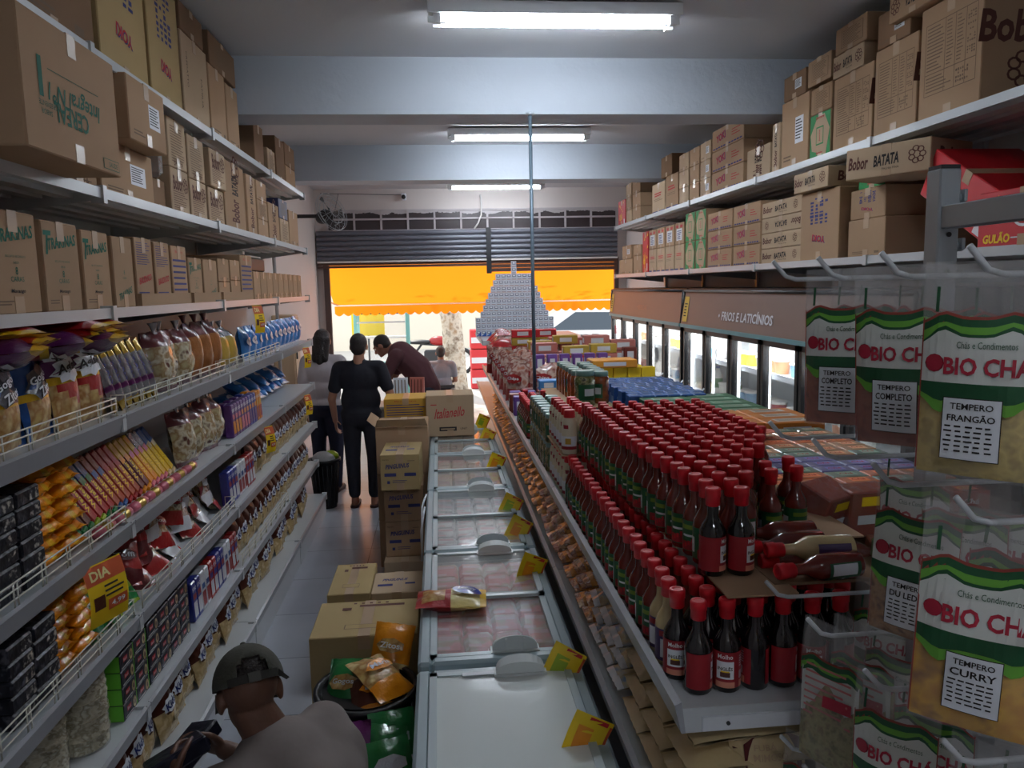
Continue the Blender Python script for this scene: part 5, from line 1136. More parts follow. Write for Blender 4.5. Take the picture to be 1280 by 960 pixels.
for i in range(9): L('redyel' if i % 3 else 'purple', b_redyel if i % 3 else b_purple, 3, 2.16+.095*i, f'{"red" if i % 3 else "purple"} crisps bag with yellow end lying on the standing bags, {nth(i)} from the camera end', 'crisps bag', dz=.27+.022*(i % 3), back=.08, depth=.22, tilt=1.5, rz=U(-.5, .5))
for i in range(13): L('stick', b_stick, 3, 2.98+.034*i, f'slim silver snack bag leaning, {nth(i)} from the purple crisps bags', 'snack bag', depth=.06, back=.015*(i % 2), roll=-.32, tilt=-.15)
for i in range(4): L('dim', b_dim, 3, 3.02+.16*i, f'dim brown ring-snack bag behind the slim silver bags, {nth(i)} along', 'snack bag', back=.16, depth=.12, rz=U(-.2, .2), dz=.06*(i % 2))
for i in range(3): L('clear1', b_clear1, 3, 3.56+.15*i, f'clear biscuit bag with maroon ends, {nth(i)} after the slim silver bags', 'biscuit bag', depth=.12, back=.03*(i % 2), rz=U(-.3, .3), tilt=-.08)
for i in range(3): L('bread', b_bread, 3, 4.02+.17*i, f'big clear bag of brown rusks with twisted neck, {nth(i)} along', 'rusk bag', depth=.13, rz=U(-.3, .3), tilt=-.1)
for i in range(2): L('yelbag', b_yelbag, 3, 4.55+.17*i, f'clear bag of yellow rusks, {nth(i)} past the brown rusk bags', 'rusk bag', depth=.1, rz=U(-.2, .2), tilt=-.25)
for i in range(12): L('bluebag', b_bluebag, 3, 5.02+.165*i, f'bright blue snack bag on the top fenced shelf, {nth(i)} from the rusks', 'snack bag', depth=.09, rz=U(-.2, .2), tilt=-.12)
for c in range(2):
    for k in range(6): L('dark', b_dark, 4, 2.14+.136*c, f'dark biscuit pack on the second snack shelf, {nth(k)} up in the {("near","far")[c]} column', 'biscuit pack', dz=.048*k, depth=.17, rz=U(-.04, .04))
for c in range(2):
    for k in range(7): L('orange', b_orange, 4, 2.42+.145*c, f'orange biscuit pack on the second snack shelf, {nth(k)} up in the {("near","far")[c]} column', 'biscuit pack', dz=.044*k+.026, depth=.02+.01*(k % 2), tilt=-1.5, rz=U(-.16, .16))
for i in range(20):
    q = i*len(LONGS)//20; L(f'long{q}', LONGS[q], 4, 2.7+.051*i, f'long leaning wafer pack on the second snack shelf, {nth(i)} from the orange packs', 'wafer pack', depth=.1, back=.03, tilt=-.45, roll=-.3)
for i in range(7): L('roll', b_roll, 4, 2.72+.155*i, f'small pink roll pack lying before the leaning wafers, {nth(i)} from the orange packs', 'biscuit pack', depth=.02, back=-.01)
for i in range(4): L('clear1', b_clear1, 4, 3.82+.17*i, f'clear cookie bag with maroon ends on the second snack shelf, {nth(i)} past the wafers', 'biscuit bag', depth=.12, rz=U(-.3, .3), tilt=-.15)
for i in range(11): 
    q = i*4//11; L(f'tall{q}', TALLS[q], 4, 4.5+.066*i, f'upright filled biscuit pack on the second snack shelf, {nth(i)} past the cookie bags', 'biscuit pack', depth=.055, tilt=-.05)
    if i % 2: L(f'tall{q}', TALLS[(q)], 4, 4.5+.066*i, f'upright filled biscuit pack in the back row, {nth(i//2)} past the cookie bags', 'biscuit pack', depth=.055, back=.06, dz=.0)
for i in range(9): L('bluebag', b_bluebag, 4, 5.34+.18*i, f'blue snack bag lying on the second snack shelf, {nth(i)} past the upright biscuit packs', 'snack bag', depth=.1, back=.1, tilt=-1.2, dz=.04, rz=U(-.3, .3))
for i in range(5): L('bluebag', b_bluebag, 4, 5.5+.3*i, f'blue snack bag on top of lying ones on the second snack shelf, {nth(i)} along', 'snack bag', depth=.1, back=.1, tilt=-1.1, dz=.11, rz=U(-.4, .4))
for c in range(2):
    for k in range(5): L('dark', b_dark, 5, 2.16+.136*c, f'dark biscuit pack on the third snack shelf, {nth(k)} up in the {("near","far")[c]} column', 'biscuit pack', dz=.048*k, depth=.17, rz=U(-.05, .05))
for c in range(2):
    for k in range(6): L('orange', b_orange, 5, 2.44+.15*c, f'orange biscuit pack on the third snack shelf, {nth(k)} up in the {("near","far")[c]} column', 'biscuit pack', dz=.044*k+.026, depth=.02+.01*(k % 2), tilt=-1.5, rz=U(-.16, .16))
for i in range(11): L('redp', b_redp, 5, 2.84+.045*i, f'dark red foil pouch in the heap on the third snack shelf, {nth(i)} along', 'sweets pouch', depth=.08+.1*(i % 2), back=.03*(i % 3), tilt=-.95+.35*(i % 3), dz=.05*(i % 3), rz=U(-.6, .6), roll=U(-.3, .3))
for i in range(4): L('grnp', b_grnp, 5, 2.70+.075*i, f'lime green pouch at the front of the third snack shelf, {nth(i)} along', 'sweets pouch', depth=.06, tilt=-.5, dz=0, rz=U(-.3, .3))
for i in range(25): L('clrp' if i % 4 else 'clrp2', b_clrp if i % 4 else b_clrp2, 5, 3.3+.04*i, f'clear pouch of wrapped sweets heaped on the third snack shelf, {nth(i)} along', 'sweets pouch', depth=.08+.09*(i % 2), back=.03*(i % 3), tilt=-.9+.35*(i % 3), dz=.055*(i % 3), rz=U(-.5, .5), roll=U(-.3, .3))
for i in range(9): q = i*3//9; L(f'bluw{q}', BLUW[q], 5, 4.34+.066*i, f'blue, white or red upright pack on the third snack shelf, {nth(i)} past the clear pouches', 'biscuit pack', depth=.055, tilt=-.05)
for i in range(15): L('cookie', b_cookie, 5, 4.98+.135*i, f'brown-topped cookie bag on the third snack shelf, {nth(i)} from the blue packs', 'cookie bag', depth=.09, tilt=-.12, rz=U(-.2, .2))
for i in range(2): L('crackers', b_crackers, 6, 2.62-.19*i, ('tall wrapped stack of pale rice crackers next to the green-sided boxes', 'second wrapped stack of pale rice crackers, closer to the camera end')[i], 'cracker stack', depth=.18, back=.05*i)
for c in range(2):
    for k in range(4): L('pretzg', b_pretz_g, 6, 2.81+.124*c, f'navy cracker box with bright green side, {nth(k)} up in the {("near","far")[c]} column', 'cracker box', dz=.063*k, depth=.17)
for c in range(4):
    for k in range(4): L('pretzd', b_pretz_d, 6, 3.07+.124*c, f'navy cracker box with pretzel picture, {nth(k)} up in the {nth(c)} column after the green-sided ones', 'cracker box', dz=.063*k, depth=.17)
for i in range(12): q = (i//2) % 3; L(f'bluw{q}', BLUW[q], 6, 3.62+.068*i, f'white, red or blue pack on the fourth snack shelf, {nth(i)} past the cracker boxes', 'biscuit pack', depth=.055, tilt=-.05)
for i in range(18): L('cookie', b_cookie, 6, 4.5+.138*i, f'brown-topped cookie bag on the fourth snack shelf, {nth(i)} from the white and red packs', 'cookie bag', depth=.09, tilt=-.12, rz=U(-.2, .2))
for i in range(3): L('dark', b_dark, 7, 2.28+.14*(i % 2), ('dark pack at the near end of the lowest shelf', 'dark pack beside another on the lowest shelf', 'dark pack on top of two others on the lowest shelf')[i], 'biscuit pack', dz=.05*(i//2), depth=.17)
for i in range(2): L('green', b_green, 7, 2.3+.2*i, ('green packet standing behind the dark packs on the lowest shelf', 'green packet standing beside another green one on the lowest shelf')[i], 'packet', back=.2, depth=.08, tilt=-.1)
for i in range(27): L('cookie', b_cookie, 7, 2.72+.152*i, f'brown-topped cookie bag on the lowest shelf near the floor, {nth(i)} from the camera end', 'cookie bag', depth=.12, back=.015*(i % 3), tilt=-.22, rz=U(-.2, .2))
# hanging price cards on the snack shelving
def pricecard(w, h, ttl):
    def f():
        b = MB(); n = 8; vs = []
        for i in range(n+1):
            v = i/n; y = -.025*math.sin(PI*v*.8)
            for x in (-w/2, w/2): vs += [(x, y, -h*v)]
        b.add(vs, [(2*i, 2*i+2, 2*i+3, 2*i+1) for i in range(n)], YEL, True); o = b.build('price_card'); m = MB()
        q = lambda z: -.025*math.sin(PI*min(1, max(0, -z/h))*.8)-.0012
        def bar(z0, z1, x0, x1, mat, k=4, e=0): 
            for i in range(k):
                a, c = z0+(z1-z0)*i/k, z0+(z1-z0)*(i+1)/k; m.add([(x0, q(a)-e, a), (x1, q(a)-e, a), (x1, q(c)-e, c), (x0, q(c)-e, c)], [(0, 1, 2, 3)], mat)
        bar(-.004, -h*.3, -w/2, w/2, M('card_red', (206, 92, 50), .5)); bar(-h*.62, -h*.8, -w*.05, w*.46, M('card_red'), 3); bar(-h*.5, -h*.72, -w*.4, -w*.12, BRNF, 3)
        m2 = MB(); m2.text(ttl, M('card_cream', (250, 240, 170), .5), h*.16, front(-.0006, -w*.12, -h*.16), w*.5, .03); m2.lines(-w*.1, w*.4, -h*.58, -h*.34, 3, INKK, front(-.0006), .4); m2.text('4,99', LABELW, h*.1, front(-.002, w*.2, -h*.71), w*.36, .02)
        m2.v = [(p[0], p[1]+q(p[2]), p[2]) for p in m2.v]
        for p_, fs in ((m2, m2.f),):
            bs = len(m.v); m.v += p_.v
            for fc, mi, sm in zip(p_.f, p_.mi, p_.sm): m.f.append(tuple(bs+k for k in fc)); m.mi.append(m.m(p_.mats[mi])); m.sm.append(sm)
        m.build('printing', o); return o
    return f
bc = pricecard(.17, .2, 'DIA'); bc2 = pricecard(.08, .17, 'DIA')
put('card', bc, (-1.135, 2.55, LZ[4]-.035), (0, .0, 1.25), 'large yellow and red price card hanging over the orange packs', 'price card', 'yellow price cards on the snack shelves')
for y, lv, lb in ((4.95, 2, 'narrow yellow price card hanging over the rusk bags'), (6.6, 3, 'narrow yellow price card near the street end of the top fenced shelf'), (5.05, 4, 'narrow yellow price card hanging before the blue packs'), (6.55, 4, 'narrow yellow price card near the street end of the second snack shelf')):
    put('card2', bc2, (-1.135, y, LZ[lv]-.035), (0, 0, 1.0), lb, 'price card', 'yellow price cards on the snack shelves')
# ================================================================ bottles, jars and packets on the gondola
CAPR = M('red_cap', (204, 18, 34), .45); SCH = M('chili_sauce', (108, 34, 24), .12, coat=.5, var=.1, rnd=.15); SDK = M('dark_sauce', (22, 17, 20), .1, coat=.5); SGAR = M('garlic_sauce', (196, 176, 130), .2, coat=.4); GLGR = M('label_green', (24, 92, 54), .4); GLRED = M('label_red', (150, 26, 36), .4); GLVIO = M('label_violet', (70, 50, 96), .4); PINKL = M('label_pink', (214, 140, 116), .4)
BPROF = [(.024, 0), (.0275, .004), (.0275, .088), (.0268, .096), (.021, .108), (.0135, .121), (.012, .128), (.0115, .152)]
def bottle(kind):
    body = {'chili': SCH, 'dark': SDK, 'garlic': SGAR}[kind]
    def f():
        b = MB(); b.lathe(BPROF, body, 16); o = b.build('sauce_bottle')
        c = MB(); c.lathe([(.0135, .147), (.0152, .149), (.0152, .166), (.0165, .167), (.0165, .182), (.0150, .185), (.010, .1852), (.0085, .184)], CAPR, 18); c.build('cap', o)
        l = MB(); R = .0279; F = -PI/2
        def band(z0, z1, a0, a1, mat, r=R): l.lathe([(r, z0), (r, z1)], mat, max(2, round(abs(a1-a0)*7)), cap=False, a0=F+a0, a1=F+a1)
        if kind == 'chili':
            band(.012, .082, -2.2, 2.2, GLGR); band(.014, .034, -.9, .9, GLRED, R+.0002); band(.062, .072, -.8, .8, M('label_lime', (120, 150, 50), .4), R+.0002); band(.02, .075, 1.2, 2.1, LABELW, R+.0002); band(.026, .06, -2.15, -1.25, LABELW, R+.0002); band(.045, .05, -.5, .9, LABELW, R+.0003)
            for k in range(4): l.lathe([(R+.0004, .016+.005*k), (R+.0004, .026+.005*k)], REDP, 3, cap=False, a0=F-.6+.3*k, a1=F-.4+.3*k)
            for k in range(9): band(.024, .044, -2.0+.07*k, -2.0+.07*k+.035, LABELW if k % 2 else INKK, R+.0004)
        elif kind == 'dark':
            band(.012, .085, -2.6, 2.6, GLRED); band(.012, .024, -.7, .7, PINKL, R+.0002); band(.03, .066, -.62, .62, LABELW, R+.0002)
            l.text('INGLÊS', INKK, .0085, front(-R-.0005, 0, .052), .03, .02, wrap=R+.0005); l.text('Molho', INKW, .009, front(-R-.0005, 0, .076), .03, .01, wrap=R+.0005); band(.034, .044, -.35, .35, BRNF, R+.0004); band(.044, .047, -.3, .3, YEL, R+.0004)
            for k in range(12): band(.03, .046, 1.1+.07*k, 1.1+.07*k+.035, LABELW, R+.0003)
            band(.012, .026, 1.1, 2.1, PINKL, R+.0002)
            for k in range(5): band(.055+.005*k, .0565+.005*k, 1.1, 2.0, LABELW, R+.0002)
        else:
            band(.012, .082, -2.4, 2.4, GLVIO); band(.02, .06, -.5, .5, LABELW, R+.0002); band(.066, .078, -.6, .6, GLRED, R+.0002)
        l.build('label', o); return o
    return f
BOT = {k: bottle(k) for k in ('chili', 'dark', 'garlic')}
GB = 'sauce bottles on the gondola'
def bt(kind, x, y, z, lab, rz=0.0): return put('bt_'+kind, BOT[kind], (x, y, z), (0, 0, rz), lab, 'sauce bottle', GB)
random.seed(31)
z0 = GZ+.002
for i in range(6): bt('dark', .488+.0585*i, 1.405+U(-.004, .004), z0, f'dark worcester sauce bottle in the front row under the cardboard, {nth(i)} from the price rail', [2.2-.5, -.1, 3.4, 1.7, .1, 2.8, .3][i]+(-.35))
for j in range(23):
    k = 'dark' if j == 0 else 'garlic' if j in (1, 2) else 'chili'
    bt(k, .466+U(-.003, .003), 1.463+.0575*j, z0, f'lower-layer {"dark" if k == "dark" else "pale garlic" if k == "garlic" else "red chili"} sauce bottle beside the price rail, {nth(j)} back from the front row', -.6+U(-.5, .4))
for j in range(22):
    bt('chili' if j > 1 else 'dark', .525+U(-.003, .003), 1.463+.0575*j, z0, f'lower-layer sauce bottle one in from the price rail column, {nth(j)} back from the front row', U(0, 6))
for j in range(4):
    for i in range(5): bt('dark' if j < 2 else 'chili', .583+.0585*i, 1.463+.0575*j, z0, f'lower-layer bottle in the {nth(j)} row behind the front one, {nth(i)} from the second column', U(0, 6))
# sheets of cardboard between the layers
b = MB(); b.box(.545, .69, 1.395, 1.56, 0, .004, CARD); tag(b.build('cardboard_sheet', None, (0, 0, z0+.187)), 'piece of cardboard sticking out under the two upper dark sauce bottles', 'cardboard')
b = MB(); b.box(.535, 1.0, 1.7, 2.76, 0, .004, CARD); tag(b.build('cardboard_sheet', None, (0, 0, z0+.187)), 'large cardboard sheet carrying the upper layer of sauce bottles', 'cardboard')
z1 = z0+.192
bt('dark', .558, 1.52, z1, 'upper dark sauce bottle at the corner of the block, near the price rail', .9); bt('dark', .618, 1.515, z1, 'upper dark sauce bottle at the corner of the block, second from the price rail', .7)
n = 0
for j in range(21):
    y = 1.585+.0575*j; xl = .565-.042*(y-1.585)/.6 if y < 2.2 else .522; xr = .66+.30*min(1, (y-1.6)/.55)
    if y > 2.3: xr = .97
    i = 0; x = xl
    while x < xr:
        bt('garlic' if (i*7+j*5) % 41 == 0 and i else 'chili', x+U(-.003, .003), y+U(-.003, .003), z1, f'red chili sauce bottle in the upper block, {nth(j)} row back, {nth(i)} from the rail' if not ((i*7+j*5) % 41 == 0 and i) else f'pale garlic sauce bottle in the upper block, {nth(j)} row back, {nth(i)} from the rail', U(-.6, .6)+(-.5 if i == 0 else U(0, 6)))
        x += .0585; i += 1; n += 1
for i, (x, y, k) in enumerate([(.735, 1.77, 'garlic'), (.80, 1.78, 'chili'), (.875, 1.80, 'chili'), (.745, 1.84, 'chili'), (.82, 1.86, 'chili'), (.90, 1.9, 'chili')]):
    bt(k, x, y, z0+.16, f'{"pale garlic" if k == "garlic" else "red chili"} bottle standing free beside the upper block, {nth(i)} counted from the dark pair', U(-.5, .5))
b = MB(); b.box(.70, .96, 1.73, 1.99, 0, .158, CARD3, bev=.004); tag(b.build('cardboard_riser', None, (0, 0, z0)), 'low cardboard box under the free-standing bottles, mostly hidden', 'box')
for i, (k, x, y, dz, rz) in enumerate([('chili', .665, 1.665, .014, -1.66), ('chili', .65, 1.60, .014, -1.50), ('garlic', .665, 1.50, .034, -1.62), ('chili', .655, 1.455, .016, -1.45), ('chili', .665, 1.53, -.0, -1.6)]):
    o = put('bt_'+k, BOT[k], (x+.19, y, z0+.205+dz), (0, 0, 0), f'{"pale garlic" if k == "garlic" else "red chili"} sauce bottle lying on its side, {nth(i)} from the tea boxes', 'sauce bottle', GB)
    o.rotation_euler = (Matrix.Rotation(rz+PI/2, 3, 'Z') @ Matrix.Rotation(-PI/2, 3, 'Y') @ Matrix.Rotation(PI*.9+1.5+.1*i, 3, 'Z')).to_euler()
b = MB(); b.box(.66, .90, 1.44, 1.70, 0, .006, CARD3); tag(b.build('cardboard_sheet', None, (0, 0, z0+.187)), 'dark cardboard sheet under the bottles lying on their sides', 'cardboard')
# mayonnaise bottles
MAYO = M('mayo_bottle', (222, 214, 188), .3, coat=.3)
def b_mayo():
    b = MB(); b.lathe([(.026, 0), (.03, .006), (.031, .07), (.028, .098), (.03, .112), (.026, .13), (.018, .143)], MAYO, 18); o = b.build('mayonnaise_bottle'); c = MB(); c.lathe([(.021, .138), (.022, .141), (.021, .163), (.018, .167)], CAPR, 18); c.build('cap', o)
    l = MB(); l.lathe([(.0313, .02), (.0314, .07)], LABELW, 12, cap=False, a0=-PI/2-1.4, a1=-PI/2+1.4); l.lathe([(.0316, .02), (.0317, .032)], GLRED, 12, cap=False, a0=-PI/2-1.4, a1=-PI/2+1.4); l.lathe([(.0317, .04), (.0318, .062)], M('mustard_yellow', (206, 166, 60), .4), 6, cap=False, a0=-PI/2-.1, a1=-PI/2+.6); l.lathe([(.0290, .098), (.0298, .105), (.0308, .113)], GLRED, 6, cap=False, a0=-PI/2-.4, a1=-PI/2+.3); l.build('label', o); return o
for r in range(2):
    for j in range(6):
        for i in range(2): put('mayo', b_mayo, (.475+.066*i, 2.82+.066*j, z0+.172*r), (0, 0, U(-.9, -.3)), f'white mayonnaise bottle with red cap, {("lower","upper")[r]} layer, {nth(j)} back and {nth(i)} from the rail', 'mayonnaise bottle', 'mayonnaise bottles')
b = MB(); b.box(.44, .65, 2.79, 3.19, 0, .003, CARD); tag(b.build('cardboard_sheet', None, (0, 0, z0+.1675)), 'cardboard sheet between the two layers of mayonnaise bottles', 'cardboard')
# jars
LIDT = M('teal_lid', (126, 160, 156), .35, metal=.2); JOL = speckle('olive_jar', [(70, 74, 40), (120, 122, 70), (150, 146, 110), (50, 56, 40)], 45, .12, .3, .6); JHON = speckle('amber_jar', [(120, 56, 26), (160, 84, 40), (96, 40, 22)], 25, .1, .2, .6)
def jar(key, mat, r, h, lid):
    def f():
        b = MB(); b.lathe([(r*.9, 0), (r, .008), (r, h*.72), (r*.94, h*.8), (r*.78, h*.88)], mat, 18); o = b.build('glass_jar'); c = MB(); c.lathe([(r*.84, h*.85), (r*.88, h*.86), (r*.88, h*.98), (r*.82, h)], lid, 18); c.build('lid', o); l = MB(); l.lathe([(r*1.01, h*.18), (r*1.012, h*.62)], GLGR, 12, cap=False, a0=-PI/2-.9, a1=-PI/2+.9); l.lathe([(r*1.015, h*.3), (r*1.017, h*.5)], LABELW, 8, cap=False, a0=-PI/2-.3, a1=-PI/2+.7); l.build('label', o); return o
    return f
JO = jar('o', JOL, .036, .125, LIDT); JH = jar('h', JHON, .045, .17, LIDT); JB = jar('b', JOL, .055, .185, LIDT)
for r in range(2):
    for j in range(8):
        for i in range(2): put('jo', JO, (.475+.076*i, 3.26+.078*j, z0+.128*r), (0, 0, U(-.9, .2)), f'jar of green pickles with teal lid, {("lower","upper")[r]} layer, {nth(j)} back, {nth(i)} from rail', 'jar', 'jars of green pickles')
for j in range(14):
    for i in range(3): put('jh', JH, (.655+.095*i, 3.3+.098*j, z0), (0, 0, U(-1, 1)), f'amber jar with teal lid in the bottom layer, {nth(j)} back, {nth(i)} from the pickles', 'jar', 'amber jars')
b = MB(); b.box(.61, .90, 3.86, 4.7, 0, .004, CARD); tag(b.build('cardboard_sheet', None, (0, 0, z0+.171)), 'cardboard sheet carrying the upper amber jars', 'cardboard')
put('jb', JB, (.745, 3.93, z0+.177), (0, 0, .1), 'large green jar with teal lid at the front of the upper amber jars', 'jar', 'jars on the upper layer')
for j in range(6): put('jh', JH, (.735, 4.06+.1*j, z0+.177), (0, 0, U(-1, 1)), f'amber jar in the upper row, {nth(j)} behind the large green jar', 'jar', 'amber jars')
for j in range(6): put('jh', JH, (.845, 4.0+.1*j, z0+.177), (0, 0, U(-1, 1)), f'amber jar in the cooler-side upper row, {nth(j)} from the camera end', 'jar', 'amber jars')
# plain boxes of many kinds: one builder
def gbox(key, w, d, h, mat, top=None, lab=None, name='grocery_box'):
    def f():
        b = MB(); b.box(-w/2, w/2, -d/2, d/2, 0, h, mat, bev=min(.004, h*.08)); o = b.build(name); m = MB()
        if top: m.rect(0, 0, w*.6, d*.55, top, top_pl(h+.001)); m.lines(-w*.25, w*.25, -d*.2, d*.2, 3, INKGREY, top_pl(h+.0016), .4)
        if lab: m.rect(0, 0, w*.5, h*.5, lab, front(-d/2-.001, 0, h/2)); m.rect(0, 0, d*.5, h*.5, lab, side_neg(-w/2-.001, 0, h/2))
        if m.f: m.build('printing', o)
        return o
    return f
BLUP = M('blue_box_print', (40, 86, 150), .4, var=.2, vscale=20, rnd=.15); GRNBX = M('green_box_print', (40, 96, 60), .45, var=.1, rnd=.1); ORNBX = M('orange_box_print', (204, 120, 40), .45, var=.1, rnd=.08); PALEG = M('pale_green_panel', (150, 180, 160), .5); PALEO = M('pale_panel', (206, 200, 190), .5)
for j in range(9):
    for i in range(6):
        put('bluebx', gbox('bl', .066, .088, .215, BLUP, M('light_blue_top', (110, 150, 200), .4), M('blue_label', (150, 170, 196), .4), 'blue_carton_pack'), (1.02+.07*i+.02*(j % 2), 3.98+.092*j, z0), (0, 0, U(-.03, .03)), f'blue drink carton behind the green boxes, {nth(j)} row back and {nth(i)} across', 'carton pack', 'blue drink cartons')
GG = 'match and soap boxes beside the coolers'
for k in range(2):
    for i in range(2):
        for j in range(5): put('gbx'+('o' if (k == 0) else 'g'), gbox('g', .25, .118, .072, ORNBX if k == 0 else GRNBX, PALEO if k == 0 else PALEG, PALEO, 'flat_grocery_box'), (1.16+.255*i, 3.5+.122*j-(.0 if i == 0 else .05), z0+.06+.074*k), (0, 0, .03), f'flat {"orange" if k == 0 else "green"} box, {nth(j)} back in the {("rail-side","cooler-side")[i]} pile, {("under the green ones","on top")[k]}', 'box', GG)
for j in range(3):
    for i in range(2): put('gbxo2', gbox('o2', .25, .118, .078, ORNBX, PALEO, LABELW, 'flat_grocery_box'), (1.22+.26*i, 3.11+.122*j, z0+.135), (0, 0, .04), f'bright orange flat box on the green ones, {nth(j)} back and {nth(i)} across', 'box', GG)
    for i in range(2): put('gbxg2', gbox('g2', .25, .118, .072, GRNBX, PALEG, PALEO, 'flat_grocery_box'), (1.22+.26*i, 3.11+.122*j, z0+.061), (0, 0, .02), f'green flat box under the bright orange boxes, {nth(j)} back, {nth(i)} across', 'box', GG)
b = MB(); b.box(1.02, 1.54, 3.04, 4.06, 0, .058, CARD3, bev=.003); tag(b.build('cardboard_tray', None, (0, 0, z0)), 'flat cardboard tray under the green and orange boxes', 'tray')
# tea boxes in rows, several kinds, some shrink-wrapped
TEAK = {'greygreen': (M('tea_grey_green', (110, 136, 118), .35, coat=.4, var=.25, vscale=30, rnd=.2), 'grey-green'), 'tan': (M('tea_tan', (186, 136, 96), .35, coat=.4, var=.2, vscale=30, rnd=.2), 'tan'), 'orange': (M('tea_orange', (196, 100, 52), .35, coat=.4, var=.25, vscale=30, rnd=.2), 'orange'), 'violet': (M('tea_violet', (92, 92, 150), .3, coat=.5, var=.25, vscale=30, rnd=.2), 'violet-blue'), 'red': (M('tea_red', (150, 58, 40), .25, coat=.6, var=.35, vscale=20, rnd=.2), 'red'), 'lime': (M('tea_lime', (110, 160, 60), .35, coat=.4, var=.2, vscale=30), 'lime green')}
def tea(k):
    mat = TEAK[k][0]
    def f():
        b = MB(); w, d, h = .118, .068, .062; b.box(-w/2, w/2, -d/2, d/2, 0, h, mat, bev=.003); o = b.build('tea_box'); m = MB()
        m.rect(w*.02, 0, w*.5, d*.6, M('tea_panel_'+k, tuple(min(255, int(c*1.25+20)) for c in {'greygreen': (110, 136, 118), 'tan': (186, 136, 96), 'orange': (196, 100, 52), 'violet': (92, 92, 150), 'red': (150, 58, 40), 'lime': (110, 160, 60)}[k]), .4), top_pl(h+.0008)); m.text('Chá', INKR if k != 'red' else YEL, .018, top_pl(h+.0014), .045, .02, .2); m.text('Chá', LABELW, .018, front(-d/2-.001, 0, h/2), .05, .02, .2); m.build('printing', o)
        return o
    return f
rowsT = ['red', 'red', 'orange', 'orange', 'violet', 'violet', 'violet', 'greygreen', 'tan', 'tan', 'orange', 'orange', 'tan', 'greygreen']
GT = 'tea boxes on the gondola'
for j, k in enumerate(rowsT):
    y = 2.06+.073*j; nx = 5
    for i in range(nx):
        x = 1.03+.121*i
        if x > 1.52: continue
        kk = k if (i+j) % 5 or j > 11 else ('greygreen' if k != 'greygreen' else 'tan')
        for q in range(3):
            if q < 2 and 0 < i < nx-1 and j > 0: continue
            zz = z0+.064*q+.0
            put('tea_'+kk, tea(kk), (x, y, zz), (0, 0, U(-.02, .02)), f'{TEAK[kk][1]} tea box, {nth(j)} row back from the spice rack, {nth(i)} across, {("bottom","middle","top")[q]} layer', 'tea box', GT)
b = MB(); b.box(1.1, 1.45, 2.1, 3.06, 0, .125, CARD3); tag(b.build('cardboard_riser', None, (0, 0, z0)), 'cardboard box filling the space under the tea boxes', 'box')
WRAP = film('shrink_wrap', clear=.92, bscale=26, bump=.9)
def wrapped(k, w, d, h):
    def f():
        b = MB(); b.box(-w/2, w/2, -d/2, d/2, 0, h, TEAK[k][0], bev=.004); o = b.build('wrapped_tea_pack'); m = MB(); m.box(-w/2-.002, w/2+.002, -d/2-.002, d/2+.002, -.001, h+.002, WRAP, bev=.006); m.build('shrink_wrap', o)
        m = MB(); m.rect(0, -h*.1, w*.6, h*.2, LABELW, front(-d/2-.003, 0, h/2)); m.rect(0, h*.3, w*.5, h*.2, YEL, front(-d/2-.003, 0, h/2)); m.build('printing', o); return o
    return f
for k, w, d, h, x, y, z, rx, rz, lb in [
    ('red', .12, .1, .13, 1.00, 1.95, z0+.13, .35, .5, 'shrink-wrapped red tea pack tipped forward next to the chili bottles'), ('red', .12, .07, .13, 1.12, 1.93, z0+.12, .12, .1, 'shrink-wrapped red tea pack standing beside the tipped one'), ('red', .11, .08, .11, 1.04, 1.84, z0+.0, .1, .35, 'shrink-wrapped red tea pack lower down below the tipped one'),
    ('orange', .13, .09, .05, 1.17, 1.84, z0+.07, .2, -.2, 'orange tea box lying below the standing red pack'), ('lime', .05, .12, .15, 1.25, 1.86, z0+.1, .0, -.25, 'tall lime-sided tea box by the dark herb bag'), ('lime', .13, .09, .05, 1.13, 1.74, z0+.10, .1, -.15, 'lime green tea box lying flat next to the lying bottles'),
    ('greygreen', .12, .1, .12, 1.12, 1.62, z0+.06, .2, .35, 'silvery green wrapped pack leaning by the lying bottles'), ('greygreen', .12, .1, .12, 1.25, 1.66, z0+.08, .15, .2, 'silvery green wrapped pack behind another one by the spice rack')]:
    o = wrapped(k, w, d, h)(); o.location = (x, y, z); o.rotation_euler = (rx, 0, rz); tag(o, lb, 'tea pack', GT)
b = MB(); b.box(.97, 1.34, 1.56, 2.0, 0, .1, CARD3); tag(b.build('cardboard_riser', None, (0, 0, z0)), 'cardboard box under the shrink-wrapped tea packs', 'box')
for i, (x, y) in enumerate(((1.02, 2.93), (1.12, 2.9), (1.06, 2.99), (1.24, 2.88))):
    b = MB(); b.lathe([(.062, 0), (.062, .004)], M('salmon_card', (206, 116, 96), .7), 24); o = b.build('round_card', None, (x, y, z0+.2+.005*i), (U(-.05, .05), U(-.05, .05), 0)); tag(o, f'round salmon-coloured card lying on the tea boxes, {nth(i)} of four', 'card', 'round cards on the tea boxes'); m = MB(); m.lathe([(.045, .0041), (.045, .0045)], M('salmon_print', (190, 96, 80), .7), 20); m.build('printing', o)
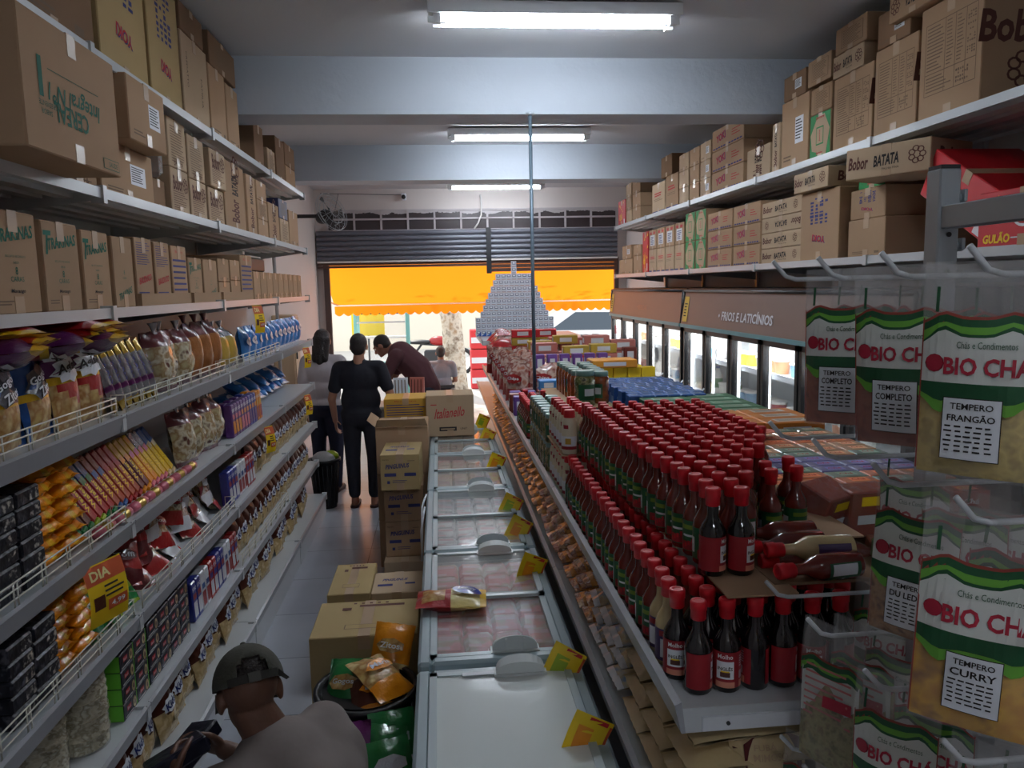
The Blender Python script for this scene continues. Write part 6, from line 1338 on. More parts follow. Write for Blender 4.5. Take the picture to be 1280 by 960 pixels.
# ---------------------------------------------------------------- far half of the gondola
FARS = [  # key, w, d, h, colour, words
    ('yl', .09, .06, .26, YEL, 'tall yellow box'), ('or', .3, .2, .05, M('orange_tray', (226, 150, 40), .5), 'flat orange tray'), ('vi', .07, .07, .12, M('violet_box', (110, 70, 150), .45), 'violet box'), ('rd', .2, .1, .07, REDP, 'red box'), ('sa', .2, .12, .08, M('salmon_box', (196, 120, 110), .5), 'salmon-coloured box'), ('ye', .2, .1, .07, M('mustard_box', (190, 160, 60), .5), 'mustard yellow box'), ('bl', .12, .1, .06, M('sky_box', (70, 140, 210), .45), 'sky blue box'), ('wh', .06, .06, .16, M('grey_white_box', (190, 190, 186), .5), 'pale grey box'), ('gr', .08, .08, .1, M('dark_green_box', (30, 70, 50), .5), 'dark green box'), ('bd', .1, .08, .12, M('brown_red_box', (120, 50, 40), .5), 'brownish red box')]
FB = {k: gbox(k, w, d, h, mat, None, LABELW, 'grocery_box') for k, w, d, h, mat, n_ in FARS}; FN = {k: (n_, h) for k, w, d, h, mat, n_ in FARS}
def far(k, x, y, z, lb, rz=0.0): return put('far_'+k, FB[k], (x, y, z), (0, 0, rz), lb, 'box', 'grocery boxes on the far half of the gondola')
for i in range(5): far('yl', .98+.095*i, 4.95, z0, f'tall yellow box in the row past the blue cartons, {nth(i)} from the jars')
for i in range(4): far('yl', 1.0+.1*i, 5.06, z0, f'tall yellow box in the second row past the blue cartons, {nth(i)} from the jars')
far('or', 1.13, 5.0, z0+.262, 'flat orange tray lying on the tall yellow boxes')
for i in range(6):
    for q in range(2): far('gr', .7+.1*i, 5.35, z0+.102*q, f'dark green box behind the amber jars, {nth(i)} across in the {("lower","upper")[q]} row')
for i in range(6): far('vi', .69+.09*i, 5.35, z0+.205, f'violet box above the dark green ones, {nth(i)} across')
b = MB(); b.box(.80, 1.5, 5.46, 7.8, 0, .2, CARD3); tag(b.build('cardboard_riser', None, (0, 0, z0)), 'wide cardboard box raising the goods on the far half of the gondola', 'box')
for j in range(4):
    for i in range(4):
        kk = ('sa', 'rd', 'sa', 'bd')[(i+j) % 4]; far(kk, .82+.21*i, 5.8+.25*j, z0+.202, f'{FN[kk][0]} on the raised far part, {nth(j)} row back and {nth(i)} across')
        if (i+2*j) % 3: far('sa' if j % 2 else 'ye', .82+.21*i, 5.8+.25*j, z0+.202+FN[kk][1]+.002, f'{"salmon-coloured" if j % 2 else "mustard yellow"} box lying on others on the raised far part, {nth(j)} row and {nth(i)} across')
for q, kk in enumerate(('rd', 'ye', 'rd')):
    for i in range(2): far(kk, .74+.205*i, 6.9, z0+.202+.072*q, f'{FN[kk][0]} in the small stack before the pyramid, {nth(q)} up and {nth(i)} across')
for i in range(3): far('wh', 1.2+.1*i, 6.85, z0+.202, f'pale grey box near the pyramid, {nth(i)} across')
for i in range(3): far('bl', .66+.13*i, 4.72, z0+.262-.1, f'sky blue box on pale ones near the conduit pole, {nth(i)} across')
for i in range(6): far('wh', .64+.062*i, 4.72, z0, f'pale grey box under the sky blue ones near the pole, {nth(i)} across')
for j in range(3):
    for i in range(3): far('bd' if (i+j) % 2 else 'vi', .48+.1*i, 4.75+.12*j if i == 0 else 4.86+.12*j, z0, f'{"brownish red" if (i+j) % 2 else "violet"} box by the rail past the pickles, {nth(j)} back and {nth(i)} across')
put('bt_dark', BOT['dark'], (.50, 4.55, z0), (0, 0, .3), 'lone dark sauce bottle standing past the pickle jars', 'sauce bottle', GB)
put('bt_chili', BOT['chili'], (.60, 4.5, z0), (0, 0, .3), 'lone red sauce bottle standing past the pickle jars near the pole', 'sauce bottle', GB)
for j in range(10):
    for i in range(2): put('bt_chili', BOT['chili'], (.465+.06*i, 3.99+.05*j, z0), (0, 0, U(-1, 1)), f'red sauce bottle past the pickle jars, {nth(j)} back and {nth(i)} from the rail', 'sauce bottle', GB)
b_pinkbag = pouch('pk', speckle('pale_snack_bag', [(190, 120, 100), (216, 190, 176), (150, 80, 70), (226, 216, 206)], 14, .25, .7, .6), REDF, 'Chips', .2, .27, .09, 31)
for j in range(8):
    for i in range(2): put('pinkbag', b_pinkbag, (.52+.19*i, 5.3+.3*j, z0), (-.1, 0, U(-.9, -.2)), f'reddish clear snack bag on the far half, {nth(j)} back, {nth(i)} from the rail', 'snack bag', 'snack bags on the far half of the gondola')
for j in range(4): put('pinkbag', b_pinkbag, (.56, 6.9+.28*j, z0+.26), (-1.2, 0, U(-.6, .6)), f'reddish snack bag lying on the standing ones before the pyramid, {nth(j)} back', 'snack bag', 'snack bags on the far half of the gondola')
# pyramid of small grey-blue packs
CANW, CANH = .0585, .069
PKM = M('silver_blue_pack', (200, 205, 216), .4, var=.12, vscale=40, rnd=.06)
def b_milk(blue):
    def f():
        b = MB(); w = CANW-.002; b.box(-w/2, w/2, -w/2, w/2, 0, CANH-.001, PKM, bev=.002); o = b.build('condensed_milk_pack'); m = MB(); F = front(-w/2-.0008, 0, CANH/2)
        m.rect(0, CANH*.12, w*.7, CANH*.4, M('pack_grey_print', (112, 118, 136), .5), F); m.rect(0, CANH*.15, w*.45, CANH*.2, LABELW, front(-w/2-.0014, 0, CANH/2))
        if blue: m.add([(-w/2, -CANH*.48, 0), (w/2, -CANH*.48, 0), (w/2, CANH*.3, 0), (w*.1, -CANH*.1, 0)], [(0, 1, 2, 3)], M('pack_blue', (36, 84, 160), .4), False, front(-w/2-.0018, 0, CANH/2))
        else: m.rect(0, -CANH*.4, w*.8, CANH*.08, M('pack_brown', (150, 116, 104), .5), F)
        m.build('printing', o); return o
    return f
PW = [15, 15, 15, 13, 12, 11, 10, 9, 8, 7]; zb = 1.503
for r, n in enumerate(PW):
    for i in range(n):
        x = .84+(i-(n-1)/2)*CANW
        put('milk_b' if r == 0 else 'milk', b_milk(r == 0), (x, 8.6, zb+CANH*r), (0, 0, 0), f'small {"blue-cornered" if r == 0 else "grey"} pack in the pyramid, {nth(r)} row up, {nth(i)} from the wall-fan side', 'pack', 'packs of the pyramid')
for r in range(2): put('milk', b_milk(False), (.84, 8.6, zb+CANH*(len(PW)+r)), (0, 0, 0), ('lower of the two single packs on the peak of the pyramid', 'topmost single pack on the peak of the pyramid')[r], 'pack', 'packs of the pyramid')
# ---------------------------------------------------------------- lower gondola shelf: flour bags and noodle packs
FLOUR = M('flour_bag', (206, 184, 140), .35, coat=.5, var=.1, vscale=12, bump=.5, bscale=18); DKRED = M('flour_label', (92, 26, 28), .4)
def b_flour():
    b, s = pillow(.17, .26, .07, FLOUR, None, seed=41, wr=.006); o = b.build('flour_bag')
    def f(m):
        vs = [(-.06, 0, .1), (.06, 0, .1), (.062, 0, .21), (.0, 0, .24), (-.062, 0, .21)]; m.add(vs, [(0, 1, 2, 3, 4)], DKRED); m.text('FUBÁ', M('flour_print', (190, 160, 130), .5), .014, front(-.0016, -.022, .206), .045, .01); m.text('MIMOSO', M('flour_print'), .014, front(-.0016, -.012, .186), .07, .01); m.rect(-.01, .145, .05, .018, M('flour_print_dark', (150, 70, 50), .5), front(-.0012)); m.text('FUBÁ', M('flour_print'), .01, front(-.0016, .03, .145), .03)
    decal(f, s).build('front_print', o); return o
zl = GZL+.004
for c, y in enumerate((1.45, 1.63, 1.81)):
    for k in range(4): put('flour', b_flour, (.45+.005*k, y+U(-.01, .01), zl+.036+.066*k), (Matrix.Rotation(-PI/2+U(-.04, .04), 3, 'Z') @ Matrix.Rotation(-1.52, 3, 'X')).to_euler(), f'cornmeal bag on the lower gondola shelf, {nth(k)} up in the {nth(c)} pile', 'flour bag', 'cornmeal bags under the sauce bottles')
for i in range(3): put('flour', b_flour, (.64+.19*i, 1.38+.02*i, zl+.002), (-.15, 0, U(-.1, .1)), f'cornmeal bag with dark red label standing at the gondola end, {nth(i)} from the price rail', 'flour bag', 'cornmeal bags under the sauce bottles')
NOOD = [speckle('noodle_tan', [(186, 136, 96), (226, 190, 150), (150, 104, 80), (236, 226, 216)], 30, .25, .6, .5), speckle('noodle_pink', [(200, 126, 106), (232, 196, 176), (160, 92, 80), (240, 230, 220)], 30, .25, .6, .5), speckle('noodle_amber', [(206, 140, 70), (236, 180, 104), (156, 96, 56)], 26, .25, .6, .5), speckle('bean_blue', [(130, 156, 190), (206, 190, 156), (180, 150, 116)], 24, .25, .6, .5)]
def b_nood(i):
    def f():
        b, s = pillow(.125, .24, .06, NOOD[i], lambda u, v, q: (WHTF if i == 3 else NOOD[(i+1) % 3]) if v < .07 else None, seed=50+i, wr=.007); o = b.build('dry_goods_bag'); decal(lambda m: m.rect(0, .1, .08, .07, [REDF, PINKF, ORNF, BLUEB][i], front()), s).build('front_print', o); return o
    return f
random.seed(61)
for c in range(36):
    y = 2.0+.138*c
    for k in range(4):
        i = 3 if c < 3 else (2 if c < 8 else (0, 1, 0, 2, 1)[(c//4) % 5])
        put(f'nood{i}', b_nood(i), (.447+.012*(k % 2)+U(-.006, .006), y+U(-.01, .01), zl+.034+.062*k), (Matrix.Rotation(-PI/2+U(-.08, .08), 3, 'Z') @ Matrix.Rotation(-1.5, 3, 'X')).to_euler(), f'{("tan","pinkish","amber","blue-banded")[i]} dry goods bag on the lower gondola shelf, {nth(k)} up, {nth(c)} pile past the cornmeal', 'dry goods bag', 'dry goods bags over the freezers')
# yellow price flags along the lower rail
def flag(pic, price):
    def f():
        w, h = .105, .235; b = MB(); n = 8; vs = []
        cv = lambda z: .018*math.sin(2.6*PI*(-z/h)*.6)
        for i in range(n+1): vs += [(0, cv(-h*i/n), -h*i/n), (-w, cv(-h*i/n)*.6+.012, -h*i/n)]
        b.add(vs, [(2*i, 2*i+2, 2*i+3, 2*i+1) for i in range(n)], M('flag_yellow', (238, 204, 24), .35, coat=.2), True); o = b.build('price_flag'); m = MB()
        F = Matrix.Identity(4)
        def patch(x0, x1, zz0, zz1, mat, e):
            k = 5
            for i in range(k):
                a, c = zz0+(zz1-zz0)*i/k, zz0+(zz1-zz0)*(i+1)/k; g = lambda x, z: cv(z)+(-x/w)*(cv(z)*.6+.012-cv(z))-e
                m.add([(x0, g(x0, a), a), (x1, g(x1, a), a), (x1, g(x1, c), c), (x0, g(x0, c), c)], [(0, 1, 2, 3)], mat)
        patch(-w*.8, -w*.4, -h*.14, -h*.4, pic, .001); patch(-w*.6, -w*.12, -h*.02, -h*.07, REDP, .001); patch(-w*.07, 0, -h*.05, -h*.7, M('flag_flame', (200, 80, 30), .4), .001); patch(-w*.5, -w*.06, -h*.7, -h*.92, M('flag_red', (190, 50, 30), .4), .001)
        t = MB(); t.text(price, LABELW, h*.13, front(0, -w*.26, -h*.81), w*.38, .02); t.lines(-w*.9, -w*.3, -h*.66, -h*.52, 3, INKR, front(), .45)
        t.v = [(p[0], cv(p[2])+(-p[0]/w)*(cv(p[2])*.6+.012-cv(p[2]))-.003, p[2]) for p in t.v]; bs = len(m.v); m.v += t.v
        for fc, mi, sm in zip(t.f, t.mi, t.sm): m.f.append(tuple(bs+k for k in fc)); m.mi.append(m.m(t.mats[mi])); m.sm.append(sm)
        m.build('printing', o); return o
    return f
FG = flag(LIME, '4,99'); FO = flag(ORNF, '7,49')
for i, (y, kd) in enumerate(((1.83, 'o'), (2.2, 'g'), (3.05, 'o'), (3.55, 'o'), (3.95, 'g'), (5.0, 'o'), (5.9, 'o'), (6.6, 'g'))):
    put('flag_'+kd, FG if kd == 'g' else FO, (.418, y, GZL+.004), (-.25, .45, U(-.25, .2)), f'yellow price flag with {"green" if kd == "g" else "orange"} picture sticking out over the freezers, {nth(i)} from the gondola end', 'price flag', 'yellow price flags over the freezers')
# ================================================================ things on the floor of the aisle and on the freezers
GC = 'cartons in the aisle beside the freezers'
def ac(x0, x1, y0, y1, z, h, style, lab, mat=None, rz=0.0):
    random.seed(int(x0*100+y0*1000+z*77)); o = carton(x1-x0, y1-y0, h, style, mat); o.location = ((x0+x1)/2, (y0+y1)/2, z+.001); o.rotation_euler = (0, 0, rz); return tag(o, lab, 'carton', GC)
ac(-.59, -.135, 3.13, 3.5, 0, .6, 'marks', 'large yellow-brown carton with taped top, just behind the black bin of snack bags', CARD2)
ac(-.62, -.40, 3.84, 4.28, 0, .5, 'marks', 'yellow-brown carton beside the freezer, next to the pale one with blue print on top', CARD2)
ac(-.395, -.135, 3.83, 4.12, 0, .5, 'penguin', 'pale carton with blue handwriting-like print on its top, beside the freezer', CARDP)
ac(-.43, -.15, 5.1, 5.5, 0, .2, 'plain', 'low pale carton on the floor at the bottom of the tall stack', CARDP)
ac(-.42, -.15, 5.2, 5.52, .202, .25, 'penguin', 'second carton from the floor in the tall stack, in the shade', CARD)
ac(-.42, -.15, 5.2, 5.52, .454, .25, 'penguin', 'third carton from the floor in the tall stack', CARD)
ac(-.42, -.16, 5.08, 5.5, .706, .245, 'penguin', 'bright carton with blue lettering at the top of the tall stack, sticking out', CARD2, -.03)
for k in range(3): ac(-.49, -.11, 5.56, 5.98, .352*k, .35, 'plain', ('lowest', 'middle', 'topmost half-open')[k]+' big carton of the stack behind the blue-lettered ones', CARD)
b = MB()
b.add([(-.19, -.21, 0), (.19, -.21, 0), (.17, -.26, .06), (-.17, -.26, .06)], [(0, 1, 2, 3)], CARDP); b.add([(-.19, .21, 0), (-.19, -.21, 0), (-.25, -.19, .05), (-.25, .19, .05)], [(0, 1, 2, 3)], CARD)
b.v = [(p[0], p[1], p[2]) for p in b.v]; top = [o for o in COL.objects if o.get('label', '').startswith('topmost half-open')][0]; q = b.build('open_flap', top); q.location = (0, 0, .351)
for k in range(2): ac(-.47, -.12, 6.2, 6.55, .482*k, .48, 'plain', ('lower', 'upper')[k]+' brown carton hidden under the yellow carton by the freezers', CARD3)
ac(-.47, -.12, 6.2, 6.55, .966, .2, 'lines', 'yellow-orange carton on the stack before the checkout, next to the red-script carton', M('amber_cardboard', (206, 160, 60), .7, var=.05, rnd=.03))
ac(-.13, .25, 6.05, 6.38, .874, .33, 'script', 'carton with red script lettering standing on the last freezer', CARDP)
# snack bag lying on a freezer
def b_lowcy():
    b, s = pillow(.17, .26, .06, REDF, lambda u, v, q: YELF if v > .93 else (P('cream_film', (226, 206, 130)) if v > .48 else (CRUNCH if q < 0 and abs(u) < .6 and .1 < v < .4 else None)), seed=71, wr=.01); o = b.build('snack_bag')
    def f(m): oval(m, 0, .19, .055, .036, P('royal_foil'), 0, 18, 0, PI/2); m.text('Lowçy', LABELW, .03, front(-.0014, 0, .19, PI/2), .065, .02, .2)
    decal(f, s).build('logo_print', o); return o
put('lowcy', b_lowcy, (-.12, 2.78, .888), (Matrix.Rotation(-PI/2-.05, 3, 'Z') @ Matrix.Rotation(-PI/2, 3, 'X')).to_euler(), 'red and cream snack bag with blue oval logo lying on a freezer lid', 'snack bag')
# bins of snack bags
def bin_(loc, r0, r1, h, lab, nm='black_bin'):
    b = MB(); b.lathe([(r0, 0), (r1, h), (r1+.018, h), (r1+.02, h-.02), (r1+.008, h-.022)], BLACK, 28); b.lathe([(r1-.012, h), (r0-.012, .02), (0, .02)], BLACK, 28, cap=False); o = b.build(nm, None, loc); tag(o, lab, 'bin')
    m = MB()
    for k in range(20):
        a = 2*PI*k/20; m.tube([((r0+.003)*math.cos(a), (r0+.003)*math.sin(a), .03), ((r1+.003)*math.cos(a), (r1+.003)*math.sin(a), h-.05)], .004, DARK, 5)
    m.build('rib', o); return o
bin_((-.335, 2.90, 0), .15, .185, .5, 'round black bin full of snack bags between the big carton and the freezer')
b_gozito = pouch('gz', ORNF, CRUNCH, 'Zitos', .17, .24, .08, 81); b_maria = pouch('mr', CRUNCH, ORNF, 'Maria', .18, .24, .08, 82); b_gs = pouch('gs', GRNF, CRUNCH, 'Gogos', .18, .26, .08, 83); b_bee = pouch('be', BRNF, ORNF, 'Bits', .2, .24, .1, 84); b_pur = pouch('pp', PURP, REDF, 'Uva', .16, .24, .08, 85)
GBN = 'snack bags in the aisle bins'
for key, bd, loc, rot, lb in [
    ('gz', b_gozito, (-.27, 3.02, .44), (-.6, .1, -.2), 'orange crisps bag at the back of the black bin, against the carton'), ('mr', b_maria, (-.20, 2.80, .50), (-1.25, .1, .75), 'orange-white puffed snack bag lying on top of the black bin'),
    ('gs', b_gs, (-.43, 2.82, .38), (-.75, -.1, -.3), 'dark green snack bag at the aisle side of the black bin'), ('be', b_bee, (-.27, 2.74, .41), (-1.05, .1, .25), 'brown snack bag with orange stripes at the front of the black bin')]:
    put('bin_'+key, bd, loc, rot, lb, 'snack bag', GBN)
ac(-.42, -.125, 2.3, 2.68, 0, .3, 'plain', 'low carton under the bright green bags, beside the frosted freezer', CARD3)
for i, (key, bd, loc, rot, lb) in enumerate([('gr', b_green, (-.2, 2.56, .31), (-.6, 0, .2), 'bright green bag standing highest in the group before the black bin'), ('gr', b_green, (-.28, 2.48, .31), (-.75, .1, -.1), 'bright green bag in front of the highest green one'), ('gr', b_green, (-.19, 2.40, .31), (-.85, 0, .3), 'bright green bag lying lowest, by the freezer side'), ('pp', b_pur, (-.36, 2.5, .31), (-.6, -.3, -.4), 'purple shiny bag next to the green bags on the low carton')]):
    put('bin_'+key, bd, loc, rot, lb, 'snack bag', GBN)
bin_((-1.13, 7.28, 0), .10, .135, .47, 'tall black waste bin with a bag in it at the end of the snack shelves', 'waste_bin')
b = MB(); b.ball((0, 0, 0), (.11, .1, .07), P('grey_film', (170, 172, 176)), 14, 8); tag(b.build('plastic_bag', None, (-1.13, 7.25, .47), (.2, .1, 0)), 'crumpled grey plastic bag in the waste bin', 'bag')
b = MB(); b.ball((0, 0, 0), (.07, .05, .04), LIME, 12, 7); tag(b.build('plastic_bag', None, (-1.06, 7.29, .50), (.2, .3, 0)), 'green scrap of wrapper at the rim of the waste bin', 'bag')
# checkout counter and bags
e = empty('checkout_counter', (-.33, 8.0, 0)); tag(e, 'pale checkout counter behind the carton stacks, between the shoppers', 'counter')
b = MB(); b.box(-.3, .28, -.2, .2, .03, .84, M('counter_side', (150, 140, 132), .5), bev=.006); b.build('body', e)
b = MB(); b.box(-.33, .31, -.23, .23, .84, .87, M('counter_top', (206, 200, 190), .35), bev=.006); b.build('worktop', e)
def paperbag(c, c2):
    def f():
        b = MB(); b.add([(-.07, -.045, 0), (.07, -.045, 0), (.07, .045, 0), (-.07, .045, 0), (-.075, -.012, .27), (.075, -.012, .27), (.075, .012, .27), (-.075, .012, .27)], [(3, 2, 1, 0), (0, 1, 5, 4), (1, 2, 6, 5), (2, 3, 7, 6), (3, 0, 4, 7), (4, 5, 6, 7)], c); o = b.build('paper_bag'); m = MB()
        for k in range(4): m.add([(-.06+.033*k, -.0462, .01), (-.05+.033*k, -.0462, .01), (-.05+.033*k, -.016, .25), (-.06+.033*k, -.016, .25)], [(0, 1, 2, 3)], c2)
        m.build('printing', o); return o
    return f
put('pb1', paperbag(LABELW, INKGREY), (-.42, 7.92, .872), (0, 0, .1), 'white striped paper bag standing on the checkout counter', 'bag', 'bags on the checkout counter')
put('pb2', paperbag(M('salmon_paper', (190, 110, 96), .6), BRNF), (-.25, 7.93, .872), (0, 0, -.2), 'reddish packet standing beside the striped paper bag', 'bag', 'bags on the checkout counter')

# ================================================================ people
def capsule(mb, a, b_, ra, rb, seg=14):
    a, b_ = Vector(a), Vector(b_); d = b_-a
    if d.length < 1e-5: d = Vector((0, 0, 1e-4))
    T = d.to_track_quat('Z', 'Y').to_matrix().to_4x4(); T.translation = a; L_ = d.length; prof = []
    for k in range(6): t = -PI/2+PI/2*k/5; prof.append((ra*math.cos(t), ra*math.sin(t)))
    for k in range(6): t = PI/2*k/5; prof.append((rb*math.cos(t), L_+rb*math.sin(t)))
    prof[0] = (0, prof[0][1]); prof[-1] = (0, prof[-1][1])
    b0 = len(mb.v); mb.lathe(prof, DUMMY, seg, T, True, False)
DUMMY = M('skin_base', (120, 84, 66), .55)
def blob(name, parts, mat, vox=.012, smooth=6, parent=None, factor=.5):
    """one continuous surface from limbs and masses that run into one another"""
    m = MB()
    for p in parts:
        if len(p) == 4: capsule(m, *p)
        else: m.ball((0, 0, 0), (1, 1, 1), DUMMY, 18, 12, p[0])
    o = m.build(name); r = o.modifiers.new('remesh', 'REMESH'); r.mode = 'VOXEL'; r.voxel_size = vox; r.use_smooth_shade = True
    s = o.modifiers.new('smooth', 'SMOOTH'); s.iterations = smooth; s.factor = factor
    dg = bpy.context.evaluated_depsgraph_get(); me = bpy.data.meshes.new_from_object(o.evaluated_get(dg)); old = o.data; o.modifiers.clear(); o.data = me; bpy.data.meshes.remove(old)
    me.materials.clear(); me.materials.append(mat); me.polygons.foreach_set('use_smooth', [True]*len(me.polygons))
    if parent: o.parent = parent
    return o
def ell(c, rx, ry, rz, R=None):
    T = Matrix.Translation(c) @ (R.to_4x4() if R else Matrix.Identity(4)) @ Matrix.Diagonal((rx, ry, rz, 1)); return (T,)
def frame(fwd, up=(0, 0, 1)):
    f = Vector(fwd).normalized(); u = Vector(up); r = f.cross(u).normalized(); u = r.cross(f); return Matrix((r, f, u)).transposed()
def head_parts(c, R, k=1.0):
    """skull, jaw, nose, lips, chin, ears about centre c; R columns are right, forward, up"""
    V = lambda x, y, z: Vector(c)+R @ Vector((x*k, y*k, z*k))
    return [ell(V(0, -.012, .022), .076*k, .096*k, .088*k, R), ell(V(0, .02, -.035), .06*k, .07*k, .075*k, R), (V(0, .075, -.085), V(0, .055, -.08), .022*k, .03*k), (V(0, .088, .01), V(0, .108, -.028), .009*k, .016*k),
            (V(-.02, .088, -.055), V(.02, .088, -.055), .009*k, .009*k), (V(-.028, .085, .025), V(.028, .085, .025), .012*k, .012*k), ell(V(-.079, -.004, -.012), .011*k, .022*k, .034*k, R), ell(V(.079, -.004, -.012), .011*k, .022*k, .034*k, R)]
def eyes(c, R, par, k=1.0):
    for s in (-1, 1):
        m = MB(); p = Vector(c)+R @ Vector((s*.031*k, .083*k, .005*k)); m.ball(p, .0105*k, M('eye_white', (220, 216, 210), .3), 10, 7); q = Vector(c)+R @ Vector((s*.031*k, .0915*k, .005*k)); m.ball(q, .005*k, BLACK, 8, 6); m.build('eye', par)
def hand_parts(w, d, n, side, k=1.0, curl=.6):
    """palm, four unequal bent fingers and a thumb: w wrist, d direction of the fingers, n the way the palm faces, side +1/-1 the thumb's side"""
    d = Vector(d).normalized(); n = Vector(n); n = (n-d*n.dot(d)).normalized(); t = d.cross(n)*side; w = Vector(w); out = []
    for q in (-.03, -.01, .01, .03): out.append((w+t*(q*.55*k), w+d*(.085*k)+t*(q*k), .014*k, .0125*k))
    for q, ln in ((.033, .072), (.011, .082), (-.011, .076), (-.032, .06)):
        p = w+d*(.085*k)+t*(q*k); a = curl*.5; dd = d
        for sfrac, r0, r1 in ((.42, .0092, .0088), (.32, .0086, .008), (.26, .0078, .007)):
            dd = (d*math.cos(a)+n*math.sin(a)).normalized(); e_ = p+dd*(ln*sfrac*k); out.append((p, e_, r0*k, r1*k)); p = e_; a += curl*.75
    p = w+d*(.02*k)+t*(.032*k)
    for dv, ln, r0, r1 in ((d*.6+t*.75+n*.25, .042, .0135, .0105), (d*.85+t*.3+n*.45, .034, .0105, .0092), (d*.9+n*.5, .026, .009, .0075)):
        e_ = p+dv.normalized()*(ln*k); out.append((p, e_, r0*k, r1*k)); p = e_
    return out
HAIRD = M('dark_hair', (34, 26, 24), .55, bump=.8, bscale=120); SKIN1 = M('brown_skin', (140, 98, 78), .55, var=.06, vscale=9); SKIN2 = M('tan_skin', (172, 122, 98), .55, var=.06, vscale=9); SKIN3 = M('dark_skin', (104, 70, 54), .5, var=.08, vscale=9, bump=.15, bscale=90)
NAVYC = M('dark_navy_cloth', (30, 33, 48), .85, var=.1, bump=.5, bscale=16); BLKC = M('black_cloth', (32, 33, 44), .85, var=.1, bump=.5, bscale=14); WHTC = M('white_cloth', (196, 188, 192), .85, var=.06, bump=.6, bscale=14); JEANS = M('blue_jeans', (36, 40, 64), .85, var=.15, bump=.3, bscale=40); MARC = M('dark_maroon_cloth', (78, 42, 48), .85, var=.1, bump=.5, bscale=14); GREYC = M('grey_cloth', (132, 124, 122), .85, var=.08, bump=.6, bscale=14)
def standing(x, y, h, label, skin, top, pants, hairlen, yaw=0.0, arms=None, sleeves=.5, pantz=.06, shoe=None, wide=1.0):
    """a standing person seen from behind, facing +Y turned by yaw"""
    s = h/1.68; R0 = Matrix.Rotation(yaw, 3, 'Z')
    def W(p): q = R0 @ Vector((p[0]*s*(wide if abs(p[2]) < 1.4 else 1), p[1]*s, p[2]*s)); return q
    nz = [(0, -.02, 1.40), (0, .0, 1.50)]; hc = W((0, .02, 1.565)); R = R0 @ frame((0, 1, -.25))
    sh = {1: (.175, 0, 1.35), -1: (-.175, 0, 1.35)}; hip = {1: (.085, 0, .88), -1: (-.085, 0, .88)}; kn = {1: (.095, .015, .48), -1: (-.095, .02, .48)}; an = {1: (.085, -.02, .085), -1: (-.085, -.02, .085)}
    arms = arms or {}; el = {1: arms.get('re', (.235, -.02, 1.06)), -1: arms.get('le', (-.235, -.02, 1.06))}; wr = {1: arms.get('rw', (.23, .08, .83)), -1: arms.get('lw', (-.23, .06, .83))}
    bd = [(W(nz[0]), W(nz[1]), .06*s, .05*s)]+head_parts(hc, R, s)
    bd += [ell(W((0, 0, 1.24)), .165*s*wide, .105*s, .17*s, R0), ell(W((0, 0, 1.0)), .15*s*wide, .1*s, .17*s, R0), ell(W((0, -.015, .9)), .165*s*wide, .12*s, .12*s, R0), (W(sh[1]), W(sh[-1]), .062*s, .062*s)]
    for q in (1, -1):
        bd += [(W(sh[q]), W(el[q]), .052*s, .04*s), (W(el[q]), W(wr[q]), .039*s, .026*s), (W(hip[q]), W(kn[q]), .085*s, .055*s), (W(kn[q]), W(an[q]), .054*s, .036*s), (W(an[q]), W((an[q][0]*1.15, .12, .035)), .034*s, .026*s), (W(an[q]), W((an[q][0], -.045, .035)), .036*s, .032*s)]
        d = Vector(W(wr[q]))-Vector(W(el[q])); bd += hand_parts(W(wr[q]), d, R0 @ Vector((-q, .2, 0)), q, s, .5)
    root = blob('person', bd, skin, .0075, 4); tag(root, label, 'person', None); root.location = (x, y, 0)
    c = [ell(W((0, 0, 1.26)), .185*s*wide, .125*s, .17*s, R0), ell(W((0, 0, 1.05)), .175*s*wide, .125*s, .18*s, R0), ell(W((0, -.01, .92)), .18*s*wide, .135*s, .1*s, R0), (W((.17, 0, 1.36)), W((-.17, 0, 1.36)), .07*s, .07*s), (W((0, -.01, 1.39)), W((0, -.01, 1.41)), .07*s, .066*s)]
    for q in (1, -1):
        a, b_ = Vector(W(sh[q])), Vector(W(el[q])); c.append((a, a+(b_-a)*(.45+sleeves*.5), .072*s, .064*s))
    blob('shirt', c, top, .012, 6, root)
    c = [ell(W((0, -.015, .9)), .178*s*wide, .132*s, .12*s, R0)]
    for q in (1, -1):
        k, a = Vector(W(kn[q])), Vector(W(an[q])); c += [(W(hip[q]), k, .1*s, .075*s), (k, k+(a-k)*(1-(pantz-.06)*2.2), .074*s, .06*s)]
    blob('trousers', c, pants, .012, 6, root)
    hp = [ell(hc+R @ Vector((0, -.02*s, .032*s)), .084*s, .098*s, .09*s, R), ell(hc+R @ Vector((0, -.045*s, -.02*s)), .074*s, .06*s, .08*s, R)]
    if hairlen: hp += [(hc+R @ Vector((0, -.06*s, 0)), W((0, -.09, 1.565-hairlen)), (.07*s), .04*s), (hc+R @ Vector((-.045*s, -.045*s, 0)), W((-.05, -.085, 1.565-hairlen*.9)), .05*s, .035*s), (hc+R @ Vector((.045*s, -.045*s, 0)), W((.05, -.085, 1.565-hairlen*.9)), .05*s, .035*s)]
    blob('hair', hp, HAIRD, .01, 3, root); eyes(hc, R, root, s)
    for q in (1, -1):
        f = blob('shoe', [(W((an[q][0], -.05, .028)), W((an[q][0]*1.15, .13, .022)), .042*s, .036*s), (W((an[q][0], -.05, .05)), W((an[q][0], -.03, .07)), .042*s, .038*s)] if shoe != 'sandal' else [(W((an[q][0], -.06, .012)), W((an[q][0]*1.15, .15, .012)), .043*s, .04*s)], M('shoe_brown', (70, 44, 44), .6), .008, 3, root)
        if shoe == 'sandal':
            for v in f.data.vertices: v.co.z = max(.001, min(v.co.z, .022))
    return root
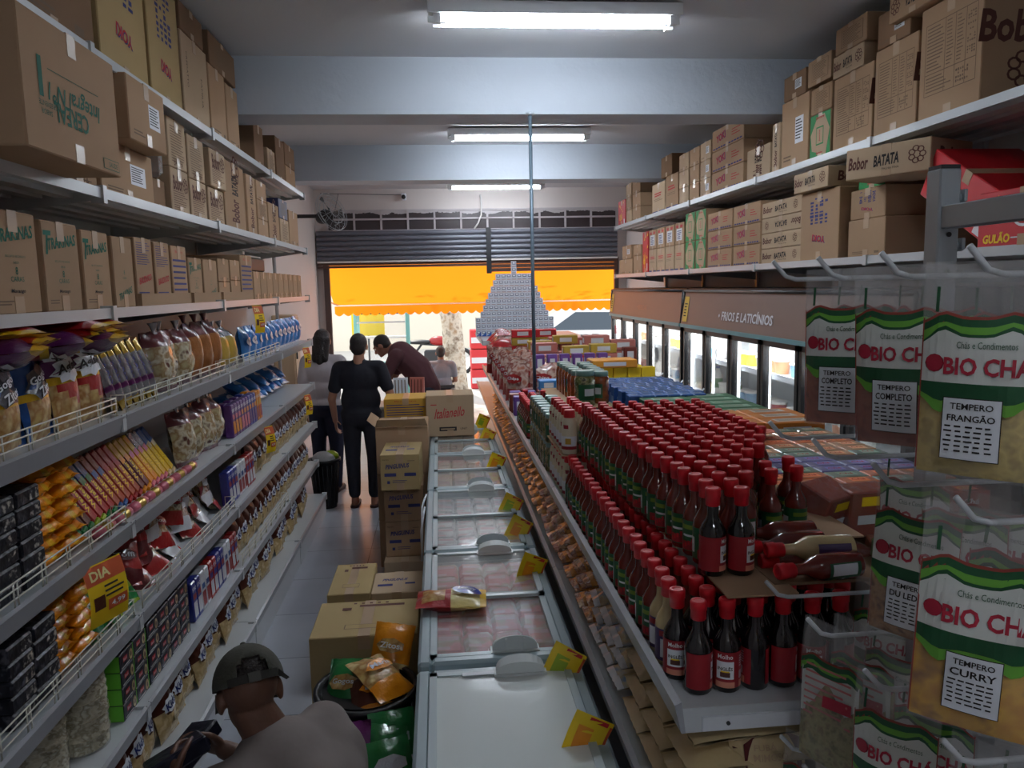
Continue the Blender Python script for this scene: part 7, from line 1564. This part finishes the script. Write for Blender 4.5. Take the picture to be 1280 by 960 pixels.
standing(-.76, 7.25, 1.64, 'person in black top, black trousers and sandals seen from behind in the aisle', SKIN2, BLKC, BLKC, 0, -.1, {'re': (.27, -.03, 1.07), 'rw': (.22, .2, 1.16), 'le': (-.25, .0, 1.06), 'lw': (-.25, .1, .83)}, .35, .12, 'sandal', 1.12)
standing(-1.18, 7.85, 1.66, 'person with long dark hair in a white T-shirt behind the end of the snack shelves', SKIN2, WHTC, JEANS, .2, -.2, {'re': (.24, .1, 1.1), 'rw': (.12, .3, 1.12)}, .4)
def bending(x, y):
    R0 = Matrix.Rotation(1.35, 3, 'Z')
    def W(px, py, pz): return R0 @ Vector((px, py, pz))
    hc = W(0, .50, 1.42); R = R0 @ frame((0, .8, -.6)); sp = [W(0, .0, .92), W(0, .1, 1.15), W(0, .28, 1.32)]; nk = W(0, .40, 1.38)
    bd = head_parts(hc, R)+[(nk, hc, .058, .05), (sp[0], sp[1], .14, .14), (sp[1], sp[2], .14, .13), (W(.17, .30, 1.30), W(-.17, .30, 1.30), .065, .065), (sp[2], nk, .09, .06)]
    cl = [(sp[0], sp[1], .165, .165), (sp[1], sp[2], .165, .15), (W(.17, .29, 1.31), W(-.17, .29, 1.31), .085, .085)]; tr = [ell(W(0, -.02, .88), .175, .14, .13, R0)]
    for q in (1, -1):
        s_, e_, w_ = W(.18*q, .30, 1.30), W(.24*q, .42, 1.06), W(.16*q, .62, .98)
        bd += [(s_, e_, .055, .042), (e_, w_, .04, .028), (W(.09*q, -.03, .88), W(.1*q, .03, .48), .085, .056), (W(.1*q, .03, .48), W(.09*q, -.03, .085), .055, .036), (W(.09*q, -.03, .07), W(.1*q, .12, .035), .036, .028)]+hand_parts(w_, w_-e_, (0, 0, -1), q, 1, .5)
        cl.append((s_, s_+(e_-s_)*.75, .078, .066)); tr += [(W(.09*q, -.03, .88), W(.1*q, .03, .48), .105, .078), (W(.1*q, .03, .48), W(.09*q, -.03, .1), .076, .062)]
    root = blob('person', bd, SKIN1, .008, 4); root.location = (x, y, 0); tag(root, 'person in dark maroon shirt and navy trousers bending over the checkout counter', 'person')
    blob('shirt', cl, MARC, .012, 6, root); blob('trousers', tr, NAVYC, .012, 6, root); blob('hair', [ell(hc+R @ Vector((0, -.02, .03)), .083, .098, .09, R), ell(hc+R @ Vector((0, -.05, -.02)), .072, .055, .07, R)], HAIRD, .01, 3, root); eyes(hc, R, root)
    for q in (1, -1): blob('shoe', [(W(.09*q, -.07, .03), W(.1*q, .14, .025), .045, .038)], BLACK, .008, 3, root)
bending(-.17, 8.64)
def seated(x, y):
    hc = Vector((0, .03, 1.02)); R = frame((0, 1, -.1))
    bd = head_parts(hc, R)+[(Vector((0, 0, .86)), hc, .058, .05), ell((0, 0, .7), .165, .11, .17), ell((0, 0, .5), .16, .12, .14), (Vector((.17, 0, .82)), Vector((-.17, 0, .82)), .062, .062)]
    cl = [ell((0, 0, .7), .19, .13, .18), ell((0, 0, .52), .185, .135, .15), (Vector((.17, 0, .82)), Vector((-.17, 0, .82)), .074, .074), (Vector((0, 0, .85)), Vector((0, 0, .87)), .07, .066)]; tr = [ell((0, .02, .46), .18, .14, .1)]
    for q in (1, -1):
        s_, e_, w_ = Vector((.19*q, 0, .8)), Vector((.24*q, .02, .55)), Vector((.18*q, .24, .5)); h_, k_, a_ = Vector((.09*q, .02, .47)), Vector((.11*q, .42, .48)), Vector((.11*q, .4, .08))
        bd += [(s_, e_, .052, .04), (e_, w_, .038, .027), (h_, k_, .08, .056), (k_, a_, .054, .036), (a_, a_+Vector((0, .13, -.045)), .034, .027)]+hand_parts(w_, w_-e_, (0, 0, -1), q, 1, .4)
        cl.append((s_, s_+(e_-s_)*.6, .072, .062)); tr += [(h_, k_, .1, .075), (k_, a_+Vector((0, 0, .03)), .072, .06)]
    root = blob('person', bd, SKIN1, .008, 4); root.location = (x, y, -.06); tag(root, 'person in a grey striped shirt sitting outside with their back to the shop', 'person')
    sh = blob('shirt', cl, M('cool_grey_cloth', (120, 126, 138), .85, var=.1, bump=.5, bscale=14), .012, 6, root); blob('trousers', tr, NAVYC, .012, 6, root); blob('hair', [ell(hc+R @ Vector((0, -.02, .03)), .082, .096, .088, R), ell(hc+R @ Vector((0, -.045, -.02)), .07, .05, .06, R)], HAIRD, .01, 3, root); eyes(hc, R, root)
    for q in (1, -1): blob('shoe', [(Vector((.11*q, .36, .03)), Vector((.11*q, .55, .025)), .042, .036)], BLACK, .008, 3, root)
    e = empty('plastic_chair', (x, y, -.06)); tag(e, 'dark plastic chair outside under the seated person', 'chair')
    m = MB(); m.box(-.22, .22, -.2, .24, .36, .385, DARK, bev=.008); m.build('seat', e)
    m = MB(); m.box(-.3, -.24, -.24, -.2, .385, .86, DARK); m.box(-.3, .22, -.25, -.21, .45, .5, DARK); m.build('backrest', e)
    for sx in (-.19, .19):
        for sy in (-.17, .21): m = MB(); m.tube([(sx, sy, .36), (sx*1.12, sy*1.1, 0)], [.02, .015], DARK, 8); m.build('leg', e)
seated(.0, 13.0)
# ---- crouching man with a cap, restocking the lowest shelves
def crouching():
    f = Vector((-.78, .62, 0)).normalized(); rt = Vector((f.y, -f.x, 0)); up = Vector((0, 0, 1)); base = Vector((-.40, 1.98, 0))
    def W(r, fw, z): return base+rt*r+f*fw+up*z
    hc = Vector((-.575, 2.13, .92)); R = frame(Vector((-.40, .88, -.55)), up); nk0, nk1 = W(.02, .165, .79), Vector((-.555, 2.10, .865))
    el = {1: W(.23, .24, .50), -1: W(-.26, .18, .58)}; wr = {1: W(.10, .50, .60), -1: W(-.14, .40, .66)}
    bd = head_parts(hc, R, 1.03)+[(nk0, nk1, .066, .06), (W(0, .0, .38), W(0, .05, .58), .14, .15), (W(0, .05, .58), W(.01, .12, .72), .15, .13), (W(.185, .13, .745), W(-.175, .13, .745), .066, .066), (W(0, .12, .74), nk0, .08, .066)]
    sh = [(W(0, -.02, .36), W(0, .05, .58), .17, .175), (W(0, .05, .58), W(.01, .11, .71), .175, .15), (W(.185, .12, .735), W(-.175, .12, .735), .078, .078), (W(.06, .12, .765), W(.17, .12, .74), .07, .08), (W(-.06, .12, .765), W(-.16, .12, .74), .07, .08), (W(0, .02, .66), W(.08, .03, .66), .15, .13)]
    tr = [ell(W(0, -.04, .33), .18, .17, .14, frame(f))]
    for q in (1, -1):
        s_ = W(.195*q, .13, .745); h_, k_, a_ = W(.1*q, -.02, .33), W(.17*q, .40, .46), W(.13*q, .12, .09)
        bd += [(s_, el[q], .056, .044), (el[q], wr[q], .042, .029), (h_, k_, .085, .06), (k_, a_, .058, .038), (a_, a_+f*.14-up*.05, .036, .028)]
        d = Vector(wr[q])-Vector(el[q]); bd += hand_parts(wr[q], d, rt*(-q)+up*-.2, q, 1.0, .75)
        sh.append((s_-rt*(.012*q), s_+(Vector(el[q])-s_)*.7, .083, .072)); sh.append((W(.15*q, .08, .68), W(.08*q, .03, .52), .12, .13)); tr += [(h_, k_, .105, .078), (k_, a_, .076, .06)]
    root = blob('person', bd, SKIN3, .006, 5); tag(root, 'crouching person in cap and grey T-shirt holding dark packs by the lowest snack shelf', 'person')
    blob('shirt', sh, M('grey_tshirt', (132, 122, 118), .9, var=.08, vscale=4, bump=.6, bscale=9), .009, 26, root, .6); blob('trousers', tr, NAVYC, .012, 6, root); eyes(hc, R, root, 1.03)
    m = MB(); n = 20; cc = nk0*.9+nk1*.1                         # ribbed neckline
    ax = (nk1-nk0).normalized(); o1 = rt; o2 = ax.cross(rt)
    m.tube([cc-ax*.012+o1*((.088)*math.cos(2*PI*k/n))+o2*(.084*math.sin(2*PI*k/n)) for k in range(n+1)], .007, M('grey_rib', (112, 102, 98), .9), 8, False); m.build('collar', root)
    for q in (1, -1): 
        a_ = W(.13*q, .12, .03); blob('shoe', [(a_-f*.06, a_+f*.16-up*.005, .046, .038)], BLACK, .008, 3, root)
    hair = blob('hair', [ell(hc+R @ Vector((0, -.012, .045)), .081, .101, .082, R)], HAIRD, .007, 2, root)
    # cap: crown with an opening over the strap at the back, peak, button, strap
    T = Matrix.Translation(hc+R @ Vector((0, -.010, .03))) @ R.to_4x4(); CAPM = M('olive_cap', (70, 70, 62), .9, var=.3, vscale=16, bump=.3, bscale=160)
    m = MB(); nr, ns = 10, 40; vs = []
    for j in range(nr+1):
        t = PI/2*j/nr*1.02
        for i in range(ns):
            a = 2*PI*i/ns; rx, ry, rz = .097, .117, .112; ridge = 1+.012*abs(math.cos(3*a)); vs.append((rx*math.cos(t)*math.cos(a)*ridge, ry*math.cos(t)*math.sin(a)*ridge, rz*math.sin(t)-.012))
    for j in range(nr):
        for i in range(ns):
            a = 2*PI*(i+.5)/ns; back = abs(a-1.5*PI)
            if j < 4 and back < .52*(1-(j/4)**2)**.5+.02 and j > 0: continue
            m.add([vs[j*ns+i], vs[j*ns+(i+1) % ns], vs[(j+1)*ns+(i+1) % ns], vs[(j+1)*ns+i]], [(0, 1, 2, 3)], CAPM, True, T)
    bm = bmesh.new(); me = bpy.data.meshes.new('cap'); me.from_pydata(m.v, [], m.f); bm.from_mesh(me); bmesh.ops.remove_doubles(bm, verts=bm.verts, dist=.0004); bm.to_mesh(me); bm.free(); me.materials.append(CAPM); me.polygons.foreach_set('use_smooth', [True]*len(me.polygons)); cap = bpy.data.objects.new('cap', me); COL.objects.link(cap); cap.parent = root
    so = cap.modifiers.new('thickness', 'SOLIDIFY'); so.thickness = .003
    m = MB(); vs = []
    for j in range(5):
        for i in range(13):
            a = PI*(.12+.76*i/12); r = 1+.62*j/4*math.sin(a); vs.append((.094*math.cos(a)*(1+.06*j/4), .114*math.sin(a)*r, -.016-.006*j-.03*abs(math.cos(a))*j/4))
    m.add(vs, [(j*13+i, j*13+i+1, (j+1)*13+i+1, (j+1)*13+i) for j in range(4) for i in range(12)], CAPM, True, T); m.build('peak', cap)
    m = MB(); m.ball((0, 0, .101), (.008, .008, .005), CAPM, 10, 6, T); m.build('button', cap)
    m = MB(); STR = M('cap_strap', (48, 46, 42), .8); k0 = 14; pts = [(.099*math.cos(a), .119*math.sin(a)) for a in [1.5*PI-.75+1.5*i/k0 for i in range(k0+1)]]
    for (x0, y0), (x1, y1) in zip(pts, pts[1:]): m.add([(x0, y0, -.014), (x1, y1, -.014), (x1, y1, .008), (x0, y0, .008), (x0*.97, y0*.97, -.014), (x1*.97, y1*.97, -.014), (x1*.97, y1*.97, .008), (x0*.97, y0*.97, .008)], [(0, 1, 2, 3), (5, 4, 7, 6), (3, 2, 6, 7), (1, 0, 4, 5)], STR, False, T)
    x, y = pts[-1]; m.add([(x, y, -.012), (x+.02, y+.0, -.03), (x+.03, y+.004, -.026), (x+.004, y, .004)], [(0, 1, 2, 3)], STR, False, T); m.build('strap', cap)
    m = MB(); m.box(-.016, .016, -.124, -.118, -.016, .01, M('strap_buckle', (66, 64, 58), .5, metal=.2), T); m.build('buckle', cap)
    # packs held in the hands
    for q, lb in ((1, 'dark pack with silver window held in the crouching person\'s farther hand'), (-1, 'dark pack with red stripe held in the crouching person\'s nearer hand')):
        p = Vector(wr[q])+(Vector(wr[q])-Vector(el[q])).normalized()*.075+rt*(-q*.03)
        o = packbox('dark_biscuit_pack', .17, .05, .11, NAVY, 'Bauli', M('silver_window', (150, 156, 160), .3) if q == 1 else REDP)(); o.location = p-up*.02; o.rotation_euler = (.3, .25, math.atan2(f.y, f.x)+PI/2+.3*q); tag(o, lb.replace('nearer', 'other').replace('farther', 'raised'), 'biscuit pack', 'packs in the crouching person\'s hands')
crouching()
